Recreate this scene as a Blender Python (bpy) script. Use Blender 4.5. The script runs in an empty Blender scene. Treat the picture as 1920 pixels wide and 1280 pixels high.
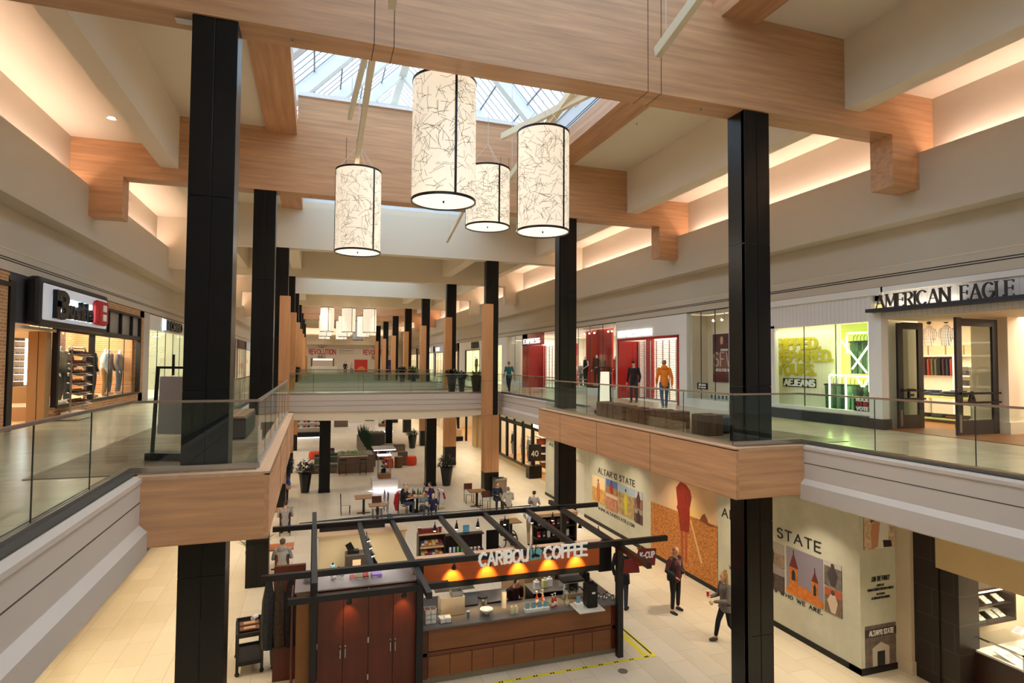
import bpy, bmesh, math, random
from math import sin, cos, pi, radians as R_
from mathutils import Vector, Matrix
random.seed(7)
S = bpy.context.scene
COL = S.collection
# ---------------------------------------------------------------- camera
F0, F1 = -0.25, 5.0            # lower and upper floor levels
XC = 3.62                      # centre line of the mall
cam_d = bpy.data.cameras.new('camera'); cam = bpy.data.objects.new('camera', cam_d); COL.objects.link(cam)
def cam_matrix(yaw, pitch, roll):
    f = Vector((sin(yaw)*cos(pitch), cos(yaw)*cos(pitch), sin(pitch)))
    r = Vector((cos(yaw), -sin(yaw), 0)); u = r.cross(f)
    r2 = r*cos(roll) + u*sin(roll); u2 = -r*sin(roll) + u*cos(roll)
    m = Matrix((r2, u2, -f)).transposed().to_4x4(); m.translation = (0, 0, 6.65); return m
cam.matrix_world = cam_matrix(0.32315, 0.03712, 0.0065)
cam_d.sensor_width = 36; cam_d.lens = 1103.6/1920*36; cam_d.clip_end = 400; cam_d.clip_start = 0.05
S.camera = cam
# ---------------------------------------------------------------- view, sky
S.view_settings.view_transform = 'Standard'; S.view_settings.look = 'None'
S.view_settings.exposure = 0.56; S.view_settings.gamma = 1; S.view_settings.use_curve_mapping = False
W = bpy.data.worlds.new('sky'); S.world = W; W.use_nodes = True
bg = W.node_tree.nodes['Background']; bg.inputs[0].default_value = (0.80, 0.90, 1.0, 1); bg.inputs[1].default_value = 2.6
def area(name, loc, size, power, color=(1,.85,.68), rot=(0,0,0), spread=None, portal=False, shape='RECTANGLE'):
    l = bpy.data.lights.new(name, 'AREA'); l.shape = shape
    l.size = size[0]; l.size_y = size[1]; l.energy = power; l.color = color
    if spread: l.spread = R_(spread)
    if portal: l.cycles.is_portal = True
    o = bpy.data.objects.new(name, l); COL.objects.link(o); o.location = loc; o.rotation_euler = rot
    return o
# daylight comes in through the skylights: portals in their openings
for y0, y1 in ((-4, 30), (39, 49), (59, 78)):
    area('skylight_portal', (XC, (y0+y1)/2, 15.4), (9.0, y1-y0), 1, portal=True)
# cove strips that lie behind the ledges on both sides
for s in (-1, 1):
    for k in range(-1, 11):
        if -4+9.75*k > 98: break
        area('cove_light', (XC+s*10.12, 10.3+9.75*k+4.6, 11.5), (0.16, 9.0), 92, (1,.74,.64), (pi,s*.6,0))
# recessed ceiling downlights of the lower arcades and added fill lamps in the atrium
def down(x, y, z, p, spread=95, col=(1,.84,.62), d=.25):
    area('downlight', (x, y, z), (d, d), p, col, spread=spread, shape='DISK')
for s in (-1, 1):
    for i in range(30):
        down(XC+s*6.9, 2.5+2.9*i, 3.80, 24 if i < 12 else 30)
    for i in range(14):
        down(XC+s*9.2, 3+6.2*i, 10.0, 40, 120, (1,.84,.66)) if False else None
for i in range(10):
    down(XC-3.2, 8+9.75*i, 12.0, 60, 130, (1,.87,.72)); down(XC+3.2, 8+9.75*i, 12.0, 60, 130, (1,.87,.72))  # added interior fill, free in the open atrium without fixtures
# ---------------------------------------------------------------- materials
def s2l(c):
    return tuple(((v/255)/12.92 if v/255 <= .04045 else ((v/255+.055)/1.055)**2.4) for v in c) + (1,)
MATS = {}
def mat(name, rgb=(200,200,200), rough=.6, metal=0, emit=None, es=1.0, spec=.5, noise=None, bump=None):
    if name in MATS: return MATS[name]
    m = bpy.data.materials.new(name); m.use_nodes = True; nt = m.node_tree
    b = nt.nodes['Principled BSDF']; c = s2l(rgb)
    b.inputs['Base Color'].default_value = c; b.inputs['Roughness'].default_value = rough
    b.inputs['Metallic'].default_value = metal; b.inputs['Specular IOR Level'].default_value = spec
    if emit: b.inputs['Emission Color'].default_value = s2l(emit); b.inputs['Emission Strength'].default_value = es
    if noise or bump:
        tc = nt.nodes.new('ShaderNodeTexCoord'); mp = nt.nodes.new('ShaderNodeMapping'); n = nt.nodes.new('ShaderNodeTexNoise')
        sc = (noise or bump)[0]; mp.inputs['Scale'].default_value = sc if isinstance(sc, tuple) else (sc,)*3
        n.inputs['Scale'].default_value = 1; n.inputs['Detail'].default_value = 5; n.inputs['Roughness'].default_value = .62
        nt.links.new(tc.outputs['Object'], mp.inputs[0]); nt.links.new(mp.outputs[0], n.inputs[0])
        if noise:
            a = noise[1]; cr = nt.nodes.new('ShaderNodeValToRGB')
            cr.color_ramp.elements[0].position = .3; cr.color_ramp.elements[1].position = .7
            cr.color_ramp.elements[0].color = tuple(v*(1-a) for v in c[:3])+(1,)
            cr.color_ramp.elements[1].color = tuple(min(1, v*(1+a)) for v in c[:3])+(1,)
            nt.links.new(n.outputs[0], cr.inputs[0]); nt.links.new(cr.outputs[0], b.inputs['Base Color'])
        if bump:
            bm_ = nt.nodes.new('ShaderNodeBump'); bm_.inputs['Strength'].default_value = bump[1]; bm_.inputs['Distance'].default_value = .02
            nt.links.new(n.outputs[0], bm_.inputs['Height']); nt.links.new(bm_.outputs[0], b.inputs['Normal'])
    MATS[name] = m; return m
def glass(name, tint=(.93,.97,.95), refl=.06, rough=0.0):
    if name in MATS: return MATS[name]
    m = bpy.data.materials.new(name); m.use_nodes = True; nt = m.node_tree; nt.nodes.clear()
    o = nt.nodes.new('ShaderNodeOutputMaterial'); t = nt.nodes.new('ShaderNodeBsdfTransparent'); g = nt.nodes.new('ShaderNodeBsdfGlossy')
    mx = nt.nodes.new('ShaderNodeMixShader'); lw = nt.nodes.new('ShaderNodeLayerWeight'); lw.inputs[0].default_value = .5; pw = nt.nodes.new('ShaderNodeMath'); pw.operation = 'POWER'; pw.inputs[1].default_value = 6; ml = nt.nodes.new('ShaderNodeMath'); ml.operation = 'MULTIPLY'; ml.inputs[1].default_value = .45; nt.links.new(lw.outputs[1], pw.inputs[0]); nt.links.new(pw.outputs[0], ml.inputs[0])
    t.inputs[0].default_value = tint+(1,); g.inputs[0].default_value = (1,1,1,1); g.inputs['Roughness'].default_value = rough
    ad = nt.nodes.new('ShaderNodeMath'); ad.operation = 'ADD'; ad.use_clamp = True; ad.inputs[1].default_value = refl*.5
    nt.links.new(ml.outputs[0], ad.inputs[0]); nt.links.new(ad.outputs[0], mx.inputs[0])
    nt.links.new(t.outputs[0], mx.inputs[1]); nt.links.new(g.outputs[0], mx.inputs[2]); nt.links.new(mx.outputs[0], o.inputs[0])
    MATS[name] = m; return m
def brick(name, c1, c2, mortar, w, h, rot=(0,0,0), msize=.02, offset=.5, rough=.6, bias=0, swap=None, nz=0.0, spec=.4):
    if name in MATS: return MATS[name]
    m = bpy.data.materials.new(name); m.use_nodes = True; nt = m.node_tree; b = nt.nodes['Principled BSDF']
    tc = nt.nodes.new('ShaderNodeTexCoord'); mp = nt.nodes.new('ShaderNodeMapping'); mp.inputs['Rotation'].default_value = rot
    br = nt.nodes.new('ShaderNodeTexBrick'); br.offset = offset
    br.inputs['Color1'].default_value = s2l(c1); br.inputs['Color2'].default_value = s2l(c2); br.inputs['Mortar'].default_value = s2l(mortar)
    br.inputs['Scale'].default_value = 1; br.inputs['Mortar Size'].default_value = msize; br.inputs['Mortar Smooth'].default_value = 0.1
    br.inputs['Brick Width'].default_value = w; br.inputs['Row Height'].default_value = h; br.inputs['Bias'].default_value = bias
    src = tc.outputs['Object']
    if swap:
        sx = nt.nodes.new('ShaderNodeSeparateXYZ'); cx = nt.nodes.new('ShaderNodeCombineXYZ'); nt.links.new(src, sx.inputs[0])
        for i, a in enumerate(swap): nt.links.new(sx.outputs['XYZ'.index(a)], cx.inputs[i])
        src = cx.outputs[0]
    nt.links.new(src, mp.inputs[0]); nt.links.new(mp.outputs[0], br.inputs[0]); out = br.outputs[0]
    if nz:
        n = nt.nodes.new('ShaderNodeTexNoise'); m2 = nt.nodes.new('ShaderNodeMapping'); m2.inputs['Scale'].default_value = (1.2, 9, 9)
        nt.links.new(mp.outputs[0], m2.inputs[0]); nt.links.new(m2.outputs[0], n.inputs[0]); n.inputs['Scale'].default_value = 1; n.inputs['Detail'].default_value = 4
        mr = nt.nodes.new('ShaderNodeMapRange'); mr.inputs[3].default_value = 1-nz; mr.inputs[4].default_value = 1+nz*.6
        vm = nt.nodes.new('ShaderNodeVectorMath'); vm.operation = 'SCALE'
        nt.links.new(n.outputs[0], mr.inputs[0]); nt.links.new(out, vm.inputs[0]); nt.links.new(mr.outputs[0], vm.inputs['Scale']); out = vm.outputs[0]
    nt.links.new(out, b.inputs['Base Color']); b.inputs['Roughness'].default_value = rough; b.inputs['Specular IOR Level'].default_value = spec
    MATS[name] = m; return m
CREAM = mat('cream_paint', (226,214,192), .7)
CEIL = mat('ceiling_paint', (232,220,198), .8)
GREIGE = mat('greige_paint', (205,194,176), .7)
WHITE = mat('white_paint', (236,234,230), .6)
FASC = mat('fascia_laminate', (196,187,178), .45)
WOODX = mat('wood_grain_across', (200,153,112), .45, noise=((.45,7,9), .22))
WOODY = mat('wood_grain_along', (196,148,108), .45, noise=((7,.45,9), .22))
WOODC = mat('wood_cladding', (190,138,94), .45, noise=((10,10,.5), .12))
BLACK = mat('black_laminate', (13,13,13), .34, spec=.32)
BLK = mat('black_metal', (17,17,18), .4)
STEEL = mat('brushed_steel', (190,190,188), .3, 1)
CHROME = mat('chrome', (220,220,220), .12, 1)
GLASS = glass('rail_glass', (.90,.955,.93), .07)
SHOPGLASS = glass('shop_glass', (.95,.97,.96), .05)
GREYTILE = mat('dark_joint', (70,66,60), .8)
TILE = brick('floor_tile', (212,200,178), (202,189,165), (166,154,134), 1.2, .6, (0,0,pi/2), .005, .33, .32, 0, nz=.05, spec=.5)
UTILE = brick('upper_floor_tile', (214,200,174), (198,182,154), (170,154,128), 1.2, .6, (0,0,0), .005, .33, .25, 0, nz=.1, spec=.5)
PLANK = brick('plank_floor', (150,128,104), (112,92,72), (84,70,56), 1.2, .2, (0,0,0), .003, .37, .35, 0, nz=.35, spec=.4)
BRICKW = brick('brick_wall', (200,150,100), (176,122,78), (214,190,156), .24, .08, (0,0,0), .008, .5, .8, 0, swap='YZX', nz=.12)
# ---------------------------------------------------------------- geometry helpers
class MB:
    def __init__(s): s.v = []; s.f = []; s.m = []; s.mi = 0
    def add(s, vs, fs):
        o = len(s.v); s.v += [tuple(p) for p in vs]; s.f += [tuple(i+o for i in f) for f in fs]; s.m += [s.mi]*len(fs); return s
    def box(s, x0, x1, y0, y1, z0, z1, rz=0, c=None):
        if x0 > x1: x0, x1 = x1, x0
        if y0 > y1: y0, y1 = y1, y0
        if z0 > z1: z0, z1 = z1, z0
        vs = [(x,y,z) for z in (z0,z1) for x,y in ((x0,y0),(x1,y0),(x1,y1),(x0,y1))]
        if rz:
            cx, cy = c or ((x0+x1)/2, (y0+y1)/2); vs = [(cx+(x-cx)*cos(rz)-(y-cy)*sin(rz), cy+(x-cx)*sin(rz)+(y-cy)*cos(rz), z) for x,y,z in vs]
        return s.add(vs, [(3,2,1,0),(4,5,6,7),(0,1,5,4),(1,2,6,5),(2,3,7,6),(3,0,4,7)])
    def rbox(s, c, size, M3=None):
        hx, hy, hz = size[0]/2, size[1]/2, size[2]/2; c = Vector(c); M3 = M3 or Matrix.Identity(3)
        vs = [c + M3 @ Vector((x,y,z)) for z in (-hz,hz) for x,y in ((-hx,-hy),(hx,-hy),(hx,hy),(-hx,hy))]
        return s.add(vs, [(3,2,1,0),(4,5,6,7),(0,1,5,4),(1,2,6,5),(2,3,7,6),(3,0,4,7)])
    def bar(s, a, b, w, h=None):
        a, b = Vector(a), Vector(b); h = h or w; d = b-a; L = d.length; d.normalize()
        up = Vector((0,0,1)) if abs(d.z) < .98 else Vector((0,1,0)); sx = d.cross(up).normalized(); sz = sx.cross(d)
        return s.rbox((a+b)/2, (w, L, h), Matrix((sx, d, sz)).transposed())
    def lathe(s, prof, c=(0,0,0), n=16, cap=True, sx=1, sy=1):
        vs = [(c[0]+r*cos(2*pi*i/n)*sx, c[1]+r*sin(2*pi*i/n)*sy, c[2]+z) for r,z in prof for i in range(n)]
        fs = [(j*n+i, j*n+(i+1)%n, (j+1)*n+(i+1)%n, (j+1)*n+i) for j in range(len(prof)-1) for i in range(n)]
        if cap: fs += [tuple(range(n-1,-1,-1)), tuple((len(prof)-1)*n+i for i in range(n))]
        return s.add(vs, fs)
    def cyl(s, c, r, h, n=14, r2=None): return s.lathe([(r,0),(r if r2 is None else r2,h)], c, n)
    def tube(s, pts, r, n=8):
        pts = [Vector(p) for p in pts]; o = []; N = len(pts)
        for i, p in enumerate(pts):
            d = (pts[min(i+1,N-1)]-pts[max(i-1,0)]).normalized()
            up = Vector((0,0,1)) if abs(d.z) < .95 else Vector((1,0,0)); a = d.cross(up).normalized(); b = d.cross(a)
            rr = r[i] if isinstance(r, (list,tuple)) else r
            o += [p + a*rr*cos(2*pi*k/n) + b*rr*sin(2*pi*k/n) for k in range(n)]
        fs = [(j*n+k, j*n+(k+1)%n, (j+1)*n+(k+1)%n, (j+1)*n+k) for j in range(N-1) for k in range(n)]
        fs += [tuple(range(n-1,-1,-1)), tuple((N-1)*n+k for k in range(n))]
        return s.add(o, fs)
    def sph(s, c, r, n=12, k=8):
        rx, ry, rz = r if isinstance(r, tuple) else (r,r,r)
        vs = [(c[0], c[1], c[2]-rz)]; 
        for j in range(1, k):
            t = -pi/2+pi*j/k
            vs += [(c[0]+rx*cos(t)*cos(2*pi*i/n), c[1]+ry*cos(t)*sin(2*pi*i/n), c[2]+rz*sin(t)) for i in range(n)]
        vs.append((c[0], c[1], c[2]+rz)); fs = [(0, 1+(i+1)%n, 1+i) for i in range(n)]
        for j in range(k-2): fs += [(1+j*n+i, 1+j*n+(i+1)%n, 1+(j+1)*n+(i+1)%n, 1+(j+1)*n+i) for i in range(n)]
        t = len(vs)-1; b = 1+(k-2)*n; fs += [(t, b+i, b+(i+1)%n) for i in range(n)]
        return s.add(vs, fs)
    def prism(s, poly, axis, a, b):          # polygon in the plane across the axis: X: (y,z)  Y: (x,z)  Z: (x,y)
        def P(u, v, t): return {'X': (t,u,v), 'Y': (u,t,v), 'Z': (u,v,t)}[axis]
        n = len(poly); vs = [P(u,v,a) for u,v in poly]+[P(u,v,b) for u,v in poly]
        fs = [tuple(range(n)), tuple(range(2*n-1, n-1, -1))]+[(i, n+i, n+(i+1)%n, (i+1)%n) for i in range(n)]
        return s.add(vs, fs)
    def quad(s, a, b, c, d): return s.add([a,b,c,d], [(0,1,2,3)])
    def build(s, name, mats, parent=None, smooth=False, bevel=0, A=False, kind=None):
        vs = s.v
        if A and parent is not None:
            l = parent.location; pp = parent.parent
            off = Vector(l)
            while pp is not None: off = off+Vector(pp.location); pp = pp.parent
            vs = [(x-off.x, y-off.y, z-off.z) for x,y,z in vs]
        me = bpy.data.meshes.new(name); me.from_pydata(vs, [], s.f)
        if not isinstance(mats, (list,tuple)): mats = [mats]
        for m in mats: me.materials.append(m)
        if len(mats) > 1:
            for p, i in zip(me.polygons, s.m): p.material_index = i
        bm = bmesh.new(); bm.from_mesh(me); bmesh.ops.recalc_face_normals(bm, faces=bm.faces); bm.to_mesh(me); bm.free()
        if smooth:
            for p in me.polygons: p.use_smooth = True
            if smooth != 'full': me.set_sharp_from_angle(angle=R_(40))
        o = bpy.data.objects.new(name, me); COL.objects.link(o)
        if parent is not None: o.parent = parent
        if bevel:
            bv = o.modifiers.new('bevel', 'BEVEL'); bv.width = bevel; bv.segments = 2; bv.limit_method = 'ANGLE'
        if kind: o['kind'] = kind
        return o
def tag(o, label=None, cat=None, group=None):
    if label: o['label'] = label
    if cat: o['category'] = cat
    if group: o['group'] = group
    return o
def thing(name, label, cat, loc=(0,0,0), rz=0, group=None):
    o = bpy.data.objects.new(name, None); COL.objects.link(o); o.empty_display_size = .1
    o.location = loc; o.rotation_euler = (0,0,rz); return tag(o, label, cat, group)
ORD = 'first second third fourth fifth sixth seventh eighth ninth tenth eleventh twelfth thirteenth fourteenth fifteenth sixteenth seventeenth eighteenth nineteenth twentieth'.split()
def ordn(i): return ORD[i] if i < 20 else 'twenty-'+ORD[i-20]
def copy_tree(o, parent=None):
    c = o.copy(); COL.objects.link(c)
    if parent is not None: c.parent = parent
    for ch in [x for x in bpy.data.objects if x.parent == o]: copy_tree(ch, c)
    return c
def dup(o, loc, rz=None, label=None, group=None, scale=None):
    c = copy_tree(o); c.location = loc
    if rz is not None: c.rotation_euler = (0,0,rz)
    if label: c['label'] = label
    if group: c['group'] = group
    if scale: c.scale = scale
    return c
def text(s, size, mat_, parent, loc, rot=(0,0,0), ext=.005, name='lettering', align='LEFT', sx=1, spacing=1, bold=0):
    cu = bpy.data.curves.new(name, 'FONT'); cu.body = s; cu.size = size; cu.extrude = ext; cu.align_x = align; cu.space_character = spacing; cu.offset = bold
    to = bpy.data.objects.new('t', cu); COL.objects.link(to)
    dg = bpy.context.evaluated_depsgraph_get(); me = bpy.data.meshes.new_from_object(to.evaluated_get(dg))
    bpy.data.objects.remove(to); me.materials.clear(); me.materials.append(mat_)
    o = bpy.data.objects.new(name, me); COL.objects.link(o); o.location = loc; o.rotation_euler = rot; o.scale = (sx,1,1)
    if parent is not None: o.parent = parent
    return o
# ================================================================ structure of the mall
PIT = 9.75
YB = [10.0+PIT*k for k in range(10)]
YE = 100.0
def H(s, h): return XC+s*h
def struct(mb, name, m, **k): return mb.build(name, m, kind='structure', **k)
b = MB().box(-20, 28, -5, YE+4, F0-.3, F0); struct(b, 'floor', TILE)
for s, nm in ((-1,'left'),(1,'right')):
    # upper walk slab with its bay around the first pair of columns
    b = MB().box(H(s,5.98), H(s,17), -5, YE+4, 4.70, F1); b.box(H(s,4.28), H(s,6.1), 9.68, 20.2, 4.70, F1); struct(b, 'floor', UTILE)
    b = MB().box(H(s,4.45), H(s,7.4), 9.85, 20.0, F1+.001, F1+.012); struct(b, 'floor', PLANK)
    b = MB().box(H(s,6.0), H(s,9.6), -5, YE, 3.86, 3.95); struct(b, 'ceiling', CREAM)
    # white fascia along the edge
    o = 5.92
    for y0, y1 in ((-5, 9.62), (20.2, 31.0), (35.0, 48.0), (52.0, YE)):
        b = MB(); P = [(H(s,6.30),5.03),(H(s,o+.1),5.03),(H(s,o-.02),4.99),(H(s,o-.02),4.93),(H(s,o),4.93),(H(s,o),4.665),(H(s,o+.02),4.665),(H(s,o+.02),4.650),(H(s,o),4.650),(H(s,o),4.34),(H(s,o-.03),4.31),(H(s,o-.10),4.24),(H(s,o-.10),3.93),(H(s,6.30),3.93)]
        b.prism(P, 'Y', y0, y1); b.mi = 1; b.box(H(s,o-.003), H(s,o+.03), y0, y1, 4.650, 4.665); b.box(H(s,6.0), H(s,6.3), y0, y1, 5.03, 5.05)
        struct(b, 'trim_1' if s < 0 else 'trim_2', [FASC, GREYTILE])
    # timber faced bay
    z0, z1 = 4.03, 4.96
    b = MB().box(H(s,4.23), H(s,4.30), 9.6, 20.3, z0, z1); b.box(H(s,4.23), H(s,4.30), 9.6, 20.3, z1, z1+.02)
    b.mi = 1; b.box(H(s,4.30), H(s,5.93), 9.6, 9.67, z0, z1); b.box(H(s,4.3), H(s,5.93), 20.2, 20.27, z0, z1); b.box(H(s,4.24), H(s,6.4), 9.61, 20.26, z0-.02, z0-.001)
    b.mi = 2; b.box(H(s,4.23), H(s,6.0), 9.6, 9.8, z1, z1+.05); b.box(H(s,4.23), H(s,4.43), 9.8, 20.25, z1, z1+.05)
    b.mi = 3
    for yy in (12.7, 15.6, 18.3): b.box(H(s,4.226), H(s,4.24), yy, yy+.012, z0, z1)
    struct(b, 'trim_3' if s < 0 else 'trim_4', [WOODY, WOODX, mat('bay_cap', (196,160,128), .4, noise=((6,.5,6),.1)), GREYTILE])
    # upper wall above the shops, frieze, cove box
    b = MB()
    b.box(H(s,10.34), H(s,10.9), -5, YE, 8.70, 9.20); b.box(H(s,10.40), H(s,10.9), -5, YE, 9.20, 10.2)
    b.box(H(s,9.86), H(s,10.9), -5, YE, 10.18, 10.30); b.box(H(s,9.86), H(s,9.94), -5, YE, 10.30, 11.70)
    b.box(H(s,9.94), H(s,10.4), -5, YE, 11.25, 11.32); b.box(H(s,10.34), H(s,10.9), -5, YE, 10.3, 13.2)
    b.mi = 1; b.box(H(s,10.335), H(s,10.4), -5, YE, 8.93, 8.955); b.box(H(s,10.335), H(s,10.4), -5, YE, 8.985, 9.01); b.box(H(s,10.335), H(s,10.5), -5, YE, 8.68, 8.705)
    b.mi = 2; b.box(H(s,10.33), H(s,10.42), -5, YE, 9.185, 9.21)
    struct(b, 'wall_'+nm, [GREIGE, BLK, CREAM])
    # ceilings
    b = MB().box(H(s,8.0), H(s,10.9), -5, YE, 13.06, 13.3); b.box(H(s,7.60), H(s,8.07), -5, YE, 12.41, 14.3); b.box(H(s,5.15), H(s,7.7), -5, YE, 14.02, 14.3)
    struct(b, 'ceiling', CEIL)
    # lining of the skylight wells: timber edge, white upstand with two track lines
    for y0, y1 in ((-5, 29.6), (39.4, 49.2), (58.8, 78.4)):
        b = MB().box(H(s,4.28), H(s,5.2), y0, y1, 13.90, 14.03); b.box(H(s,4.28), H(s,4.34), y0, y1, 14.03, 14.5)
        struct(b, 'trim_5', WOODY)
        b = MB().box(H(s,4.46), H(s,4.6), y0, y1, 14.05, 15.35); b.box(H(s,4.3), H(s,4.6), y0, y1, 14.45, 14.5); b.box(H(s,4.4), H(s,4.9), y0, y1, 15.3, 15.42)
        b.mi = 1; b.box(H(s,4.45), H(s,4.47), y0, y1, 14.72, 14.745); b.box(H(s,4.45), H(s,4.47), y0, y1, 14.80, 14.825)
        struct(b, 'trim_6', [mat('well_white', (214,218,222), .6), BLK])
for y0, y1 in ((29.5, 39.3), (49.1, 58.9), (78.2, 100)):
    b = MB().box(H(-1,5.2), H(1,5.2), y0, y1, 14.02, 14.3)
    for s in (-1, 1): b.box(H(s,4.5), H(s,5.1), y0+.6, y1-.03, 12.5, 14.01)
    struct(b, 'ceiling', CEIL)
# lower arcade back walls: upper part above the shopfronts
b = MB().box(H(-1,9.22), H(-1,9.6), -5, YE, 3.3, 4.0); struct(b, 'wall_left', CREAM)
# ---- skylights
PANE = bpy.data.materials.new('skylight_pane'); PANE.use_nodes = True; nt = PANE.node_tree; nt.nodes.clear()
_o = nt.nodes.new('ShaderNodeOutputMaterial'); _t = nt.nodes.new('ShaderNodeBsdfTransparent'); _d = nt.nodes.new('ShaderNodeBsdfTranslucent'); _m = nt.nodes.new('ShaderNodeMixShader')
_t.inputs[0].default_value = (.70,.80,.90,1); _d.inputs[0].default_value = (.55,.62,.7,1); _m.inputs[0].default_value = .25
nt.links.new(_t.outputs[0], _m.inputs[1]); nt.links.new(_d.outputs[0], _m.inputs[2]); nt.links.new(_m.outputs[0], _o.inputs[0])
RAFT = mat('skylight_frame', (226,226,220), .5)
BARG = mat('glazing_bar', (120,130,138), .5)
def skylight(i, y0, y1):
    root = thing('window_%d' % i, None, None, (XC, y0, 15.4)); root['kind'] = 'structure'
    hw, hh = 4.75, 5.0
    gl = MB()
    for s in (-1, 1): gl.quad((XC+s*hw, y0, 15.42), (XC+s*hw, y1, 15.42), (XC, y1, 15.42+hh), (XC, y0, 15.42+hh))
    for y in (y0, y1): gl.add([(XC-hw,y,15.42),(XC+hw,y,15.42),(XC,y,15.42+hh)], [(0,1,2)])
    gl.build('pane', PANE, root, A=True, kind='structure')
    fr = MB(); n = max(2, round((y1-y0)/3.25)); st = (y1-y0)/n
    for k in range(n+1):
        y = y0+st*k
        for s in (-1, 1): fr.bar((XC+s*hw, y, 15.2), (XC, y, 15.2+hh), .34, .5)
    fr.bar((XC, y0, 15.1+hh), (XC, y1, 15.1+hh), .34, .5)
    for s in (-1, 1):
        fr.bar((XC+s*hw, y0, 15.35), (XC+s*hw, y1, 15.35), .25, .3)
        fr.bar((XC+s*hw, y1, 15.3), (XC, y1-.1, 15.1+hh), .3, .4)
    fr.build('frame', RAFT, root, A=True, kind='structure')
    bars = MB(); m = int((y1-y0)/.42)
    for k in range(m):
        y = y0+(k+.5)*(y1-y0)/m
        for s in (-1, 1): bars.bar((XC+s*hw, y, 15.40), (XC, y, 15.40+hh), .018, .03)
    for j in range(1, 5):
        t = j/5
        for s in (-1, 1): bars.bar((XC+s*hw*(1-t), y0, 15.38+hh*t), (XC+s*hw*(1-t), y1, 15.38+hh*t), .05, .05)
    bars.build('glazing_bar', BARG, root, A=True, kind='structure')
skylight(1, -5, 30.3); skylight(2, 39.8, 49.6); skylight(3, 59.2, 78.8)
# roof over the outer parts so that the sky enters only through the glass
b = MB()
for s in (-1, 1): b.box(H(s,4.7), H(s,17.5), -6, YE+6, 15.4, 15.7)
for y0, y1 in ((-7,-5), (30.3, 39.8), (49.6, 59.2), (78.8, YE+6)): b.box(H(-1,5), H(1,5), y0, y1, 15.4, 15.7)
for s in (-1, 1): b.box(H(s,17), H(s,17.5), -6, YE+6, F0, 15.5)
b.box(H(-1,17.5), H(1,17.5), -6.5, -5, F0, 15.5); b.box(H(-1,17.5), H(1,17.5), YE+4, YE+5, F0, 15.5)
struct(b, 'wall_back', CREAM)
# ---- cross beams
WOODB = {0, 1, 6, 7}
names = ['nearest', 'second', 'third', 'fourth', 'fifth', 'sixth', 'seventh', 'eighth', 'ninth', 'farthest']
for k, y in enumerate(YB):
    wood = k in WOODB
    P = []
    for s in (-1, 1):
        q = [(0,12.03),(9.02,12.03),(9.02,10.82),(9.86,10.82),(9.86,11.68),(10.34,11.68),(10.34,13.06),(8.0,13.06),(8.0,14.02),(0,14.02)]
        q = [(XC+s*h, z) for h, z in q]
        P += q[1:-1] if s > 0 else q[1:-1][::-1]
    T = .58
    root = thing('ceiling_beam', '%s %s cross beam spanning the atrium ceiling, %s from the camera' % (('timber veneered' if wood else 'cream painted'), 'stepped', names[k]), 'beam', (XC, y, 12.03))
    b = MB(); b.prism(P, 'Y', y, y+T); 
    if wood:
        b.mi = 1
        for xx in (.86, 1.19, 6.15, 6.45): b.box(xx-.006, xx+.006, y-.004, y+T+.004, 12.026, 14.0)
    b.build('beam_body', [WOODX if wood else CREAM, mat('seam', (60,40,28), .8)], root, A=True)
    if k in (0,1,2,4,6,7):
        b = MB().box(XC-4.28, XC+4.28, y+.30, y+T+.1, 14.02, 15.3); b.build('upstand_panel', WOODX if wood else mat('well_white'), root, A=True)
        b = MB().box(XC-4.28, XC+4.28, y+.22, y+T+.14, 15.28, 15.42); b.build('sill', WHITE, root, A=True)
# ---- columns
def column(s, k, y, wood):
    x0, x1 = (H(s,4.86), H(s,5.51)); x0, x1 = min(x0,x1), max(x0,x1)
    nm = {0:'near',1:'second',2:'third',3:'fourth',4:'fifth',5:'sixth',6:'seventh',7:'eighth',8:'ninth'}[k]
    root = thing('column', '%s tall %s column counted from the front on the %s side' % (nm, 'black' if not wood else 'black and timber clad', 'left' if s < 0 else 'right'), 'column', ((x0+x1)/2, y+.25, F0))
    d = .52; xm = (x0+x1)/2; b = MB()
    b.box(x0+.004, x1-.004, y+.014, y+d-.01, F0, 12.03)
    seg = [F0, 1.1, 3.4, 6.2, 9.2, 12.03]
    for i in range(len(seg)-1):
        for a, c in ((x0, xm-.006), (xm+.006, x1)): b.box(a, c, y, y+d, seg[i]+.004, seg[i+1]-.004)
    if s > 0: b.box(x0-.0, x0+.1, y-.001, y+.1, F0, 12.02)
    b.build('shaft', BLACK, root, A=True, bevel=.006)
    if wood:
        xi = x0 if s > 0 else x1; sg = 1 if s > 0 else -1
        b = MB().box(xi-sg*.10, xi+sg*.36, y-.05, y+d+.05, 3.96, 9.75); b.box(x0-.06, x1+.06, y-.06, y+d+.06, 1.0, 3.95)
        b.mi = 1; b.box(xi-sg*.103, xi+sg*.363, y-.053, y+d+.053, 5.72, 5.735); b.box(xm-.005, xm+.005, y-.064, y, 1.0, 3.95)
        b.build('timber_cladding', [WOODC, GREYTILE], root, A=True)
        b = MB().box(x0-.06, x1+.06, y-.06, y+d+.06, F0, 1.0); b.build('plinth', BLACK, root, A=True)
    return root
for s in (-1, 1):
    for k in range(9): column(s, k, YB[k]+.04, k >= 2)
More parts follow.
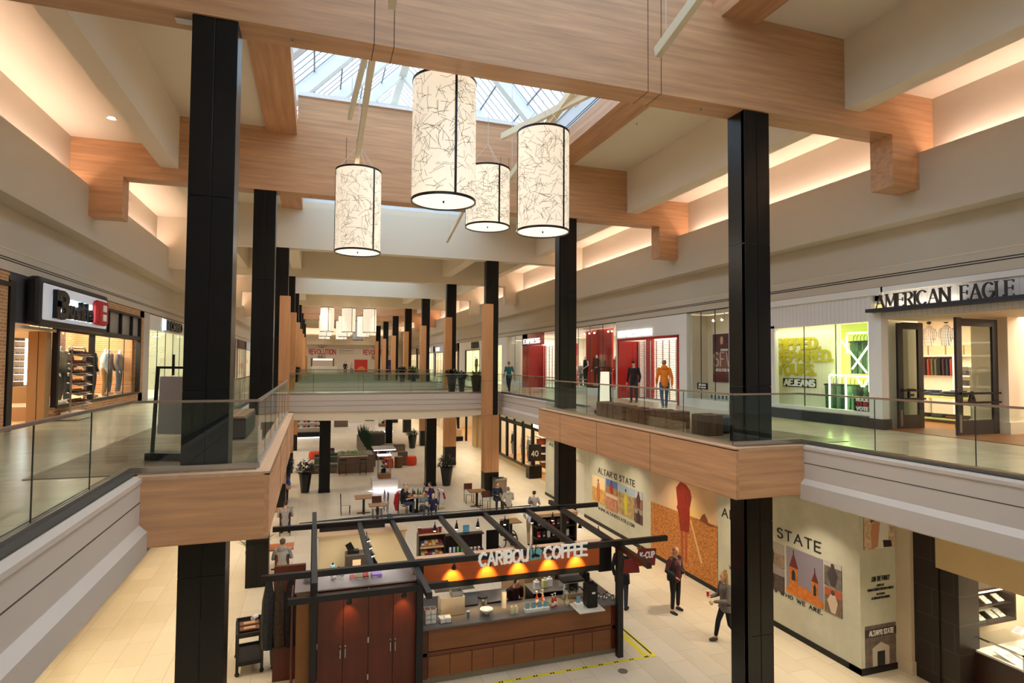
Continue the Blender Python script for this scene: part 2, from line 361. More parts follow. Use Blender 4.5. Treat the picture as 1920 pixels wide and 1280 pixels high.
# ---- glass balustrades
def rail(pts, label, cap=True, step=1.55):
    root = thing('glass_balustrade', label, 'railing', (pts[0][0], pts[0][1], F1))
    for a, c in zip(pts, pts[1:]):
        A_, B_ = Vector((a[0],a[1],0)), Vector((c[0],c[1],0)); L = (B_-A_).length; n = max(1, round(L/step)); d = (B_-A_)/n
        for i in range(n):
            p, q = A_+d*i, A_+d*(i+1); u = d.normalized()*.008
            b = MB().bar((p.x+u.x, p.y+u.y, 5.565), (q.x-u.x, q.y-u.y, 5.565), .014, .93)
            b.build('glass_pane', GLASS, root, A=True)
        b = MB().bar((a[0],a[1],6.05), (c[0],c[1],6.05), .05, .035); b.build('handrail', mat('rail_metal', (168,150,138), .3, .7), root, A=True)
        b = MB().bar((a[0],a[1],5.055), (c[0],c[1],5.055), .07, .09); b.build('base_channel', STEEL, root, A=True)
        for i in range(1, n):
            p = A_+d*i; MB().bar((p.x,p.y,5.1), (p.x,p.y,6.03), .012, .012).build('pane_joint', mat('joint_dark', (40,48,46), .4), root, A=True)
    return root
Lg, Bg = 6.16, 4.43
rail([(H(-1,Lg),-4),(H(-1,Lg),9.92),(H(-1,Bg),9.92),(H(-1,Bg),20.05)], 'frameless glass railing round the left timber balcony bay')
rail([(H(1,Lg),-4),(H(1,Lg),9.92),(H(1,Bg),9.92),(H(1,Bg),20.05),(H(1,Bg+.9),20.05)], 'frameless glass railing round the right timber balcony bay', step=1.75)
for s, nm in ((-1,'left'),(1,'right')):
    rail([(H(s,Lg),20.3),(H(s,Lg),31.0)], 'glass railing between the %s bay and the first bridge' % nm)
    rail([(H(s,Lg),35.1),(H(s,Lg),47.9)], 'glass railing on the %s walk between the two bridges' % nm)
    rail([(H(s,Lg),52.1),(H(s,Lg),97)], 'glass railing on the %s walk beyond the far bridge' % nm, step=3)
# ---- bridges
def bridge(y0, y1, i, nm):
    P = [(H(-1,6.3),5.0),(H(1,6.3),5.0),(H(1,6.3),4.15)]
    for t in range(0, 21): 
        a = 1-t/10.0; P.append((XC+6.25*a, 4.22-.06*(1-a*a)))
    b = MB().prism(P, 'Y', y0, y1); b.mi = 1
    Q = [(H(1,6.25),4.1)]+[(XC+h, z) for h, z in ((5.9,4.0),(5.3,3.88),(4.5,3.78),(3.5,3.73),(2,3.70),(-2,3.70),(-3.5,3.73),(-4.5,3.78),(-5.3,3.88),(-5.9,4.0))]+[(H(-1,6.25),4.1),(H(-1,6.25),4.3),(H(1,6.25),4.3)]
    b.prism(Q, 'Y', y0+.06, y1-.06); b.mi = 2
    for zz in (4.70, 4.45): b.box(H(-1,6.2), H(1,6.2), y0-.004, y1+.004, zz, zz+.012)
    b.mi = 3; b.box(H(-1,6.3), H(1,6.3), y0+.2, y1-.2, 5.0, 5.008)
    struct(b, 'floor', [FASC, CREAM, GREYTILE, UTILE])
    rail([(H(-1,6.1), y0+.12),(H(1,6.1), y0+.12)], 'glass railing along the front edge of the %s bridge' % nm, step=2.4)
    rail([(H(-1,6.1), y1-.12),(H(1,6.1), y1-.12)], 'glass railing along the rear edge of the %s bridge' % nm, step=2.4)
bridge(31.0, 35.0, 1, 'first'); bridge(48.0, 52.0, 2, 'second')
def prop(x, y, label):
    r = thing('column', label, 'column', (x, y, F0)); b = MB().box(x-.28, x+.28, y-.28, y+.28, F0, 3.75); b.build('shaft', BLACK, r, A=True, bevel=.008)
    b = MB().box(x-.30, x+.30, y-.30, y+.30, F0, F0+.12); b.build('plinth', BLACK, r, A=True)
prop(.60, 33.2, 'short black pillar under the left part of the first bridge'); prop(6.3, 33.2, 'short black pillar under the right part of the first bridge')
prop(.9, 50.5, 'short black pillar under the left part of the second bridge'); prop(6.15, 51.6, 'short black pillar under the right part of the second bridge')
# ---- far end wall
b = MB().box(-13, 20, YE, YE+.4, F1, 9.6); struct(b, 'wall_far', mat('hoarding_white', (222,214,204), .6))
b = MB().box(-13, 20, YE+.5, YE+.8, 9.2, 14.1); b.box(-13, 20, YE-.9, YE-.5, 9.6, 11.0); b.box(-13,20,YE-.9,YE+.6,9.5,9.62); struct(b, 'wall_far', CREAM)
area('cove_light', (XC, YE-.2, 11.0), (16, .2), 160, (1,.82,.68), (pi,0,0))
b = MB().box(-20, 28, YE, YE+.4, F0, 4.7); struct(b, 'wall_far', CREAM)
# ================================================================ lettering made of strokes
def arc(cx, cy, rx, ry, a0, a1, n=8): return [(cx+rx*cos(R_(a0+(a1-a0)*i/n)), cy+ry*sin(R_(a0+(a1-a0)*i/n))) for i in range(n+1)]
GL = {
'A': (.8, [[(0,0),(.4,1)],[(.4,1),(.8,0)],[(.15,.36),(.65,.36)]]),
'B': (.6, [[(0,0),(0,1)],[(0,1)]+arc(.3,.76,.28,.24,90,-90)+[(0,.52)],[(0,.52)]+arc(.32,.26,.3,.26,90,-90)+[(0,0)]]),
'C': (.75, [arc(.42,.5,.42,.5,45,315,12)]),
'D': (.7, [[(0,0),(0,1)],[(0,1)]+arc(.25,.5,.45,.5,90,-90,10)+[(0,0)]]),
'E': (.55, [[(0,0),(0,1)],[(0,1),(.55,1)],[(0,.52),(.48,.52)],[(0,0),(.55,0)]]),
'F': (.52, [[(0,0),(0,1)],[(0,1),(.52,1)],[(0,.52),(.45,.52)]]),
'G': (.8, [arc(.42,.5,.42,.5,45,350,13),[(.84,.42),(.5,.42)]]),
'H': (.68, [[(0,0),(0,1)],[(.68,0),(.68,1)],[(0,.52),(.68,.52)]]),
'I': (.06, [[(.03,0),(.03,1)]]),
'J': (.45, [[(.42,1),(.42,.2)]+arc(.22,.2,.2,.2,0,-150,6)]),
'K': (.62, [[(0,0),(0,1)],[(.6,1),(0,.42)],[(.2,.6),(.62,0)]]),
'L': (.5, [[(0,0),(0,1)],[(0,0),(.5,0)]]),
'M': (.9, [[(0,0),(.05,1)],[(.05,1),(.45,.15)],[(.45,.15),(.85,1)],[(.85,1),(.9,0)]]),
'N': (.72, [[(0,0),(0,1)],[(0,1),(.72,0)],[(.72,0),(.72,1)]]),
'O': (.84, [arc(.42,.5,.42,.5,0,360,16)]),
'P': (.58, [[(0,0),(0,1)],[(0,1)]+arc(.3,.74,.28,.26,90,-90)+[(0,.48)]]),
'R': (.62, [[(0,0),(0,1)],[(0,1)]+arc(.3,.75,.28,.25,90,-90)+[(0,.5)],[(.25,.5),(.62,0)]]),
'S': (.55, [arc(.28,.76,.26,.24,30,270,9)+arc(.28,.26,.27,.26,90,-150,9)]),
'T': (.62, [[(.31,0),(.31,1)],[(0,1),(.62,1)]]),
'U': (.68, [[(0,1),(0,.3)]+arc(.34,.3,.34,.3,180,360,9)+[(.68,1)]]),
'V': (.75, [[(0,1),(.375,0)],[(.375,0),(.75,1)]]),
'W': (1.1, [[(0,1),(.28,0)],[(.28,0),(.55,.85)],[(.55,.85),(.82,0)],[(.82,0),(1.1,1)]]),
'X': (.7, [[(0,0),(.7,1)],[(0,1),(.7,0)]]),
'Y': (.7, [[(0,1),(.35,.5)],[(.7,1),(.35,.5)],[(.35,.5),(.35,0)]]),
'Z': (.6, [[(0,1),(.6,1),(0,0),(.6,0)]]),
"'": (.1, [[(.05,1),(.05,.8)]]), '.': (.1, [[(.05,0),(.05,.1)]]), '-': (.35, [[(0,.45),(.35,.45)]]), ' ': (.35, []),
'q': (.7, [[(.7,0),(.7,1)],[(.7,1)]+arc(.45,.5,.45,.5,90,270,10)+[(.7,0)]]),     # the mirrored D of the hoarding
'2': (.55, [arc(.27,.74,.27,.26,160,-20,7)+[(0,0),(.56,0)]]), '4': (.6, [[(.45,0),(.45,1),(0,.3),(.6,.3)]]), '0': (.62, [arc(.31,.5,.31,.5,0,360,14)]),
}
def word(s, h, sw, ext, sx=1.0, gap=.22, serif=False, thin=None, jit=0, center=False):
    """letters standing on z=0, advancing along +x, front face on the -y side; returns (MB, width)"""
    mb = MB(); x = 0; rnd = random.Random(s); kk = 0
    for ch in s:
        w, st = GL[ch]
        for pl in st:
            for i in range(len(pl)-1):
                (ax, az), (bx, bz) = pl[i], pl[i+1]
                if jit:
                    ax += rnd.uniform(-jit,jit); bx += rnd.uniform(-jit,jit); az += rnd.uniform(-jit,jit); bz += rnd.uniform(-jit,jit)
                A_, B_ = Vector((x+ax*h*sx, az*h)), Vector((x+bx*h*sx, bz*h)); d = B_-A_
                if d.length < 1e-5: continue
                d.normalize(); n = Vector((-d.y, d.x)); t = sw
                if thin: 
                    t = sw if (abs(d.y) > .8 and d.x*d.y <= .02) else thin
                    if len(pl) > 3: t = thin+(sw-thin)*abs(d.y)
                e = t*.45; A2, B2 = A_-d*e, B_+d*e
                if thin: A2, B2 = A_-d*thin*.3, B_+d*thin*.3
                q = [A2+n*t/2, B2+n*t/2, B2-n*t/2, A2-n*t/2]
                kk += 1; mb.prism([(p.x, p.y) for p in q], 'Y', .0004*(kk%11), -ext-.0007*(kk%11))
            if serif and len(pl) == 2 and abs(pl[1][1]-pl[0][1]) > .6:
                for (ax, az) in pl:
                    if ch in 'AMN' and 0 < az < .9: continue
                    if ch == 'A' and az > .9: continue
                    mb.box(x+ax*h*sx-h*.13, x+ax*h*sx+h*.13, -ext, 0, az*h-(thin*.5), az*h+(thin*.5))
            if serif and ch in 'EFTL' and len(pl) == 2 and pl[0][1] == pl[1][1]:
                ax, az = pl[1]; mb.box(x+ax*h*sx-thin*.5, x+ax*h*sx+thin*.5, -ext, 0, az*h-(.14*h if az > .5 else 0), az*h+(.14*h if az < .6 else 0))
        x += (w*sx+gap)*h
    W_ = x-gap*h
    if center: mb.v = [(a-W_/2, b_, c) for a, b_, c in mb.v]
    return mb, W_
def letters(s, h, sw, ext, m, parent, loc, rz=0, width=None, name='lettering', **k):
    mb, w = word(s, h, sw, ext, **k)
    if width:
        f = width/w; mb.v = [(a*f, b_, c) for a, b_, c in mb.v]
    o = mb.build(name, m, parent); o.location = loc; o.rotation_euler = (0,0,rz); return o
RW, LW = -pi/2, pi/2
# ================================================================ people and mannequins
def remesh(o, v):
    m = o.modifiers.new('surface', 'REMESH'); m.mode = 'VOXEL'; m.voxel_size = v; m.use_smooth_shade = True
    s = o.modifiers.new('soft', 'SMOOTH'); s.iterations = 3; s.factor = .5; return o
POSE = {
 'stand': dict(pel=(0,0,.95), che=(0,.0,1.30), nec=(0,.0,1.50), hea=(0,-.03,1.66), kl=(-.11,-.02,.50), kr=(.11,-.02,.50), al=(-.12,.02,.08), ar=(.12,.02,.08), el=(-.27,.04,1.12), er=(.27,.04,1.12), wl=(-.27,-.08,.86), wr=(.27,-.08,.86)),
 'walk': dict(pel=(0,0,.94), che=(0,-.02,1.30), nec=(0,-.03,1.50), hea=(0,-.06,1.66), kl=(-.10,-.16,.52), kr=(.10,.05,.48), al=(-.10,-.24,.10), ar=(.10,.33,.14), el=(-.26,.10,1.13), er=(.26,-.02,1.12), wl=(-.26,.10,.88), wr=(.25,-.20,.92)),
 'sit': dict(pel=(0,.02,.52), che=(0,0,.86), nec=(0,-.04,1.06), hea=(0,-.09,1.21), kl=(-.13,-.42,.52), kr=(.13,-.42,.52), al=(-.13,-.40,.08), ar=(.13,-.40,.08), el=(-.26,-.10,.74), er=(.26,-.10,.74), wl=(-.12,-.36,.76), wr=(.12,-.36,.76)),
}
SK = {'light': (222,172,142), 'tan': (196,140,108)}
def person(label, loc, rz, pose='stand', h=1.72, top=(40,40,44), legs=(50,60,80), hair=(90,70,50), hairlen=0, skin='light', shoes=(30,28,26), sleeve=1, build_=1.0, vox=.014, mods=None, cat='person', name='person', mann=False, head=True, topmat=None, hood=False, cap=None, extra=None, group=None, coatlen=0, bare=0):
    J = dict(POSE[pose]); J.update(mods or {})
    root = thing(name, label, cat, loc, rz, group); sc = h/1.75; root.scale = (sc,)*3
    sm = mat('mannequin_white', (232,230,226), .4) if mann else mat('skin_'+skin, SK[skin], .55)
    V = Vector; pel, che, nec, hea = V(J['pel']), V(J['che']), V(J['nec']), V(J['hea'])
    up = (nec-pel).normalized(); sw = .185*build_; shl, shr = nec+V((-sw,0.01,-.06)), nec+V((sw,0.01,-.06))
    hl, hr = pel+V((-.095*build_,0,-.02)), pel+V((.095*build_,0,-.02))
    def limb(mb, pts, rs, n=10):
        for i in range(len(pts)-1):
            mb.tube([pts[i], (V(pts[i])+V(pts[i+1]))/2, pts[i+1]], [rs[i], (rs[i]+rs[i+1])/2*1.03, rs[i+1]], n)
        for p, r in zip(pts, rs): mb.sph(p, r, 10, 6)
    body = MB()
    limb(body, [pel, (pel+che)/2, che, nec], [.13, .115, .125, .06])
    limb(body, [nec, nec*.4+hea*.6], [.052, .05])
    if head:
        fwd = (hea-nec); face = V((0,-1,0)) if 'face' not in J else V(J['face']).normalized()
        body.sph(hea+V((0,0,.015)), (.073,.09,.105), 14, 10); body.sph(hea+face*.028+V((0,0,-.045)), (.052,.058,.06), 10, 7)
        body.sph(hea+face*.095+V((0,0,-.01)), (.013,.018,.022), 6, 5)
        side = face.cross(V((0,0,1)))
        for s in (-1, 1): body.sph(hea+side*.073*s, (.012,.02,.028), 6, 5)
        body.sph(hea+face*.082+V((0,0,-.05)), (.024,.012,.010), 6, 4)
    for el, wl, sh, s in ((V(J['el']), V(J['wl']), shl, -1), (V(J['er']), V(J['wr']), shr, 1)):
        limb(body, [sh, el, wl], [.05, .038, .027])
        d = (wl-el).normalized(); hc = wl+d*.055; body.sph(hc, (.028,.028,.045), 8, 6) if abs(d.z) > .6 else body.sph(hc, (.028,.045,.022), 8, 6)
        sd = d.cross(V((0,0,1))); sd = sd.normalized() if sd.length > .1 else V((1,0,0))
        for q in range(4): 
            a = hc+d*.035+sd*(q-1.5)*.017; L = (.05,.06,.058,.045)[q]; c = d.lerp(V((0,-.3,-1)).normalized(), .35)
            body.tube([a, a+d*L*.55, a+d*L*.55+c*L*.5], [.0085,.008,.006], 6)
        a = wl+d*.02+sd*.024; body.tube([a, a+d*.03+sd*.022, a+d*.055+sd*.024], [.010,.009,.007], 6)
    for k_, a_, hp in (('kl','al',hl),('kr','ar',hr)):
        limb(body, [hp, V(J[k_]), V(J[a_])], [.085*build_, .055, .036])
        a = V(J[a_]); body.tube([a+V((0,.03,-.03)), a+V((0,-.08,-.045)), a+V((0,-.15,-.055))], [.034,.036,.024], 8)
    remesh(body.build('body', sm, root, smooth='full'), vox)
    # clothes
    b = MB(); g = .018
    limb(b, [pel+V((0,0,-.02 if not coatlen else -.06)), (pel+che)/2, che, nec-V((0,0,.05))], [(.135+g)*build_, (.122+g)*build_, (.13+g)*build_, .075])
    b.sph(che+V((0,0,.02)), (.19*build_,.125,.17), 12, 8); b.sph(pel+V((0,0,.1)), (.165*build_,.13*build_,.16), 12, 8)
    for el, wl, sh in ((V(J['el']), V(J['wl']), shl), (V(J['er']), V(J['wr']), shr)):
        if sleeve == 1: limb(b, [sh, el, el.lerp(wl, .93)], [.072, .056, .042])
        elif sleeve == .5: limb(b, [sh, sh.lerp(el, .75)], [.07, .06])
        else: b.sph(sh, .06)
    if hood: b.sph(nec+V((0,.07,.0)), (.13,.09,.10), 12, 8)
    if coatlen: 
        for hp in (hl, hr): b.tube([hp+V((0,0,.05)), hp.lerp(V(J['kl'] if hp is hl else J['kr']), coatlen)], [.12,.12], 10)
    remesh(b.build('top', topmat or mat('cloth_%d_%d_%d' % tuple(top), top, .85, noise=(30,.12)), root, smooth='full'), vox)
    b = MB(); b.sph(pel, (.16*build_,.125*build_,.12), 12, 8)
    for k_, a_, hp in (('kl','al',hl),('kr','ar',hr)):
        K, A_ = V(J[k_]), V(J[a_]); limb(b, [hp, K, K.lerp(A_, .97-bare)], [.098*build_, .066, .05])
    remesh(b.build('trousers', mat('cloth_%d_%d_%d' % tuple(legs), legs, .85, noise=(30,.12)), root, smooth='full'), vox)
    for a_ in ('al','ar'):
        b = MB(); a = V(J[a_]); b.tube([a+V((0,.045,-.035)), a+V((0,-.06,-.045)), a+V((0,-.17,-.055))], [.045,.05,.034], 10)
        remesh(b.build('shoe', mat('shoe_%d_%d_%d' % tuple(shoes), shoes, .6), root, smooth='full'), vox)
    if head and hair and not mann:
        b = MB(); face = V((0,-1,0)) if 'face' not in J else V(J['face']).normalized()
        b.sph(hea-face*.022+V((0,0,.035)), (.083,.092,.098), 14, 9)
        if hairlen: b.sph(hea-face*.05+V((0,0,-.04*hairlen)), (.082,.065,.07+.07*hairlen), 12, 8)
        if hairlen == 3: b.sph(hea-face*.05+V((0,0,.13)), (.045,.045,.04))
        remesh(b.build('hair', mat('hair_%d_%d_%d' % tuple(hair), hair, .8, noise=(60,.25)), root, smooth='full'), vox*.8)
        b = MB(); side = face.cross(V((0,0,1)))
        for s in (-1, 1): b.sph(hea+face*.086+side*.03*s+V((0,0,.015)), .009, 6, 5)
        b.build('eyes', mat('eye_dark', (40,30,26), .3), root)
    if cap and head:
        b = MB(); b.sph(hea+V((0,0,.055)), (.092,.10,.075), 14, 8); b.rbox(hea+V((0,-.11,.045)), (.14,.09,.012)); remesh(b.build('cap', mat('cap_%d_%d_%d' % tuple(cap), cap, .8), root), vox*.8)
    if extra: extra(root, J)
    return root
# ================================================================ hanging lantern lamps
LAMP = mat('lantern_fabric', (214,204,184), .8, emit=(255,238,212), es=.5)
LAMPB = mat('lantern_diffuser', (240,234,220), .7, emit=(255,240,214), es=.8)
STICK = mat('lantern_twig_pattern', (110,94,78), .8)
def lantern(label, x, y, z0, z1, r=.625, sticks=560, seed=1, rot=0, lit=True, group=None):
    rnd = random.Random(seed); root = thing('pendant_lantern', label, 'pendant lamp', (x, y, z0), rot, group); h = z1-z0; n = 48
    b = MB(); b.lathe([(r,0.03),(r,h-.03)], n=n, cap=False)
    b.mi = 1
    for i in range(sticks):
        a, z = rnd.uniform(0, 2*pi), rnd.uniform(.12, h-.12); L = rnd.uniform(.13,.34)/2; t = rnd.uniform(0, pi)
        da, dz = L*cos(t)/r, L*sin(t)*.95; w = .0034; R = r+.004; px, pz = -sin(t)*w, cos(t)*w; pts = []
        for q in (-1, 0, 1):
            for e in (-1, 1):
                aa = a+da*q+e*px/r; zz = min(h-.05, max(.05, z+dz*q+e*pz)); pts.append((R*cos(aa), R*sin(aa), zz))
        b.add(pts, [(0,1,3,2),(2,3,5,4)])
    b.build('shade', [LAMP if lit else mat('lantern_unlit', (190,196,206), .8), STICK], root, smooth=True)
    b = MB(); b.lathe([(0,.035),(r-.02,.03)], n=n, cap=False); b.mi = 1; b.cyl((0,0,-.005), .02, .04)
    b.build('diffuser', [LAMPB if lit else mat('lantern_unlit'), BLK], root)
    for z in (.0, h-.05): 
        b = MB(); b.lathe([(r-.012,z),(r+.010,z),(r+.010,z+.05),(r-.012,z+.05),(r-.012,z)], n=n, cap=False); b.build('rim', BLK, root, smooth=True)
    for a in (-pi/2+.15, pi*.17, pi*.83+.1):
        b = MB(); c = (r+.006)*cos(a), (r+.006)*sin(a); b.rbox((c[0], c[1], h/2), (.045,.014,h-.06), Matrix.Rotation(a+pi/2, 3, 'Z')); b.build('rib', BLK, root)
    b = MB()
    for a in (-pi/2+.15, pi*.17, pi*.83+.1): b.tube([((r-.02)*cos(a), (r-.02)*sin(a), h-.02), (0,0,h+.75)], .006, 5)
    b.tube([(0,0,h+.75),(0,0,max(h+.8, 15.3-z0))], .008, 5)
    b.build('suspension_cable', mat('cable', (200,200,196), .4), root)
    l = area('lantern_bulb', (x, y, z0-.02), (1.0,1.0), 28 if lit else 0, (1,.88,.72), shape='DISK') if lit else None
    return root
lantern('largest near cream drum lantern patterned with dark twig lines', 2.35, 11.32, 9.80, 12.20, seed=1)
lantern('tall cream drum lantern on the right, in front of the second right column', 5.13, 13.05, 9.78, 12.20, seed=2, rot=.35)
lantern('cream drum lantern hanging lowest, on the left of the near group', 1.09, 17.0, 9.72, 12.05, seed=3, rot=.5)
lantern('shortest drum lantern, partly behind the tall right one', 4.60, 16.0, 10.50, 12.18, seed=4, rot=.1)
nm3 = ['left', 'middle', 'right']
for j, (yy, zz) in enumerate(((58.0, 9.5), (66.5, 9.4), (74, 9.35))):
    for i in range(3):
        lit = not (i == 2 and j == 2)
        lantern('%s lantern in the %s row of the distant cluster%s' % (nm3[i], ('front','middle','rear')[j], '' if lit else ', unlit and grey'), 1.05+1.95*i+.0*j, yy, zz, zz+2.3, sticks=90, seed=10+i+3*j, rot=.3*i, lit=lit, group='lanterns in the distant cluster')
# ---- pale struts hung on wires
STR = mat('pale_strut', (226,214,184), .5)
def strut(a, c, label, w=.12):
    r = thing('hanging_strut', label, 'strut', a); b = MB().bar(a, c, w, w*1.6); b.build('strut_body', STR, r, A=True, bevel=.006)
    for t in (.12, .88):
        p = Vector(a).lerp(Vector(c), t); b = MB().tube([p, (p.x, p.y, 15.2)], .006, 5); b.build('wire', mat('cable'), r, A=True)
strut((5.60,8.8,12.10),(5.65,6.6,12.75), 'pale strut hanging in front of the nearest beam, upper right')
strut((1.02,8.9,12.10),(.86,6.4,12.4), 'pale strut whose tip hangs in front of the nearest beam, left of centre')
strut((.92,11.4,13.0),(.72,15.0,12.75), 'shorter pale strut left of the big lantern, crossing behind another', .10)
strut((.95,11.2,12.55),(1.02,17.0,12.25), 'long pale strut running down to the lowest lantern')
strut((6.3,12.2,13.15),(5.34,17.0,13.60), 'pale strut slanting from the right edge of the skylight towards the shortest lantern')
strut((6.0,12.5,13.6),(5.84,18.3,12.50), 'pale strut crossing behind the tall right lantern', .13)
strut((5.33,21.6,12.6),(5.47,25.5,12.04), 'pale strut hanging in the second bay below the biggest lantern', .10)
# ================================================================ upper level shops
XR, XL = 13.96, -6.72
def room(side, y0, y1, z0, z1, depth, wm, fm, x0=None, light=0, col=(1,.9,.76), back=None, n=1):
    x0 = (XR if side > 0 else XL) if x0 is None else x0; xb = x0+side*depth
    b = MB(); b.box(xb, xb+side*.1, y0, y1, z0, z1); b.box(x0+side*.15, xb, y0-.06, y0, z0, z1); b.box(x0+side*.15, xb, y1, y1+.06, z0, z1); b.box(x0+side*.1, xb, y0, y1, z1, z1+.05)
    struct(b, 'wall_'+('right' if side > 0 else 'left'), wm)
    if fm: struct(MB().box(x0+side*.05, xb, y0, y1, z0-.01, z0+.012), 'floor', fm)
    if light:
        for i in range(n): area('shop_light', (x0+side*depth*.45, y0+(y1-y0)*(i+.5)/n, z1-.06), (depth*.6, (y1-y0)/n*.8), light/n, col)
SHOPW = mat('shop_wall_cream', (236,222,196), .7); SHOPWH = mat('shop_wall_white', (238,236,230), .7)
BEAD = bpy.data.materials.new('beadboard'); BEAD = brick('beadboard', (232,228,226), (230,226,224), (186,180,180), .14, 9, (0,0,0), .004, 0, .6, 0, swap='YZX')
def side_wall(name, m, side, parts, x=None, t=.16):
    x = (XR if side > 0 else XL) if x is None else x
    b = MB()
    for y0, y1, z0, z1 in parts: b.box(x, x+side*t, y0, y1, z0, z1)
    return struct(b, name, m)
def pane(side, y0, y1, z0, z1, n, x=None, parent=None, fr=None, fw=.012, nm='window_4'):
    x = (XR if side > 0 else XL) if x is None else x
    root = thing(nm, None, None, (x, y0, z0)); root['kind'] = 'structure'
    for i in range(n):
        a, c = y0+(y1-y0)*i/n, y0+(y1-y0)*(i+1)/n
        MB().box(x+side*.06, x+side*.07, a+.004, c-.004, z0, z1).build('pane', SHOPGLASS, root, A=True, kind='structure')
    b = MB()
    for i in range(1, n): yy = y0+(y1-y0)*i/n; b.box(x+side*.05, x+side*.08, yy-fw/2, yy+fw/2, z0, z1)
    if fr:
        w = fr[1]; b.mi = 1; b.box(x-side*.02, x+side*.14, y0, y1, z0, z0+w); b.box(x-side*.02, x+side*.14, y0, y1, z1-w, z1); b.box(x-side*.02, x+side*.14, y0, y0+w, z0, z1); b.box(x-side*.02, x+side*.14, y1-w, y1, z0, z1)
    if n > 1 or fr: b.build('frame', [mat('joint_dark'), fr[0] if fr else BLK], root, A=True, kind='structure')
# ---------------- outfitter with the open doors (right, nearest)
side_wall('wall_right', BEAD, 1, [(11.75,15.9,7.82,8.69),(11.75,15.9,5.28,5.37),(6,11.4,7.88,8.69),(3,6.1,5,8.69),(15.2,15.9,5.0,7.9)])
side_wall('trim_7', WHITE, 1, [(11.40,11.78,5.25,8.1),(11.35,16.0,8.5,8.69),(6,11.4,8.55,8.69),(11.78,15.9,5.32,5.42)], x=13.90, t=.24)
side_wall('baseboard_right', mat('navy_base', (44,46,54), .5), 1, [(11.36,11.82,5.0,5.27),(11.8,15.95,5.0,5.27)], x=13.88, t=.3)
b = MB().box(13.62, 13.96, 6, 11.62, 8.03, 8.12); struct(b, 'trim_8', mat('navy_shelf', (38,42,54), .5))
b = MB().box(14.0, 16.4, 6, 11.5, 7.86, 7.92); b.box(14.1,15.5,11.62,11.7,5,7.86); struct(b, 'ceiling', mat('entry_ceiling', (214,212,190), .7))
t = thing('shop_sign', 'dark serif channel letters AMERICAN EAGLE standing on a navy shelf', 'sign', (13.78, 11.42, 8.12), RW)
letters('AMERICAN', .34, .046, .035, mat('sign_bronze', (50,42,38), .45), t, (0,0,0), 0, width=1.86, serif=True, thin=.018, gap=.16, sx=.8)
letters('EAGLE', .34, .046, .035, mat('sign_bronze'), t, (2.12,0,0), 0, width=1.05, serif=True, thin=.018, gap=.16, sx=.8)
MB().box(0,1.95,-.03,.0,-.02,.0).build('light_strip', mat('warm_strip', (255,230,190), .5, emit=(255,226,180), es=5), t)
area('sign_light', (13.86, 10.4, 8.15), (.06, 1.9), 4, (1,.86,.64), (pi,0,0))
room(1, 5.5, 15.8, F1, 8.3, 7.1, SHOPW, mat('shop_wood_floor', (150,92,50), .35, noise=((1,8,1),.2)), light=520, n=2, x0=13.96)
# glazed jeans window
LIME = mat('lime_wall', (208,222,120), .6)
b = MB().box(14.55, 14.6, 13.3, 15.8, 5.37, 7.85); struct(b, 'wall_right', brick('lime_board', (240,236,208), (238,234,204), (214,210,176), .16, 9, (0,0,0), .004, 0, .6, 0, swap='YZX'))
b = MB().box(14.75, 14.8, 12.3, 13.4, 5.37, 7.85); struct(b, 'wall_right', LIME)
b = MB().box(13.98, 14.9, 11.8, 15.8, 5.30, 5.37); struct(b, 'floor', WHITE)
pane(1, 11.78, 15.2, 5.40, 7.83, 3, nm='window_5')
t = thing('window_lettering', 'mustard words RIPPED REPAIRED YOURS on the pale board behind the jeans window', 'lettering', (14.54, 15.75, 6.3), RW)
MU = mat('mustard_letter', (196,186,38), .6)
for s, z, w, x in (('RIPPED.', 7.18-6.3, 1.72, .05), ('REPAIRED.', 6.78-6.3, 2.2, .05), ('YOURS.', 6.36-6.3, 1.55, .05)):
    letters(s, .31, .065, .012, MU, t, (x,0,z), 0, width=w, sx=.62, gap=.14)
t = thing('window_lettering', 'black strip reading AEJEANS in white under the mustard words', 'lettering', (14.53, 15.6, 5.96), RW)
MB().box(.15,1.48,-.012,0,0,.27).build('strip', BLACK, t); letters('AEJEANS', .18, .04, .01, WHITE, t, (.22,-.013,.045), 0, width=1.2, sx=.6, gap=.14)
NEON = mat('neon_tube', (240,255,210), .4, emit=(224,255,150), es=9)
t = thing('neon_sculpture', 'glowing pale green neon tubes crossing in front of the jeans in the window', 'neon light', (14.15, 13.2, 5.4))
for a, c in (((12.65,7.55),(11.9,7.55)),((12.66,7.5),(12.66,7.0)),((12.85,7.35),(12.05,6.46)),((12.5,6.56),(11.85,7.35)),((11.97,7.8),(11.97,5.95)),((13.25,6.38),(12.0,6.36)),((13.27,6.36),(13.27,5.42)),((12.72,6.36),(12.72,5.42)),((12.35,6.3),(12.2,6.08)),((12.15,6.08),(12.0,6.3))):
    MB().tube([(14.15,a[0],a[1]),(14.15,c[0],c[1])], .022, 8).build('neon_tube', NEON, t, A=True)
area('neon_glow', (14.4, 12.6, 6.6), (1.6, 1.5), 24, (.80,1,.46), (0,pi/2,0)); area('neon_glow', (14.35, 12.7, 6.6), (1.6, 1.2), 10, (.94,1,.66), (0,-pi/2,0)); area('window_light', (14.2, 14.5, 7.78), (.3, 2.4), 9, (1,.97,.72), (0,-.35,0))  # last lamp is added fill to lighten the lettered board
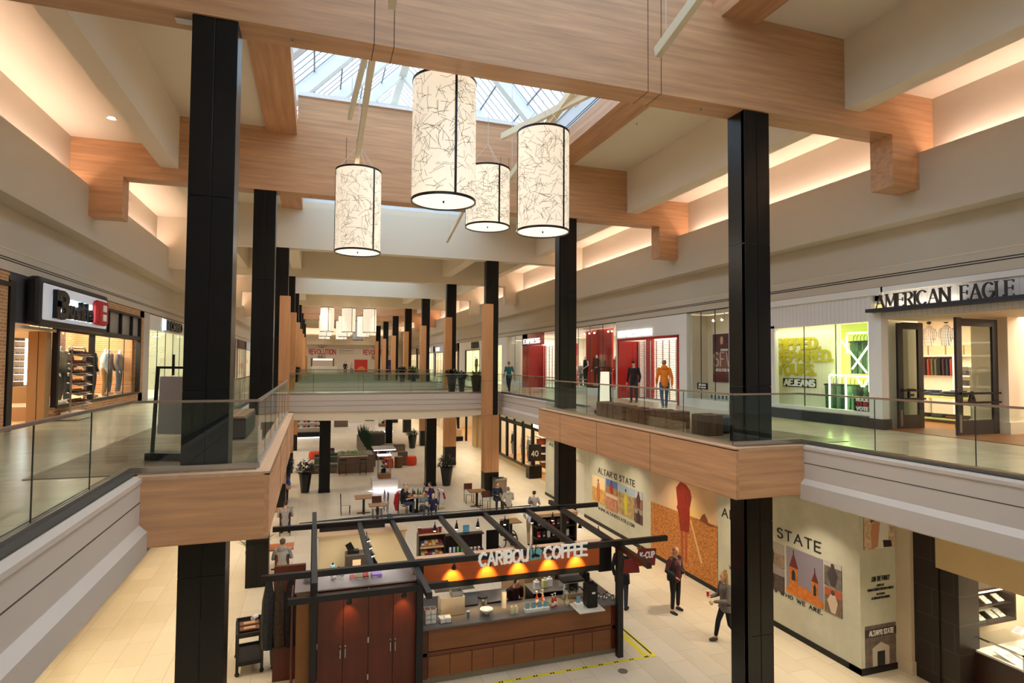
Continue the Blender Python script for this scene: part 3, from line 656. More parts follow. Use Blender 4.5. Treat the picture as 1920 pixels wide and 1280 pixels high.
# jeans on hooks
def jeans(mcol, h=.92, w=.34):
    b = MB(); n = 10
    def prof(zz): return .17-.03*zz
    for s in (-1, 1):
        b.tube([(s*w*.25,0,0),(s*w*.23,0,h*.5),(s*w*.2,0,h*.75)], [w*.16,w*.20,w*.25], 8)
    b.tube([(0,0,h*.68),(0,0,h*.85),(0,0,h)], [w*.42,w*.46,w*.43], 10)
    b.v = [(x, y*.4, z) for x, y, z in b.v]; return b
def jean_row(y0, y1, z, n, x, grp, lab, cols, seed=3, h=.92):
    rnd = random.Random(seed)
    for i in range(n):
        c = cols[i % len(cols)]; y = y0+(y1-y0)*i/(n-1)
        t = thing('jeans', lab % ordn(i), 'jeans', (x, y, z), RW+rnd.uniform(-.5,.5), grp)
        jeans(c, h).build('denim', mat('denim_%d_%d_%d' % c, c, .85, noise=(14,.3)), t, smooth=True)
        MB().box(-.15,.15,-.06,.06,h-.05,h-.01).build('waistband', mat('waistband', (30,36,40), .8), t)
        MB().tube([(0,0,h),(0,0,h+.12),(0,.06,h+.16)], .008, 5).build('hook', BLK, t)
DN = [(44,66,62),(58,84,88),(24,34,34),(70,96,90),(34,50,58),(90,120,110)]
jean_row(12.62, 11.85, 6.42, 8, 14.35, 'jeans hooked along the upper row of the window', 'jeans, %s from the left on the upper hooks of the lime window', DN)
jean_row(13.45, 11.9, 5.40, 12, 14.35, 'jeans hooked along the lower row of the window', 'jeans, %s from the left on the lower hooks of the lime window', DN, 5, .72)
t = thing('poster', 'black poster reading ROCK THE VOTE low in the jeans window', 'poster', (14.05, 12.3, 5.4), RW)
MB().box(-.05,.42,-.02,0,0,.42).build('board', BLACK, t)
for s, z in (('ROCK', .29), ('THE', .17), ('VOTE', .05)): letters(s, .085, .022, .006, WHITE if s != 'THE' else mat('sign_red', (190,30,30), .5), t, (.02,-.02,z), 0, width=.36, sx=.7)
# open door leaves
def door_leaf(y, x0, x1, label, low):
    t = thing('door_%d' % (1 if y > 11 else 2), label, 'door', (x0, y, F1))
    b = MB(); w = x1-x0; b.box(0,.19,-.03,.03,0,2.78 if low else 2.82); b.box(w-.19,w,-.03,.03,0,2.8); b.box(.19,w-.19,-.03,.03,0,.36); b.box(.19,w-.19,-.03,.03,2.62,2.8)
    b.build('door_frame', mat('navy_frame', (34,34,40), .45), t, bevel=.006)
    MB().box(.19,w-.19,-.006,.006,.36,2.62).build('glass', glass('door_glass', (.86,.9,.84), .12), t)
    b = MB(); b.box(.05,w-.02,-.10,-.06,.98,1.03); b.box(.05,w-.02,-.10,-.06,.76,.81); 
    letters('A' if y < 11 else 'E', .28, .06, .04, BLACK, t, (.3,-.06,.74))
    b.build('pull_bar', BLACK, t); MB().box(.03,.05,-.09,-.05,.08,.5).build('bolt', STEEL, t)
door_leaf(11.45, 14.50, 15.42, 'navy framed glass door leaf folded open beside the jeans window', True)
door_leaf(9.95, 14.48, 15.92, 'wide navy framed glass door leaf standing open in the middle of the entrance', False)
b = MB().box(16.0, 16.75, 9.75, 10.6, F1, 7.9); struct(b, 'trim_9', SHOPW); b = MB().box(15.95, 16.8, 9.7, 10.65, F1, F1+.3); struct(b, 'baseboard_right', SHOPW)
# shop fittings
WSH = mat('shelf_white', (240,236,226), .5)
def clothes_rack_wall(x, y0, y1, grp, seed, hz=1.5, wh='under the white wall shelf'):
    CN = {(60,36,30):'brown',(150,60,36):'rust',(40,46,58):'slate',(90,88,60):'olive',(190,150,110):'tan',(30,30,34):'black',(120,30,30):'wine red'}; rnd = random.Random(seed); cols = [(60,36,30),(150,60,36),(40,46,58),(90,88,60),(190,150,110),(30,30,34),(120,30,30)]
    n = int((y1-y0)/.13)
    for i in range(n):
        c = rnd.choice(cols); t = thing('hanging_shirt', '%s garment, %s from the right in the row hung %s' % (CN[c], ordn(i), wh), 'clothes', (x, y0+.13*i, F1+hz), 0, grp)
        b = MB().prism([(0,0),(.22,0),(.24,.55),(.10,.62),(.02,.62),(-.12,.55),(-.10,0)], 'Y', 0, .05); b.v = [(a, b_, c_-.62) for a, b_, c_ in b.v]
        b.build('garment', mat('cloth_%d_%d_%d' % c, c, .85, noise=(30,.12)), t)
def folded_stack(x, y, z, n, grp, seed=1, w=.32, d=.28, wh='on the shop shelves'):
    FN = {(38,44,62):'navy',(24,26,34):'black',(60,66,80):'slate',(80,50,40):'brown',(160,86,50):'orange'}
    rnd = random.Random(seed); cols = [(38,44,62),(24,26,34),(60,66,80),(80,50,40),(160,86,50)]
    for i in range(n):
        c = rnd.choice(cols[:3] if rnd.random() < .8 else cols); t = tag(MB().rbox((0,0,.018), (d, w, .034)).build('folded_clothes', mat('fold_%d_%d_%d' % c, c, .85), None, bevel=.012), '%s folded garment, %s from bottom, %s' % (FN[c], ordn(i), wh), 'clothes', grp)
        t.location = (x, y, z+.037*i)
t = thing('wall_shelving', 'white wall shelving with boxes, shirts and jeans seen through the shop entrance', 'shelving', (20.6, 11.6, F1))
b = MB()
for z in (.55,.95,1.3,1.62): b.box(20.4,20.9,12.4,14.05,F1+z,F1+z+.05)
b.box(20.4,20.9,12.4,15.6,F1+1.98,F1+2.03); b.box(20.38,20.42,14.05,14.11,F1,F1+2.0); b.build('shelf', WSH, t, A=True)
for i, yy in enumerate((12.6,13.2,13.8,14.4,15.0)): MB().box(20.45,20.85,yy,yy+.55,F1+2.03,F1+2.03+.32).build('box', mat('kraft_box', (222,190,150), .7), t, A=True)
clothes_rack_wall(20.5, 14.15, 15.5, 'garments hanging under the white wall shelf', 4, 1.95)
for i in range(4):
    for j in range(3): folded_stack(20.62, 12.7+.4*i, F1+(.6,1.0,1.35)[j], 5, 'jeans folded on the wall shelves', i*3+j, wh='%s stack from right, %s wall shelf' % (ordn(i), ('lowest','middle','upper')[j]))
t = thing('display_table', 'low white table loaded with folded jeans inside the open shop', 'table', (17.6, 12.0, F1))
b = MB().box(17.2,18.6,11.0,13.6,F1+.72,F1+.78); b.box(17.25,18.55,11.05,13.55,F1+.1,F1+.14)
b.build('table_top', mat('lime_table', (200,206,120), .5), t, A=True)
for sx_, sy_ in ((17.25,11.05),(18.5,11.05),(17.25,13.5),(18.5,13.5)): MB().box(sx_,sx_+.06,sy_,sy_+.06,F1,F1+.72).build('leg', WSH, t, A=True)
for i in range(3):
    for j in range(6): folded_stack(17.42+.45*i, 11.25+.42*j, F1+.78, 2+(i+j)%3, 'garments folded on the shop tables', 20+i*6+j, wh='%s stack from front, %s row of the table' % (ordn(j), ('left','centre','right')[i]))
for j in range(6): folded_stack(17.5, 11.25+.42*j, F1+.14, 3, 'garments folded on the shop tables', 50+j, wh='%s stack on the shelf under the table' % ordn(j))
t = thing('poster', 'landscape poster of an orange cliff on the back wall of the open shop', 'poster', (21.02, 14.15, 7.42), RW)
MB().box(0,1.0,-.03,0,0,.86).build('print', mat('cliff_print', (200,140,70), .6, noise=((2,2,2),.6)), t); MB().prism([(.0,0),(.45,0),(.5,.5),(.25,.7),(0,.84)], 'Y', -.04, -.03).build('print', mat('cliff_dark', (90,50,30), .6), t)
MB().prism([(.5,.6),(1,.5),(1,.86),(.45,.86)], 'Y', -.04, -.03).build('print', mat('print_sky', (130,170,210), .6), t)
for yy, c, lab in ((15.05,(180,160,140),'checked shirt torso form'),(14.45,(70,80,110),'navy sweater torso form')):
    t = thing('torso_form', lab+' standing on top of the white wall shelving', 'torso form', (20.65, yy, F1+2.36), RW); b = MB(); b.tube([(0,0,0),(0,0,.35),(0,0,.6),(0,0,.72)], [.16,.2,.17,.06], 12); b.sph((-.2,0,.4),(.08,.1,.22)); b.sph((.2,0,.4),(.08,.1,.22))
    b.build('torso', brick('check_%d' % c[0], c, tuple(v//2 for v in c), (230,224,216), .05, .05, (0,0,0), .01, 0, .8, swap='XZY'), t, smooth=True)
    MB().sph((0,0,.82),(.09,.1,.06)).build('hat', mat('hat_dark', (50,50,48), .8), t, smooth=True)
t = thing('wall_shelving', 'wall shelving with jeans and a black cap, right of the shop column', 'shelving', (19.5, 7.8, F1))
b = MB()
for z in (.35,1.0,1.5,1.95,2.35): b.box(19.3,19.7,6.6,9.6,F1+z,F1+z+.05)
b.build('shelf', WSH, t, A=True); clothes_rack_wall(19.45, 7.1, 9.5, 'garments on the shelving right of the shop column', 9, 1.45, 'right of the shop column')
for j in range(5): folded_stack(19.5, 7.4+.42*j, F1+.4, 4, 'jeans folded on the wall shelves', 70+j, wh='%s stack on the shelves right of the column' % ordn(j))
t = thing('clothing_poster', 'dark torso photograph panel above the shelving at the right edge', 'poster', (19.05, 9.2, F1+2.42), RW)
MB().box(0,1.2,-.03,0,0,.95).build('print', mat('dark_print', (46,42,48), .5, noise=((3,3,3),.6)), t)
for y_, x_ in ((11.0, 15.9), (9.3, 16.0)):
    t = thing('security_gate', 'slim grey anti-theft gate standing inside the shop entrance, %s' % ('by the jeans window' if y_ > 10 else 'by the column'), 'security gate', (x_+.4, y_, F1))
    b = MB().tube([(0,-.18,0),(0,-.18,1.5),(0,-.1,1.62),(0,.1,1.62),(0,.18,1.5),(0,.18,0)], .022, 8); b.build('gate_frame', mat('gate_grey', (150,150,140), .5), t)
    MB().box(-.03,.03,-.22,.22,0,.12).build('base', BLK, t)
# ---------------- menswear and womenswear frontage
RED = mat('gloss_red', (168,22,20), .15); REDM = mat('red_panel', (176,26,24), .35)
side_wall('wall_right', SHOPWH, 1, [(20.0,25.67,7.82,8.69),(20.0,20.45,5.0,7.82),(25.5,25.67,5.0,7.82),(15.9,20.0,5.0,5.32),(19.9,20.0,5.32,8.69),(15.9,17.4,5.0,8.69),(25.67,31.6,5.0,5.35),(43.0,43.7,5,8.69)], t=.22)
side_wall('trim_10', REDM, 1, [(20.42,25.52,7.75,7.86),(20.42,20.52,5.0,7.8)], x=13.93, t=.1)
b = MB().box(13.95, 15.1, 25.35, 25.5, F1, 7.76); b.box(13.95,15.1,20.5,20.56,F1,7.76); struct(b, 'trim_11', RED)
side_wall('wall_right', RED, 1, [(35.6,39.3,7.9,8.66),(38.3,39.3,5.0,8.66),(31.6,32.9,5.0,8.66)], x=13.94, t=.2)
b = MB().box(13.95, 15.2, 38.0, 38.3, F1, 7.9); struct(b, 'trim_11', RED)
pane(1, 17.4, 19.9, 5.32, 8.66, 3, nm='window_6'); pane(1, 25.7, 31.6, 5.35, 8.66, 4, nm='window_7'); pane(1, 39.3, 43.0, 5.3, 8.66, 2, nm='window_8')
room(1, 16.0, 25.6, F1, 8.66, 7, SHOPWH, WSH, light=260, n=3); room(1, 25.75, 43.4, F1, 8.66, 7, SHOPWH, WSH, light=420, n=4)
def sign(lab, s, h, m, y, z, w, x=13.93, side=1, ext=.10, **k):
    t = thing('shop_sign', lab, 'sign', (x, y, z), RW if side > 0 else LW)
    letters(s, h, h*.17, ext*.5, m, t, (0,0,0), 0, width=w, sx=.75, gap=.2, **k); return t
GLOWW = mat('glow_white', (250,250,250), .4, emit=(255,252,246), es=.55)
t = sign('white illuminated letters EXPRESSMEN over the red edged shutter', 'EXPRESS', .27, GLOWW, 25.35, 7.94, 1.9)
letters('MEN', .27, .05, .05, GLOWW, t, (2.0,0,0), 0, width=.92, sx=.75, gap=.2)
sign('white illuminated letters EXPRESS on the glossy red front', 'EXPRESS', .30, GLOWW, 38.9, 8.02, 3.0)
def shutter(y0, y1, z0, z1, lab, x=15.0):
    t = thing('roller_grille', lab, 'roller grille', (x, (y0+y1)/2, z0)); g = mat('grille_metal', (176,164,166), .4, .6)
    b = MB(); z = z0+.05
    while z < z1: b.box(x, x+.02, y0, y1, z, z+.016); z += .085
    b.build('slats', g, t, A=True); n = max(3, round((y1-y0)/.55))
    for i in range(n+1): yy = y0+(y1-y0)*i/n; MB().box(x-.015, x+.03, yy-.02, yy+.02, z0, z1).build('stile', g, t, A=True)
    MB().box(x-.02,x+.04,y0,y1,z0,z0+.07).build('bottom_bar', g, t, A=True)
shutter(20.58, 25.3, F1, 7.75, 'closed metal roller grille under the EXPRESSMEN sign'); shutter(33.2, 37.9, F1, 7.85, 'closed metal roller grille in the glossy red front')
b = MB().box(15.6, 15.7, 25.0, 25.6, F1, 8.6); b.box(17.0, 17.1, 21.0, 24.0, F1, 7.0); b.box(16.4,16.5,35.5,38.2,F1,8); struct(b, 'wall_right', REDM)
b = MB().box(15.2, 15.3, 28.4, 31.6, 5.35, 8.6); struct(b, 'wall_right', REDM)
b = MB().box(14.0, 15.6, 25.7, 31.6, F1, 5.36); b.box(14.0,15.6,16.0,19.95,F1,5.33); b.box(14.0,15.4,39.3,43.4,F1,5.3); struct(b, 'floor', WHITE)
b = MB().box(14.9, 15.0, 16.1, 19.9, 5.33, 8.6); b.box(14.16,14.9,19.82,19.9,5.33,8.6); b.box(15.4,15.5,39.3,43.2,5.3,8.66); struct(b, 'wall_right', SHOPW)
for i in range(9): 
    yy = (17.8,18.3,18.8,26.3,26.9,27.3,28.9,29.5,30.1)[i]
    t = thing('track_spotlight', 'small white track spotlight, %s from the right above the shop windows' % ordn(i), 'spotlight', (14.5, yy, 8.45), 0, 'track spotlights in the right shop windows')
    b = MB().cyl((0,0,0), .015, .18); b.tube([(0,0,0),(-.06,.05,-.10)], [.03,.06], 8); b.build('spot', WHITE, t); MB().sph((-.07,.06,-.115), .045, 8, 5).build('bulb', mat('bulb_glow', (255,250,230), .5, emit=(255,240,210), es=12), t)
t = thing('poster', 'tall maroon poster with the letters SFW in the corner shop window', 'poster', (14.88, 19.45, 5.98), RW)
MB().box(0,1.4,-.03,0,0,1.86).build('backing', mat('poster_plum', (92,40,52), .5, noise=((3,3,8),.35)), t)
b = MB(); b.prism([(.30,.0),(.45,.0),(.52,.75),(.62,0.02),(.76,.02),(.70,.8),(.80,1.35),(.62,1.48),(.44,1.46),(.28,1.3),(.34,.7)], 'Y', -.035, -.03); b.build('figure', mat('poster_maroon', (110,26,34), .5), t)
b = MB(); b.prism([(.48,1.46),(.60,1.46),(.63,1.62),(.6,1.74),(.5,1.76),(.45,1.64)], 'Y', -.04, -.03); b.build('face', mat('skin_light', SK['light'], .55), t)
letters('SFW', .52, .05, .01, mat('poster_pale', (214,160,170), .5), t, (.12,-.035,.62), 0, width=1.15, sx=.7); letters('STYLE FOR WORK', .09, .02, .008, WHITE, t, (.18,-.035,.42), 0, width=1.05)
letters('EXPRESS', .07, .02, .008, WHITE, t, (.5,-.04,1.2), 0, width=.4)
t = thing('shoe_boxes', 'row of white boxes lettered in black under the SFW poster', 'box', (14.8, 19.35, 5.33), RW)
for i in range(6): MB().box(.22*i,.22*i+.2,-.15,0,0,.17).build('box', WHITE, t); letters('RES'[i%3], .11, .03, .006, BLACK, t, (.22*i+.05,-.15,.03))
t = thing('notice', 'small black notice panel at the left edge of the corner shop window', 'notice', (13.92, 19.15, 5.72), RW); MB().box(0,.62,-.02,0,0,.24).build('panel', BLACK, t)
letters('SIZE IN-MO', .07, .016, .004, WHITE, t, (.1,-.02,.13), 0, width=.42); letters('FIT WEAR', .05, .012, .004, WHITE, t, (.08,-.02,.04), 0, width=.44)
t = thing('poster', 'large photograph poster of a woman in red against rust tones in the womenswear window', 'poster', (15.1, 27.7, 5.9), RW)
MB().box(0,1.85,-.03,0,0,2.2).build('backing', mat('rust_print', (130,66,36), .5, noise=((2,2,3),.6)), t); MB().prism([(.7,0),(1.3,0),(1.25,.9),(1.35,1.3),(.95,1.5),(.55,1.3),(.7,.8)], 'Y', -.04, -.03).build('figure', mat('poster_red', (206,34,30), .5), t)
MB().prism([(.85,1.5),(1.05,1.5),(1.1,1.8),(.95,1.9),(.8,1.75)], 'Y', -.045, -.03).build('face', mat('skin_tan', SK['tan'], .55), t)
def mannequin(lab, x, y, z, rz, top, legs, **k):
    return person(lab, (x, y, z), rz, 'stand', k.pop('h', 1.8), top=top, legs=legs, hair=None, mann=True, head=k.pop('head', False), cat='mannequin', name='mannequin', shoes=k.pop('shoes', (220,220,216)), vox=.018, mods=k.pop('mods', dict(er=(.34,.0,1.18), wr=(.16,-.16,1.02))), **k)
mannequin('headless white mannequin in black vest and trousers, leftmost before the red window panel', 14.6, 30.4, 5.36, RW, (40,24,30), (24,22,24), sleeve=0)
mannequin('headless white mannequin in a brown jacket and trousers on a black plinth', 14.6, 29.0, 5.45, RW+.4, (70,44,38), (60,32,30))
MB_ = thing('plinth', 'black plinth under the brown suited mannequin', 'plinth', (14.6, 29.0, 5.36)); MB().box(-.4,.4,-.5,.5,0,.1).build('block', BLACK, MB_)
mannequin('headless white mannequin in a red jacket nearest the white shop portal', 14.5, 26.7, 5.36, RW, (206,30,30), (190,26,28))
for yy, c in ((22.0,(170,160,160)),(23.0,(60,60,70)),(21.3,(120,110,110)),(34.4,(90,100,110)),(35.4,(150,140,140))):
    mannequin('mannequin in %s clothes behind the closed grille, %s' % ('pale' if c[0] > 130 else 'dark', {22.0:'centre of the menswear entrance',23.0:'left of centre in the menswear entrance',21.3:'nearest in the menswear entrance',34.4:'nearest in the red front',35.4:'farther in the red front'}[yy]), 16.2, yy, F1, RW, c, (50,50,56), head=True)
# ---------------- pale shop with the red coat window, and the run of shops beyond it
CRM = mat('pale_yellow_wall', (238,232,196), .6)
side_wall('wall_right', SHOPWH, 1, [(50.0,50.7,5,8.69),(56.1,58.6,5,8.69),(50.7,56.1,7.9,8.69),(50.7,56.1,5,5.4),(43.7,44.2,5,8.69),(49.4,50,5,8.69),(44.2,49.4,8.1,8.69)])
pane(1, 50.7, 56.1, 5.4, 7.9, 2, fr=(BLACK,.08), nm='window_9'); room(1, 50.2, 58.4, F1, 8.6, 3, CRM, WSH, light=200, col=(1,.95,.7)); room(1, 43.9, 49.9, F1, 8.6, 4, CRM, WSH, light=120)
pane(1, 44.2, 49.4, 5.0, 8.1, 3, nm='window_10')
sign('grey shop letters above the window with the red coat', 'HAVANA', .5, mat('sign_grey', (90,84,70), .5), 53.5, 8.05, 2.6)
mannequin('mannequin in a bright red coat in the pale distant window', 14.6, 52.6, 5.4, RW, (220,30,34), (200,24,30), head=True, h=2.0)
mannequin('dark dressed mannequin beside the red coat in the pale distant window', 14.6, 54.2, 5.4, RW, (40,44,50), (30,34,40), head=True, h=1.95)
rs = random.Random(5)
for i, (y0, y1, c, lp) in enumerate(((58.8,66,(90,60,44),90),(66,72,(210,214,220),160),(72,78,(236,232,220),220),(78,85,(150,140,130),120),(85,92,(220,214,200),160),(92,99,(190,170,140),120))):
    m = mat('shopfront_%d' % i, c, .6); side_wall('wall_right', m, 1, [(y0,y0+.5,5,8.69),(y1-.5,y1,5,8.69),(y0,y1,7.9,8.69)]); pane(1, y0+.5, y1-.5, 5.05, 7.9, 3, fr=(BLACK if i%2 else STEEL,.06), nm='window_11')
    room(1, y0, y1, F1, 8.6, 4, SHOPW, WSH, light=lp); MB_ = sign('distant lit shop sign, shop %s beyond the pale one' % ('first','second','third','fourth','fifth','sixth')[i], ('NOVA','MODA','GEMS','AVEDA','TOYS','HOME')[i] if False else 'MODE', .35, GLOWW, y0+4.5, 8.1, 2.0) if i in (1,2) else None
    side_wall('wall_left', m, -1, [(y0,y0+.5,5,8.69),(y1-.5,y1,5,8.69),(y0,y1,7.9,8.69)]); pane(-1, y0+.5, y1-.5, 5.05, 7.9, 3, fr=(STEEL,.06), nm='window_12'); room(-1, y0, y1, F1, 8.6, 4, SHOPW, WSH, light=lp)
# ================================================================ left side shops
# ---------------- brick fronted denim shop
side_wall('wall_left', BRICKW, -1, [(15.2,16.55,5.0,8.69),(22.1,27.9,8.42,8.69),(27.3,27.9,5,8.69),(19.2,27.9,5.0,5.36)], t=.2)
b = MB().box(XL-.2, XL, 16.55, 22.1, 7.55, 8.69); b.box(XL-.14, XL+.02, 16.5, 16.62, 5, 8.6); struct(b, 'wall_left', mat('slate_panel', (70,72,78), .5))
b = MB().box(XL-.12, XL+.05, 16.5, 16.75, 5.0, 8.5); b.box(XL-.12,XL+.05,15.2,16.5,8.35,8.45)
for yy in (19.25, 22.0): b.box(XL-.1, XL+.04, yy, yy+.14, 5.36, 7.6)
b.box(XL-.1,XL+.05,19.3,27.35,7.46,7.62); b.box(XL-.1,XL+.05,22.05,27.35,8.36,8.44); b.box(XL-.1,XL+.05,27.22,27.36,5.36,8.4); b.box(XL-.1,XL+.05,19.3,27.3,5.34,5.42)
for yy in (23.4, 24.75, 26.1): b.box(XL-.1, XL+.05, yy, yy+.1, 7.6, 8.4)
struct(b, 'trim_12', mat('dark_window_frame', (30,29,28), .45))
b = MB().box(XL-.08, XL-.05, 22.1, 27.3, 7.6, 8.4); struct(b, 'trim_13', mat('frosted_transom', (150,144,134), .4))
pane(-1, 22.15, 27.25, 5.42, 7.46, 3, nm='window_13'); pane(-1, 19.4, 22.0, 5.42, 7.46, 1, nm='window_14')
b = MB().box(XL-1.6, XL, 16.6, 19.3, 7.42, 7.5); struct(b, 'ceiling', CEIL)
b = MB().box(XL-.50, XL-.29, 18.9, 19.24, 5.0, 7.41); b.box(XL-.27,XL-.1,18.9,19.24,5,7.41); struct(b, 'wall_left', mat('kraft_panel', (176,142,96), .7))
room(-1, 15.3, 27.9, F1, 8.3, 6.5, mat('rust_wall', (160,122,90), .7), mat('honey_floor', (206,160,104), .4, noise=((1,8,1),.15)), light=560, n=3, col=(1,.84,.62))
b = MB().box(XL-2.2, XL-2.1, 25.6, 27.1, 5.39, 8.2); b.box(XL-2.2,XL-.2,27.1,27.25,5.39,8.2); struct(b, 'wall_left', BRICKW)
b = MB().box(XL-2.1, XL-.1, 19.35, 27.2, F1, 5.38); struct(b, 'floor', mat('plinth_wood', (190,160,120), .6))
area('window_spots', (XL-1.0, 24.5, 8.1), (1.2, 5), 150, (1,.86,.66))
t = thing('shop_sign', 'framed sign with raised black script name and red buckle mark over the brick shop entrance', 'sign', (XL+.05, 17.2, 7.5), LW)
MB().box(0,5.0,-.30,0,0,1.22).build('sign_frame', mat('sign_frame', (36,35,35), .5), t, bevel=.1)
MB().box(.14,4.86,-.32,-.2,.14,1.08).build('sign_face', mat('sign_face', (206,206,208), .5, emit=(190,195,205), es=.25), t, bevel=.08)
letters('B', .58, .15, .10, BLACK, t, (.75,-.34,.30), 0, width=.56)
b = MB(); x = 1.50
for ch in 'uckle':
    o = text(ch, .66, BLACK, t, (x,-.39,.30), (pi/2,0,0), ext=.05, bold=.03, name='lettering'); x += {'u':.43,'c':.37,'k':.40,'l':.22,'e':.4}[ch]
MB().box(.7,3.45,-.335,-.325,.27,.80).build('halo', mat('sign_halo', (230,244,255), .4, emit=(214,238,255), es=2.2), t, bevel=.02)
MB().box(3.45,4.35,-.52,-.32,.22,.98).build('buckle_mark', mat('sign_red'), t, bevel=.14); MB().box(3.75,4.05,-.54,-.5,.36,.56).build('buckle_mark', WHITE, t); MB().box(3.75,4.05,-.54,-.5,.64,.84).build('buckle_mark', WHITE, t)
t = thing('eyewear_display', 'tall tan cabinet on casters with brightly lit shelves of glasses in the brick shop entrance', 'display cabinet', (-8.25, 21.55, F1+.012), .36)
TAN = mat('tan_cabinet', (178,142,96), .6); b = MB(); b.box(-.4,.4,-.3,.3,.12,.85); b.box(-.4,-.3,-.3,.3,.85,2.3); b.box(.3,.4,-.3,.3,.85,2.3); b.box(-.4,.4,-.3,.3,2.3,2.6); b.box(-.4,.4,.2,.3,.85,2.3); b.build('cabinet', TAN, t, bevel=.01)
for x in (-.3,0,.3): MB().sph((x,-.25,.06), .06).build('caster', BLK, t)
for z in (1.0,1.2,1.4,1.6,1.8,2.0,2.2): 
    MB().box(-.3,.3,-.28,.2,z,z+.012).build('shelf', mat('bright_shelf', (240,244,250), .4, emit=(230,240,255), es=.4), t)
    b = MB()
    for i in range(5):
        for e in (-1,1): b.sph((-.22+.11*i+e*.022,-.2,z+.05), (.02,.01,.016), 8, 5)
    b.build('glasses', mat('eyeglass_black', (40,40,46), .2), t)
MB().box(-.05,.01,-.3,-.28,.9,2.28).build('light_tube', mat('cool_tube', (240,248,255), .3, emit=(235,245,255), es=7), t)
t = thing('shoe_rack', 'chrome rack on a cream base filled with brown shoes outside the brick shop', 'shoe rack', (-6.35, 19.75, F1), LW)
b = MB(); 
for x in (-.5,.5): b.tube([(x,0,.2),(x,0,1.95),(x*.9,0,2.0),(0,0,2.0)], .025, 8)
b.build('rack_frame', CHROME, t); MB().box(-.55,.55,-.2,.2,.02,.22).build('base', mat('rack_cream', (226,214,186), .6), t)
for i in range(6):
    z = .45+.27*i; MB().rbox((0,-.05,z), (1.0,.32,.02), Matrix.Rotation(.25, 3, 'X')).build('shelf', STEEL, t)
def shoe(lab, loc, rz, c, grp):
    t = thing('shoe', lab, 'shoe', loc, rz, grp); b = MB(); b.tube([(0,.10,.045),(0,.02,.05),(0,-.07,.035),(0,-.14,.03)], [.04,.042,.036,.022], 8); b.tube([(0,.09,.05),(0,.10,.11)], [.035,.034], 8)
    b.build('upper', mat('shoe_%d_%d_%d' % c, c, .45), t, smooth=True); MB().box(-.038,.038,-.15,.13,0,.02).build('sole', mat('sole', (196,170,130), .7), t)
for i in range(6):
    for j in range(5):
        shoe('%s leather shoe, %s from the left on the %s shelf of the chrome rack' % (('brown','dark brown','black','tan')[(i*2+j)%4], ordn(j), ('lowest','second','third','fourth','fifth','top')[i]), (-6.35+.03, 19.75-.4+.2*j, F1+.47+.27*i), LW, ((96,48,28),(60,34,26),(40,30,28),(130,74,44))[(i*2+j)%4], 'shoes on the chrome rack')
MC = [(23.5,(46,40,42),(40,52,74),'dark jacket and blue jeans, leftmost behind the glass'),(24.15,(96,90,92),(50,64,90),'grey shirt and jeans, beside the dark jacket one'),(24.95,(206,214,220),(150,120,74),'pale denim shirt and khaki trousers'),(25.75,(84,80,82),(70,80,90),'charcoal top behind the khaki trousers one'),(26.6,(120,112,110),(64,82,104),'grey sweater and ripped jeans nearest the brick end wall')]
for i, (yy, a, c, l) in enumerate(MC): mannequin('headless mannequin in '+l, XL-.5-.12*(i%2), yy, 5.39, LW+.3*(i%3-1), a, c, mods=dict(), shoes=(150,120,90))
mannequin('mannequin in an olive puffer vest behind the shoe rack window', XL-.5, 21.0, 5.39, LW, (64,58,48), (50,40,38)); mannequin('mannequin in a brown leather jacket behind the shoe rack window', XL-.5, 21.6, 5.39, LW, (80,50,38), (40,36,40))
for i, (c, l) in enumerate((((40,38,40),'black'),((214,40,36),'bright red'),((120,150,190),'pale blue'))):
    t = thing('hanging_shirt', l+' shirt hung high on the wall of the brick shop', 'shirt', (-10.45+.46*i, 24.2, 6.86), 0)
    t.scale = (.40,.40,.40)
    MB().prism([(-.55,0),(.55,0),(.5,1.0),(.75,.55),(.95,.7),(.6,1.3),(.2,1.42),(-.2,1.42),(-.6,1.3),(-.95,.7),(-.75,.55),(-.5,1.0)], 'Y', -.1, 0).build('cloth', mat('shirt_%d' % i, c, .8), t)
for i, c in enumerate(((220,180,140),(130,170,150),(200,150,120),(90,60,50))):
    t = thing('poster', ('portrait','green','orange','brown')[i]+' fashion banner hanging above the window mannequins', 'poster', (XL-1.9, 22.6+.75*i, 7.0), LW); MB().box(0,.6,-.02,0,0,1.1).build('print', mat('banner_%d' % i, c, .6, noise=((4,4,4),.3)), t); MB().sph((.3,-.03,.75),(.14,.01,.18)).build('face', mat('skin_tan'), t)
# ---------------- white fronted shop beside it and the run beyond
side_wall('wall_left', mat('pale_stone', (200,192,180), .6), -1, [(27.9,28.8,5,8.69),(58,58.8,5,8.69)], t=.2)
side_wall('wall_left', SHOPWH, -1, [(28.8,38.6,8.02,8.66),(38.2,38.6,5,8.02)], t=.16)
pane(-1, 28.85, 38.2, 5.15, 8.02, 6, nm='window_15'); room(-1, 28.2, 38.6, F1, 8.6, 5, mat('sage_wall', (206,206,176), .6), WSH, light=260, n=2, col=(1,.94,.8))
sign('black block letters TORRID with a cold glow on the white shop fascia', 'TORRID', .40, BLACK, 31.4, 8.14, 3.0, x=XL+.06, side=-1, ext=.22)
t = thing('sign_glow', 'cold white glow panel at the left of the TORRID letters', 'light', (XL+.06, 31.1, 8.12), LW); MB().box(-.12,.1,-.05,0,-.03,.46).build('glow', mat('sign_halo'), t)
mannequin('mannequin in a red top with a white skirt in the TORRID window', XL-.8, 30.0, 5.2, LW, (150,30,44), (40,60,50), head=True); mannequin('mannequin in dark clothes behind the window joint of the TORRID shop', XL-1.2, 33.0, 5.2, LW, (70,46,50), (60,40,44), head=True)
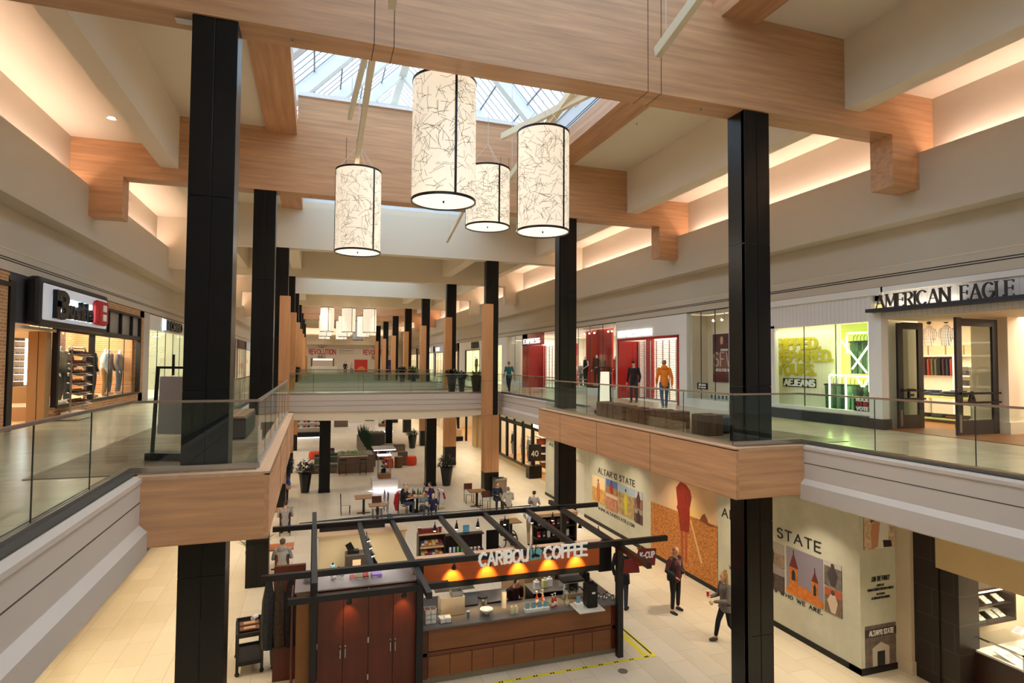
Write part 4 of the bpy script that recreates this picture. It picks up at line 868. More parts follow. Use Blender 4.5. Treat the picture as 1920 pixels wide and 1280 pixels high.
mannequin('mannequin in a pale dress at the left end of the TORRID window', XL-.6, 29.2, 5.2, LW, (226,224,214), (220,220,210), head=True)
for i, (y0, y1, c, lp) in enumerate(((38.7,48,(214,206,190),170),(48,58,(196,180,156),170))):
    m = mat('leftfront_%d' % i, c, .6); side_wall('wall_left', m, -1, [(y0,y0+.5,5,8.69),(y1-.5,y1,5,8.69),(y0,y1,7.8,8.69)]); pane(-1, y0+.5, y1-.5, 5.05, 7.8, 4, fr=(BLACK,.06), nm='window_12'); room(-1, y0, y1, F1, 8.6, 4, SHOPW, WSH, light=lp)
side_wall('wall_left', GREIGE, -1, [(-5,15.2,5,8.69)]); side_wall('wall_right', BEAD, 1, [(-5,3,5,8.69)])
# ---------------- hoarding at the far end
HW = YE-.05
t = thing('hoarding', 'far white hoarding printed twice with REVOLUTION HALL', 'hoarding', (3.0, HW, F1))
RD = mat('print_red', (190,50,56), .6); GRY = mat('print_grey', (110,96,90), .6)
for x0 in (-.9, 7.6):
    letters('REVOLUTION', .75, .13, .02, RD, t, (x0-3.0,-.01,2.95), 0, width=4.1, name='lettering'); letters('HALL', .55, .10, .02, GRY, t, (x0-3.0+1.4,-.01,2.2), 0, width=1.3)
    b = MB()
    for a in (-.7,-.25,.25,.7): b.bar((x0-.95+a*.1,0,3.9),(x0-.95+a,0,4.6-abs(a)*.35), .06)
    b.v = [(x, y-.01, z) for x, y, z in b.v]; b.build('emblem', GRY, t)
for x0 in (-4.5, 3.9):
    b = MB(); b.box(x0-3,x0-.9,-.02,0,3.1,3.13); b.box(x0-3,x0-.9,-.02,0,3.9,3.93); b.box(x0-3,x0-2.97,-.02,0,3.1,3.93); b.box(x0-.93,x0-.9,-.02,0,3.1,3.93); b.box(x0-2.8,x0-1.1,-.02,0,3.5,3.56); b.build('printed_box', GRY, t)
for x0, c, w in ((6.2,(206,56,56),2.1),(8.7,(228,214,196),2.0),(11.0,(50,50,110),2.0),(-5.9,(150,150,140),1.0)):
    MB().box(x0-3,x0-3+w,-.04,0,.1,2.1).build('printed_panel', mat('hoard_%d' % c[0], c, .6), t)
MB().prism([(3.4+.2,.3),(5.0,.3),(4.8,.8),(4.3,1.05),(3.8,.8)], 'Y', -.06, -.04).build('printed_panel', mat('print_orange', (226,140,80), .6), t)
for x0, z0, c in ((-4.4,1.35,(60,90,60)),(-3.4,1.7,(214,90,70)),(-2.9,1.0,(190,50,80))): MB().sph((x0-3,-.02,z0),(.35,.03,.45)).build('printed_fruit', mat('fruit_%d' % c[0], c, .6), t)
t = thing('number_sign', 'mustard totem with a white 2 in front of the far hoarding', 'sign', (-1.3, 90, F1)); MB().box(-.3,.3,-.1,.1,0,2.5).build('totem', mat('mustard_totem', (176,146,90), .6), t); letters('2', .5, .1, .02, WHITE, t, (-.15,-.11,1.85))
t = thing('food_counter', 'distant counter with a bright strip light behind the bridges', 'counter', (1.2, 86, F1)); MB().box(-1.6,1.8,-.5,.5,0,1.1).build('counter', SHOPWH, t); MB().box(-1.4,1.2,-.1,.1,1.9,2.15).build('light_box', GLOWW, t); MB().box(-1.7,-1.5,-.1,.1,1.0,2.2).build('post', GRY, t); MB().box(1.2,1.4,-.1,.1,1.0,2.2).build('post', GRY, t)
# ================================================================ loose things on the upper level
TIMB = mat('old_timber', (104,66,44), .75, noise=((3,9,14),.5), bump=((3,9,14),.9)); TIMBV = mat('old_timber_upright', (84,60,42), .75, noise=((14,14,1.5),.5), bump=((14,14,1.5),.9))
def jagged(x0, x1, y0, y1, z0, z1, seed, n=9, j=.02):
    rnd = random.Random(seed); b = MB()
    for i in range(n):
        a, c = y0+(y1-y0)*i/n, y0+(y1-y0)*(i+1)/n; q = [rnd.uniform(-j, j) for _ in range(3)]
        b.box(x0+q[0], x1+q[1], a, c+.004, z0, z1+q[2])
    return b
t = thing('timber_bench', 'long rough bench of dark reclaimed beams lying parallel to the right railing', 'bench', (8.75, 14.4, F1))
for i, (x0, x1, y0, y1, z1) in enumerate(((8.35,8.85,15.0,16.6,.46),(8.45,8.95,13.9,15.05,.42),(8.55,9.1,12.85,13.95,.44),(9.0,9.35,13.3,14.6,.38))):
    jagged(x0, x1, y0, y1, F1+.012, F1+z1, i+3).build('timber', TIMB, t, A=True, bevel=.012)
t = thing('timber_stool', 'square dark timber block stool beside the first right column', 'stool', (8.72, 11.65, F1)); jagged(8.48,8.98,11.4,11.9,F1+.012,F1+.50,9,6,.012).build('timber', TIMBV, t, A=True, bevel=.012)
t = thing('round_pouf', 'round blue grey seat half hidden behind the first right column', 'seat', (9.35, 11.9, F1+.012)); MB().lathe([(.16,0),(.24,.06),(.26,.2),(.24,.38),(.15,.44),(0,.45)], n=24).build('cushion', mat('slate_blue', (62,78,88), .7), t, smooth=True)
def lightsign(lab, x, y, rz, w, lit):
    t = thing('floor_sign', lab, 'floor sign', (x, y, F1+.012), rz)
    MB().box(-w/2-.1,w/2+.1,-.16,.16,0,.12).build('base', BLACK, t, bevel=.008)
    b = MB()
    for s in (-1, 1): b.bar((s*(w/2+.07),0,.1),(s*(w/2+.01),0,1.55),.05,.035)
    b.bar((-w/2,0,1.53),(w/2,0,1.53),.04,.04); b.bar((0,0,1.4),(0,0,1.75),.03,.03); b.build('frame', BLACK, t)
    MB().prism([(-w/2+.03,.42),(w/2-.03,.42),(w/2-.05,1.38),(-w/2+.05,1.38)], 'Y', -.04, .04).build('panel', mat('sign_panel_lit' if lit else 'sign_panel_grey', (226,216,206) if lit else (176,168,172), .5, emit=(255,240,214) if lit else None, es=.5), t)
lightsign('black floor sign with a cream lit panel at the end of the right bay', 9.1, 17.5, .25, .42, True)
lightsign('black floor sign frame with a grey panel leaning beside the first left column', -2.25, 11.2, -.35, .50, False)
t = thing('planter_bench', 'dark bench with a wooden slatted top behind the first left column', 'bench', (-1.75, 14.6, F1))
b = MB().box(-2.1,-1.35,13.6,15.7,F1+.06,F1+.46); b.build('body', mat('dark_bronze', (58,50,44), .45), t, A=True, bevel=.01)
b = MB()
for i in range(5): b.box(-2.13+.155*i,-2.13+.155*i+.14,13.55,15.75,F1+.46,F1+.50)
b.build('seat_slats', mat('slat_wood', (150,112,80), .5, noise=((9,1,9),.2)), t, A=True)
# potted plants on the first bridge
POT = mat('black_pot', (26,27,28), .35); LEAF = mat('leaf_green', (66,110,44), .6); LEAFD = mat('leaf_dark', (28,44,26), .55)
def pot_plant(lab, x, y, z, h=.85, r=.27, leaf=None, kind='bush', seed=1, tall=.35, group=None):
    rnd = random.Random(seed); t = thing('potted_plant', lab, 'potted plant', (x, y, z), 0, group)
    MB().lathe([(r*.62,0),(r,h),(r,h+.02),(r*.88,h+.02),(r*.86,h-.06),(0,h-.06)], n=24).build('pot', POT, t, smooth=True)
    b = MB()
    if kind == 'bush':
        for i in range(420):
            a, u = rnd.uniform(0,2*pi), rnd.random(); rr = r*1.25*math.sqrt(rnd.random()); zz = h+tall*rnd.random()*(1.2-rr/r*.5)
            p = Vector((rr*cos(a), rr*sin(a), zz)); d = Vector((cos(a), sin(a), rnd.uniform(-.6,.9))).normalized(); s = d.cross(Vector((0,0,1))).normalized()*.05; L = rnd.uniform(.12,.2)
            b.add([p, p+d*L*.5+s, p+d*L, p+d*L*.5-s], [(0,1,2,3)])
    else:
        for i in range(46):
            a = rnd.uniform(0,2*pi); lean = rnd.uniform(.1,.9); p = Vector((r*.4*cos(a), r*.4*sin(a), h-.05)); d = Vector((cos(a)*lean, sin(a)*lean, 1)).normalized(); s = Vector((-sin(a), cos(a), 0))*.035; L = tall*rnd.uniform(.7,1.3)
            q = p+d*L*.6; e = q+(d+Vector((cos(a)*.4,sin(a)*.4,-.3))).normalized()*L*.5
            b.add([p-s*.6, p+s*.6, q+s, q-s, e], [(0,1,2,3),(3,2,4)])
    b.build('foliage', leaf or LEAFD, t)
    return t
pot_plant('black tapered pot with low dark foliage at the left end of the first bridge', -1.6, 31.6, F1, seed=2, h=1.0)
pot_plant('black pot with trailing dark leaves, left of the pair on the first bridge', 7.15, 31.7, F1, seed=3, h=.95)
pot_plant('black pot with spiky bright green leaves on the first bridge', 8.5, 31.6, F1, kind='spiky', leaf=LEAF, seed=4, tall=.42, h=.95, r=.3)
pot_plant('smaller black pot tucked against the spiky green one', 7.85, 32.3, F1, h=.8, r=.22, seed=5)
pot_plant('black pot with dark foliage on the second bridge, left end', -1.4, 48.5, F1, seed=6, h=.95)
pot_plant('black pot with bright green leaves on the second bridge, right part', 7.7, 48.4, F1, kind='spiky', leaf=LEAF, seed=7, tall=.5, h=.95, r=.3)
pot_plant('black pot beside the bright green one on the second bridge', 6.8, 48.5, F1, seed=8, h=.95)
t = thing('bin', 'square grey litter bin at the right end of the first bridge', 'bin', (9.1, 31.8, F1)); MB().box(-.3,.3,-.25,.25,0,.95).build('bin_body', mat('bin_grey', (96,98,94), .5), t, bevel=.015); MB().box(-.22,.22,-.16,.16,.95,.97).build('lid', BLK, t)
# people upstairs
person('person in a teal shirt and dark trousers walking away on the right walkway', (10.75, 32.6, F1), pi, 'walk', 1.72, top=(52,134,142), legs=(58,60,70), hair=(150,120,96), sleeve=.5, vox=.016)
person('person in a black jacket and black cap standing before the closed menswear grille', (13.1, 22.5, F1), -.9, 'stand', 1.76, top=(30,28,30), legs=(40,48,64), hair=(50,40,36), cap=(26,24,26), shoes=(110,80,60), vox=.016)
person('person in an orange hoodie, white cap and jeans walking past the menswear shop', (12.35, 19.0, F1), pi*.86, 'walk', 1.78, top=(236,132,32), legs=(70,92,124), hair=(150,120,100), cap=(226,222,214), hood=True, shoes=(150,150,150), vox=.016)
person('person in black crossing in front of the dark shops beyond the first bridge', (13.0, 43.8, F1), 2.2, 'stand', 1.7, top=(30,28,34), legs=(36,34,40), hair=(40,30,30), hairlen=1, vox=.02)
person('distant person in dark clothes standing by the far counter', (4.0, 84, F1), 0, 'stand', 1.7, top=(40,38,44), legs=(40,40,50), hair=(30,24,22), vox=.03)
person('distant person in a pale top beside the one by the far counter', (4.9, 84.5, F1), .4, 'stand', 1.6, top=(190,184,176), legs=(60,60,66), hair=(50,36,30), vox=.03)
person('distant person in a black coat at the far left end of the walk', (-3.6, 76, F1), .5, 'stand', 1.7, top=(36,30,34), legs=(40,38,44), hair=(50,30,30), vox=.03)
t = thing('menu_board', 'cream menu board on a stand between the two bridges', 'menu board', (3.9, 56.5, 5.0)) if False else None
# ceiling fixtures
for i, (x, y, z) in enumerate(((10.2, 12.6, 14.01), (-5.2, 17.9, 13.05), (-5.2, 10.9, 13.05), (-5.6, 22.5, 13.05))):
    t = thing('recessed_downlight', 'round white recessed ceiling light, %s' % ('in the right inner ceiling','left outer ceiling next to the second beam','left outer ceiling close to the nearest beam','left outer ceiling beyond the second beam')[i], 'downlight', (x, y, z))
    MB().lathe([(.12,-.005),(.12,0.01),(.085,0.01),(.085,-.005)], n=20, cap=False).build('trim_ring', WHITE, t); MB().cyl((0,0,-.004), .085, .012, 20).build('lens', mat('bulb_glow', (255,250,230), .5, emit=(255,240,210), es=12), t)
for i, (x, y, z) in enumerate(((-.45, 10.3, 12.03), (7.6, 10.3, 12.03), (-.2, 20.0, 12.03), (9.7, 12.3, 14.02), (6.9, 33, 14.02), (9.2,15.6,14.02))):
    t = thing('sprinkler', 'tiny sprinkler head under the ceiling, %s' % ('left of the skylight under the nearest beam','right of the skylight under the nearest beam','under the second beam','beside the right recessed light','over the first bridge','right inner ceiling before the second beam')[i], 'sprinkler', (x, y, z))
    MB().cyl((0,0,-.05), .012, .05).build('stem', STEEL, t); MB().cyl((0,0,-.06), .03, .008).build('deflector', STEEL, t)
t = thing('vent', 'small white rectangular vent under the nearest beam left of the column', 'vent', (-2.05, 10.3, 12.02)); MB().box(-.12,.12,-.08,.08,-.01,0).build('grille', WHITE, t)
# ================================================================ lower level
Z0 = F0
# ---------------- hoarding of the coming shop, right
XA = 11.68
HB = mat('hoarding_sage', (206,206,188), .55, noise=((1.3,1.3,1.3),.10))
t = thing('shop_hoarding', 'tall pale green printed hoarding lettered ALTARD STATE along the lower right walk', 'hoarding', (XA, 10.2, Z0))
b = MB().box(XA,XA+.3,10.2,24.4,Z0+.12,3.85); b.box(XA+.0,XA+.3,25.5,29.15,Z0+.12,3.85); b.box(XA,XA+.3,24.4,25.5,2.2,3.85); b.box(XA+.3,12.755,10.2,10.5,Z0+.12,3.85); b.build('panels', HB, t, A=True)
MB().box(XA+.1,XA+.16,24.4,25.5,Z0+.02,2.2).build('service_door', mat('door_white', (220,216,206), .5), t, A=True)
b = MB().box(XA-.02,XA+.3,10.18,24.4,Z0,Z0+.14); b.box(XA-.02,XA+.3,25.5,29.17,Z0,Z0+.14); b.box(XA-.02,12.78,10.17,10.5,Z0,Z0+.14); b.build('base_strip', BLACK, t, A=True)
def wp(y0, y1, z0, z1, name, m, d=.012): return MB().box(XA-d, XA+.01, y0, y1, z0, z1).build(name, m, t, A=True)
def wpoly(pts, name, m, d=.02): return MB().prism(pts, 'X', XA-d, XA).build(name, m, t, A=True)
INK = mat('ink_black', (34,36,38), .6)
def wtext(s, y, z, h, w, m=INK, sw=.13, parent=None): 
    o = letters(s, h, h*sw, .01, m, t, (0,y-10.2,z-Z0), RW, width=w, gap=.34); return o
wtext('ALTAR'+"'"+'q STATE', 23.04, 1.97, .22, 3.04); wtext('WWW.ALTARDSTATE.COM', 23.03, .42, .12, 3.0, sw=.10)
wtext('ALTAR'+"'"+'q STATE', 14.9, 2.12, .24, 3.62); wtext("WHAT WE DO.  IT'S WHO WE ARE.", 14.6, .66, .09, 3.35, sw=.12)
wtext('ALT', 28.64, 2.40, .15, .9)
def scenery(y0, y1, z0, z1, sky, land, fig=None, hz=.55):
    wp(y0, y1, z0, z1, 'print', mat('p_%d_%d_%d' % sky, sky, .6)); zz = z0+(z1-z0)*hz
    MB().box(XA-.016, XA, y0, y1, z0, zz).build('print', mat('p_%d_%d_%d' % land, land, .6, noise=((5,5,5),.45)), t, A=True)
    if fig:
        c = (y0+y1)/2; H_ = (z1-z0); w = (y1-y0)
        wpoly([(c-.08*w-.03, z0+.05*H_), (c+.05, z0+.05*H_), (c+.16, z0+.5*H_), (c+.06, z0+.78*H_), (c-.06, z0+.8*H_), (c-.14, z0+.5*H_)], 'print', mat('p_%d_%d_%d' % fig, fig, .6), .022)
        o = MB().sph((XA-.02, c, z0+.86*H_), (.012,.05,.06)); o.build('print', mat('p_hair', (80,52,36), .7), t, A=True)
scenery(22.42, 23.6, .70, 1.80, (250,226,180), (232,170,90), (200,120,64)); scenery(21.36, 22.33, 1.30, 1.86, (84,124,190), (176,130,90), (170,50,44), .5); scenery(21.36, 22.33, .62, 1.28, (230,206,180), (190,130,104), None, .8)
scenery(20.02, 21.3, .70, 1.86, (170,190,210), (178,152,104), (206,200,60), .72); scenery(19.43, 19.98, 1.20, 1.88, (190,196,206), (150,104,86), (90,50,50)); scenery(19.43, 19.98, .65, 1.17, (170,150,140), (100,74,64), (60,40,50), .7)
# the sunset field panel
SUNS = bpy.data.materials.new('sunset_print'); SUNS.use_nodes = True; nt = SUNS.node_tree; bs = nt.nodes['Principled BSDF']; bs.inputs['Roughness'].default_value = .55
tc = nt.nodes.new('ShaderNodeTexCoord'); sx = nt.nodes.new('ShaderNodeSeparateXYZ'); nt.links.new(tc.outputs['Object'], sx.inputs[0])
ds = nt.nodes.new('ShaderNodeVectorMath'); ds.operation = 'DISTANCE'; ds.inputs[1].default_value = (-.01, 6.25, 1.85); nt.links.new(tc.outputs['Object'], ds.inputs[0])
cr = nt.nodes.new('ShaderNodeValToRGB'); e = cr.color_ramp; e.elements[0].position = .05; e.elements[0].color = s2l((255,220,120)); e.elements[1].position = .8; e.elements[1].color = s2l((222,200,176))
k_ = e.elements.new(.25); k_.color = s2l((250,206,150)); mr = nt.nodes.new('ShaderNodeMapRange'); mr.inputs[1].default_value = 0; mr.inputs[2].default_value = 2.6; nt.links.new(ds.outputs['Value'], mr.inputs[0]); nt.links.new(mr.outputs[0], cr.inputs[0]); nt.links.new(cr.outputs[0], bs.inputs[0])
wp(15.12, 18.84, Z0+.14, 3.86, 'print', SUNS); FIELD = mat('p_field', (196,128,62), .6, noise=((9,9,16),.5))
wpoly([(15.12,Z0+.14),(18.84,Z0+.14),(18.84,1.68),(17,1.72),(15.12,1.76)], 'print', FIELD, .018)
wpoly([(15.12,1.70),(15.55,1.74),(15.62,1.86),(15.74,1.98),(15.86,1.90),(15.98,1.72),(15.5,1.66)], 'print', mat('p_trees', (140,74,36), .7), .022)
DRS = mat('p_dress', (150,42,24), .65, noise=((14,14,5),.35))
wpoly([(16.55,1.18),(17.02,1.12),(17.12,1.7),(17.22,1.85),(17.16,1.95),(17.25,2.5),(17.0,2.74),(16.7,2.70),(16.48,2.55),(16.40,2.35),(16.52,1.95),(16.5,1.6)], 'print', DRS, .026)
for y in (16.70, 16.92): wpoly([(y-.05,.15),(y+.05,.15),(y+.08,1.15),(y-.06,1.15)], 'print', mat('p_legs', (176,88,44), .6), .024)
wpoly([(15.85,.42),(15.92,.38),(16.5,1.6),(16.42,1.62)], 'print', mat('p_sash', (226,190,140), .6), .022)
# church panel group
scenery(12.45, 13.4, 1.34, 1.96, (170,160,150), (150,130,110), (60,50,50)); scenery(12.45, 13.4, .72, 1.31, (150,140,136), (80,66,60), (50,40,40), .7)
wp(11.21, 12.37, .81, 1.98, 'print', mat('p_dusk', (142,134,150), .6)); CH = mat('p_church', (206,120,44), .6, noise=((8,8,8),.3)); CHD = mat('p_spire', (110,40,30), .6)
wpoly([(11.21,.81),(12.37,.81),(12.37,.95),(12.1,1.12),(11.7,1.1),(11.21,.95)], 'print', CH, .018)
for y, w, zt, zs in ((12.12,.13,1.5,1.86),(11.45,.09,1.36,1.62)):
    wpoly([(y-w,.85),(y+w,.85),(y+w,zt),(y-w,zt)], 'print', CH, .022); wpoly([(y-w*1.1,zt),(y+w*1.1,zt),(y,zs)], 'print', CHD, .024); wpoly([(y-w*.45,zt-.32),(y+w*.45,zt-.32),(y+w*.45,zt-.12),(y,zt-.04),(y-w*.45,zt-.12)], 'print', INK, .026); wpoly([(y-.006,zs-.03),(y+.006,zs-.03),(y+.006,zs+.08),(y-.006,zs+.08)], 'print', INK, .026)
scenery(10.68, 11.17, 1.42, 2.0, (190,186,184), (110,104,102), (70,66,66), .8); scenery(10.68, 11.17, .80, 1.38, (176,90,70), (120,100,80), (210,190,170), .7)
# return face of the hoarding, towards the camera
def rp(x0, x1, z0, z1, m, d=.012): return MB().box(x0, x1, 10.2-d, 10.2, z0, z1).build('print', m, t, A=True)
def rpoly(pts, m, d=.02): return MB().prism(pts, 'Y', 10.2-d, 10.2).build('print', m, t, A=True)
rp(11.8, 12.72, 2.5, 3.84, mat('p_sky2', (176,190,206), .6)); rp(11.8, 12.72, 2.5, 3.3, mat('p_cotton', (206,182,150), .6, noise=((12,12,12),.5)), .016)
rpoly([(12.1,2.5),(12.5,2.5),(12.55,2.95),(12.5,3.2),(12.2,3.15),(12.15,2.9)], mat('p_top', (232,230,224), .6)); rpoly([(12.05,2.5),(12.2,2.55),(12.28,3.15),(12.12,3.18),(12.0,2.9)], mat('skin_tan'), .024)
rpoly([(12.3,3.2),(12.52,3.22),(12.55,3.5),(12.48,3.7),(12.3,3.7),(12.24,3.45)], mat('skin_light'), .026); rpoly([(12.0,3.1),(12.24,3.2),(12.27,3.5),(12.3,3.62),(12.52,3.66),(12.5,3.8),(12.3,3.82),(12.12,3.66),(12.05,3.35)], mat('p_hair'), .03)
rpoly([(12.38,2.52),(12.62,2.52),(12.6,2.66),(12.36,2.68)], INK, .03)
rp(11.8, 12.72, Z0+.14, .80, mat('p_sepia', (110,96,88), .6, noise=((7,7,7),.4))); rp(11.8,12.72,.55,.72,mat('p_sepiad', (60,48,44), .6), .02)
letters("ALTAR'q STATE", .10, .022, .006, WHITE, t, (11.9-XA, -.022, .59-Z0), 0, width=.72)
rpoly([(12.0,-.1),(12.5,-.1),(12.5,.3),(12.25,.42),(12.0,.3)], mat('p_porch', (190,180,166), .6)); rpoly([(12.14,-.1),(12.36,-.1),(12.36,.22),(12.14,.22)], INK, .026)
for s, z, h, w in (('JOIN THE FAMILY', 1.78, .10, .55), ('APPLY AT', 1.66, .04, .22), ('WWW.ALTARDSTATE.COM-CAREERS', 1.57, .045, .78), ('INSTAGRAM', 1.47, .035, .24), ('ALTARDSTATECAREERS', 1.38, .045, .55)): letters(s, h, h*.13, .006, INK, t, (12.27-w/2-XA, -.012, z-Z0), 0, width=w)
# ---------------- pilasters and jewellery shop at the right edge
b = MB().box(12.76, 13.1, 9.85, 10.5, Z0, 3.86); struct(b, 'trim_14', mat('stone_beige', (206,190,164), .6)); b = MB().box(12.74,13.12,9.82,10.5,Z0,Z0+.3); struct(b, 'baseboard_right', mat('stone_beige'))
DT = brick('dark_tile', (42,34,30), (36,30,27), (70,60,52), .9, .6, (0,0,0), .008, .5, .4, 0, swap='YZX')
b = MB().box(12.86, 13.05, 9.3, 10.1, Z0, 3.86); b.box(12.9, 13.5, 8.9, 9.35, Z0, 3.86); struct(b, 'wall_right', DT)
b = MB().box(12.82, 13.1, 2, 9.32, 2.30, 3.9); struct(b, 'wall_right', mat('bulkhead_beige', (206,184,140), .65))
t = thing('display_cabinet', 'dark jewellery cabinet with two glass shelves hanging on the shop wall', 'display cabinet', (13.6, 8.9, 1.2)); DW = mat('dark_walnut', (44,24,20), .35)
b = MB().box(13.52,14.75,9.4,9.44,1.1,1.85); b.box(13.52,14.75,8.95,9.4,1.82,1.87); b.box(13.52,14.75,8.95,9.4,1.08,1.13); b.box(14.7,14.75,8.95,9.4,1.1,1.85); b.box(13.52,14.7,9.0,9.4,1.45,1.47); b.build('cabinet', DW, t, A=True)
MB().box(13.45,14.7,8.96,9.0,1.78,1.82).build('light_strip', mat('warm_strip'), t, A=True); MB().box(13.4,14.7,8.95,8.955,1.13,1.82).build('glass', SHOPGLASS, t, A=True)
b = MB().box(13.4,17.8,9.45,9.55,Z0,2.4); b.box(17.2,17.3,2,9.45,Z0,2.9); struct(b, 'wall_right', mat('shop_wall_cream')); b = MB().box(13.1,17.3,2,9.45,2.9,3.0); struct(b, 'ceiling', CEIL)
area('shop_light', (15, 7.4, 2.85), (3, 2.4), 130, (1,.86,.64))
for i in range(6): 
    x = 13.66+.2*i if i < 5 else 14.5; zz = 1.13 if i%2 else 1.47
    s_ = thing('jewellery_tray', 'white display tray with necklaces on the wall cabinet shelf, number %s along' % ('first','second','third','fourth','fifth','sixth')[i], 'tray', (x, 9.15, zz), 0); MB().rbox((0,0,.06), (.18,.2,.02), Matrix.Rotation(.5,3,'X')).build('tray', mat('velvet_white', (250,248,240), .6), s_)
    MB().tube([(-.04,-.02,.09),(0,-.06,.06),(.04,-.02,.09)], .006, 5).build('necklace', mat('gold', (212,170,90), .3, 1), s_)
t = thing('jewellery_counter', 'dark wooden jewellery counter with a lit glass top case', 'display counter', (13.7, 8.4, Z0))
MB().box(13.35,15.4,8.0,8.95,Z0,.62).build('cabinet', DW, t, A=True, bevel=.01)
MB().box(13.38,15.37,8.03,8.92,.62,.66).build('case_floor', mat('velvet_white'), t, A=True); MB().box(13.35,15.4,7.99,8.96,.93,.945).build('glass_top', SHOPGLASS, t, A=True); MB().box(13.36,15.39,8.0,8.006,.64,.93).build('front_glass', SHOPGLASS, t, A=True)
b = MB(); b.box(13.35,15.4,7.98,8.02,.925,.955); b.box(13.35,13.38,7.98,8.95,.925,.955); b.box(15.37,15.4,7.98,8.95,.64,.955); b.box(13.35,13.38,7.98,8.01,.64,.95); b.build('case_frame', CHROME, t, A=True)
MB().box(13.4,15.35,8.04,8.07,.89,.92).build('light_strip', mat('warm_strip'), t, A=True)
for x in (13.9,14.4,14.9): MB().sph((x,7.98,.42), .02).build('knob', CHROME, t, A=True)
for i in range(5):
    s_ = thing('jewellery_tray', 'white tray with a bracelet inside the lit counter case, %s' % ('leftmost','second from left','middle','second from right','rightmost')[i], 'tray', (13.6+.38*i, 8.4, .66)); MB().rbox((0,0,.05), (.3,.4,.02), Matrix.Rotation(.2,3,'X')).build('tray', mat('velvet_white'), s_); MB().lathe([(.05,.07),(.055,.075),(.05,.08)], n=12, cap=False).build('bracelet', mat('gold'), s_)
t = thing('counter_leaflet', 'pink and white leaflet holder on the jewellery counter glass', 'leaflet holder', (14.5, 8.75, .945), .3); MB().box(-.22,.22,-.08,.08,0,.04).build('holder', mat('velvet_white'), t); MB().box(-.18,.18,-.05,.05,.04,.05).build('leaflet', mat('pink_card', (226,170,180), .6), t)
b = MB().box(15.45,18,6.5,7.9,Z0,.75); struct(b, 'wall_right', mat('grey_counter', (120,112,104), .5))
# ---------------- dark framed shop with the number 40 sign, right
STN = mat('limestone_base', (196,172,128), .6); XW = 12.86
b = MB().box(XW,XW+.3,34.2,42.5,Z0,.05); b.box(XW,XW+.3,45,47,Z0,3.9); b.box(XW-.15,XW+.3,47,48.4,Z0,3.9); struct(b, 'baseboard_right', STN)
b = MB()
for yy in (34.2,35.9,37.6,39.3,41,42.4): b.box(XW-.06,XW+.1,yy,yy+.22,.05,3.9)
b.box(XW-.06,XW+.1,34.2,42.6,.05,.2); b.box(XW-.06,XW+.1,34.2,42.6,2.55,2.8); b.box(XW-.06,XW+.1,29.2,34.2,2.55,2.7); b.box(XW+.5,XW+.6,29.2,31,Z0,3.9)
for yy in (48.4,51,54,57,60): b.box(XW-.06,XW+.1,yy,yy+.25,Z0,3.9)
b.box(XW-.06,XW+.1,43,43.2,Z0,3.9); b.box(XW-.06,XW+.1,44.8,45,Z0,3.9); struct(b, 'trim_15', BLACK)
b = MB().box(XW+.02,XW+.06,34.3,42.5,2.8,3.9); b.box(XW+.02,XW+.06,29.3,34.2,2.7,3.9); struct(b, 'trim_16', mat('olive_transom', (196,196,140), .5, emit=(190,190,130), es=.25))
MB_ = thing('shop_sign', 'black letters BANANA on a glowing pale panel above the dark framed shop', 'sign', (XW-.02, 33.9, 2.75), RW); MB().box(-.1,3.4,-.06,0,0,1.0).build('sign_panel', mat('sign_glow_pale', (246,248,230), .5, emit=(250,250,228), es=1.0), MB_); letters('BANANA', .5, .09, .03, BLACK, MB_, (.1,-.065,.3), 0, width=2.6, sx=.6)
def lroom(side, y0, y1, depth, wm, light, x0, col=(1,.9,.72), n=1):
    room(side, y0, y1, Z0, 3.85, depth, wm, mat('honey_floor'), x0=x0, light=light, col=col, n=n)
lroom(1, 29.3, 42.6, 5, mat('shop_wall_cream'), 260, XW, n=2); lroom(1, 42.8, 62, 4, mat('shop_wall_cream'), 240, XW, n=3)
for i, (yy, c) in enumerate(((36.6,(230,232,236)),(37.1,(200,206,216)),(38.3,(226,220,210)),(40.4,(60,60,70)))):
    mannequin('mannequin in the dark framed lower window, %s' % ('nearest, white shirt','second, pale blue shirt','third, cream coat','farthest, dark suit')[i], XW+.8, yy, Z0+.3, RW, c, (150,150,156), head=True)
t = thing('wall_shelving', 'brown and white shelves with bags in the dark framed lower shop window', 'shelving', (XW+.8, 34.6, Z0))
b = MB()
for z in (.5,1.0,1.5,2.0): b.box(XW+.6,XW+1.1,34.3,35.8,z,z+.05)
b.build('shelf', WSH, t, A=True); b = MB().box(XW+1.1,XW+1.15,34.2,35.9,0,2.5); b.build('back_panel', mat('rust_wall'), t, A=True)
for z,c in ((.55,(90,60,40)),(1.05,(60,50,44)),(1.55,(190,70,40))): MB().box(XW+.65,XW+1.0,34.7,35.3,z,z+.3).build('bag', mat('bag_%d' % c[0], c, .6), t, A=True)
t = thing('sale_sign', 'black panel with a white 40 standing on a black table at the dark shop entrance', 'sign', (12.75, 33.6, Z0)); MB().box(-.45,.35,-.3,.3,0,.75).build('table', BLACK, t); MB().box(-.40,.40,-.04,.0,1.0,2.0).build('panel', BLK, t); MB().box(-.03,.03,-.02,.02,.75,1.0).build('stem', BLK, t)
letters('40', .30, .05, .01, WHITE, t, (-.22,-.045,1.3), 0, width=.42)
t = thing('garment_rack', 'tall white framed case in the window beyond the dark framed shop', 'display case', (13.3, 46, Z0)) if False else None
mannequin('black dressed mannequin on a wooden crate outside the far lower shop', 12.2, 51.5, Z0+1.0, RW-.4, (30,30,32), (28,28,30), head=True)
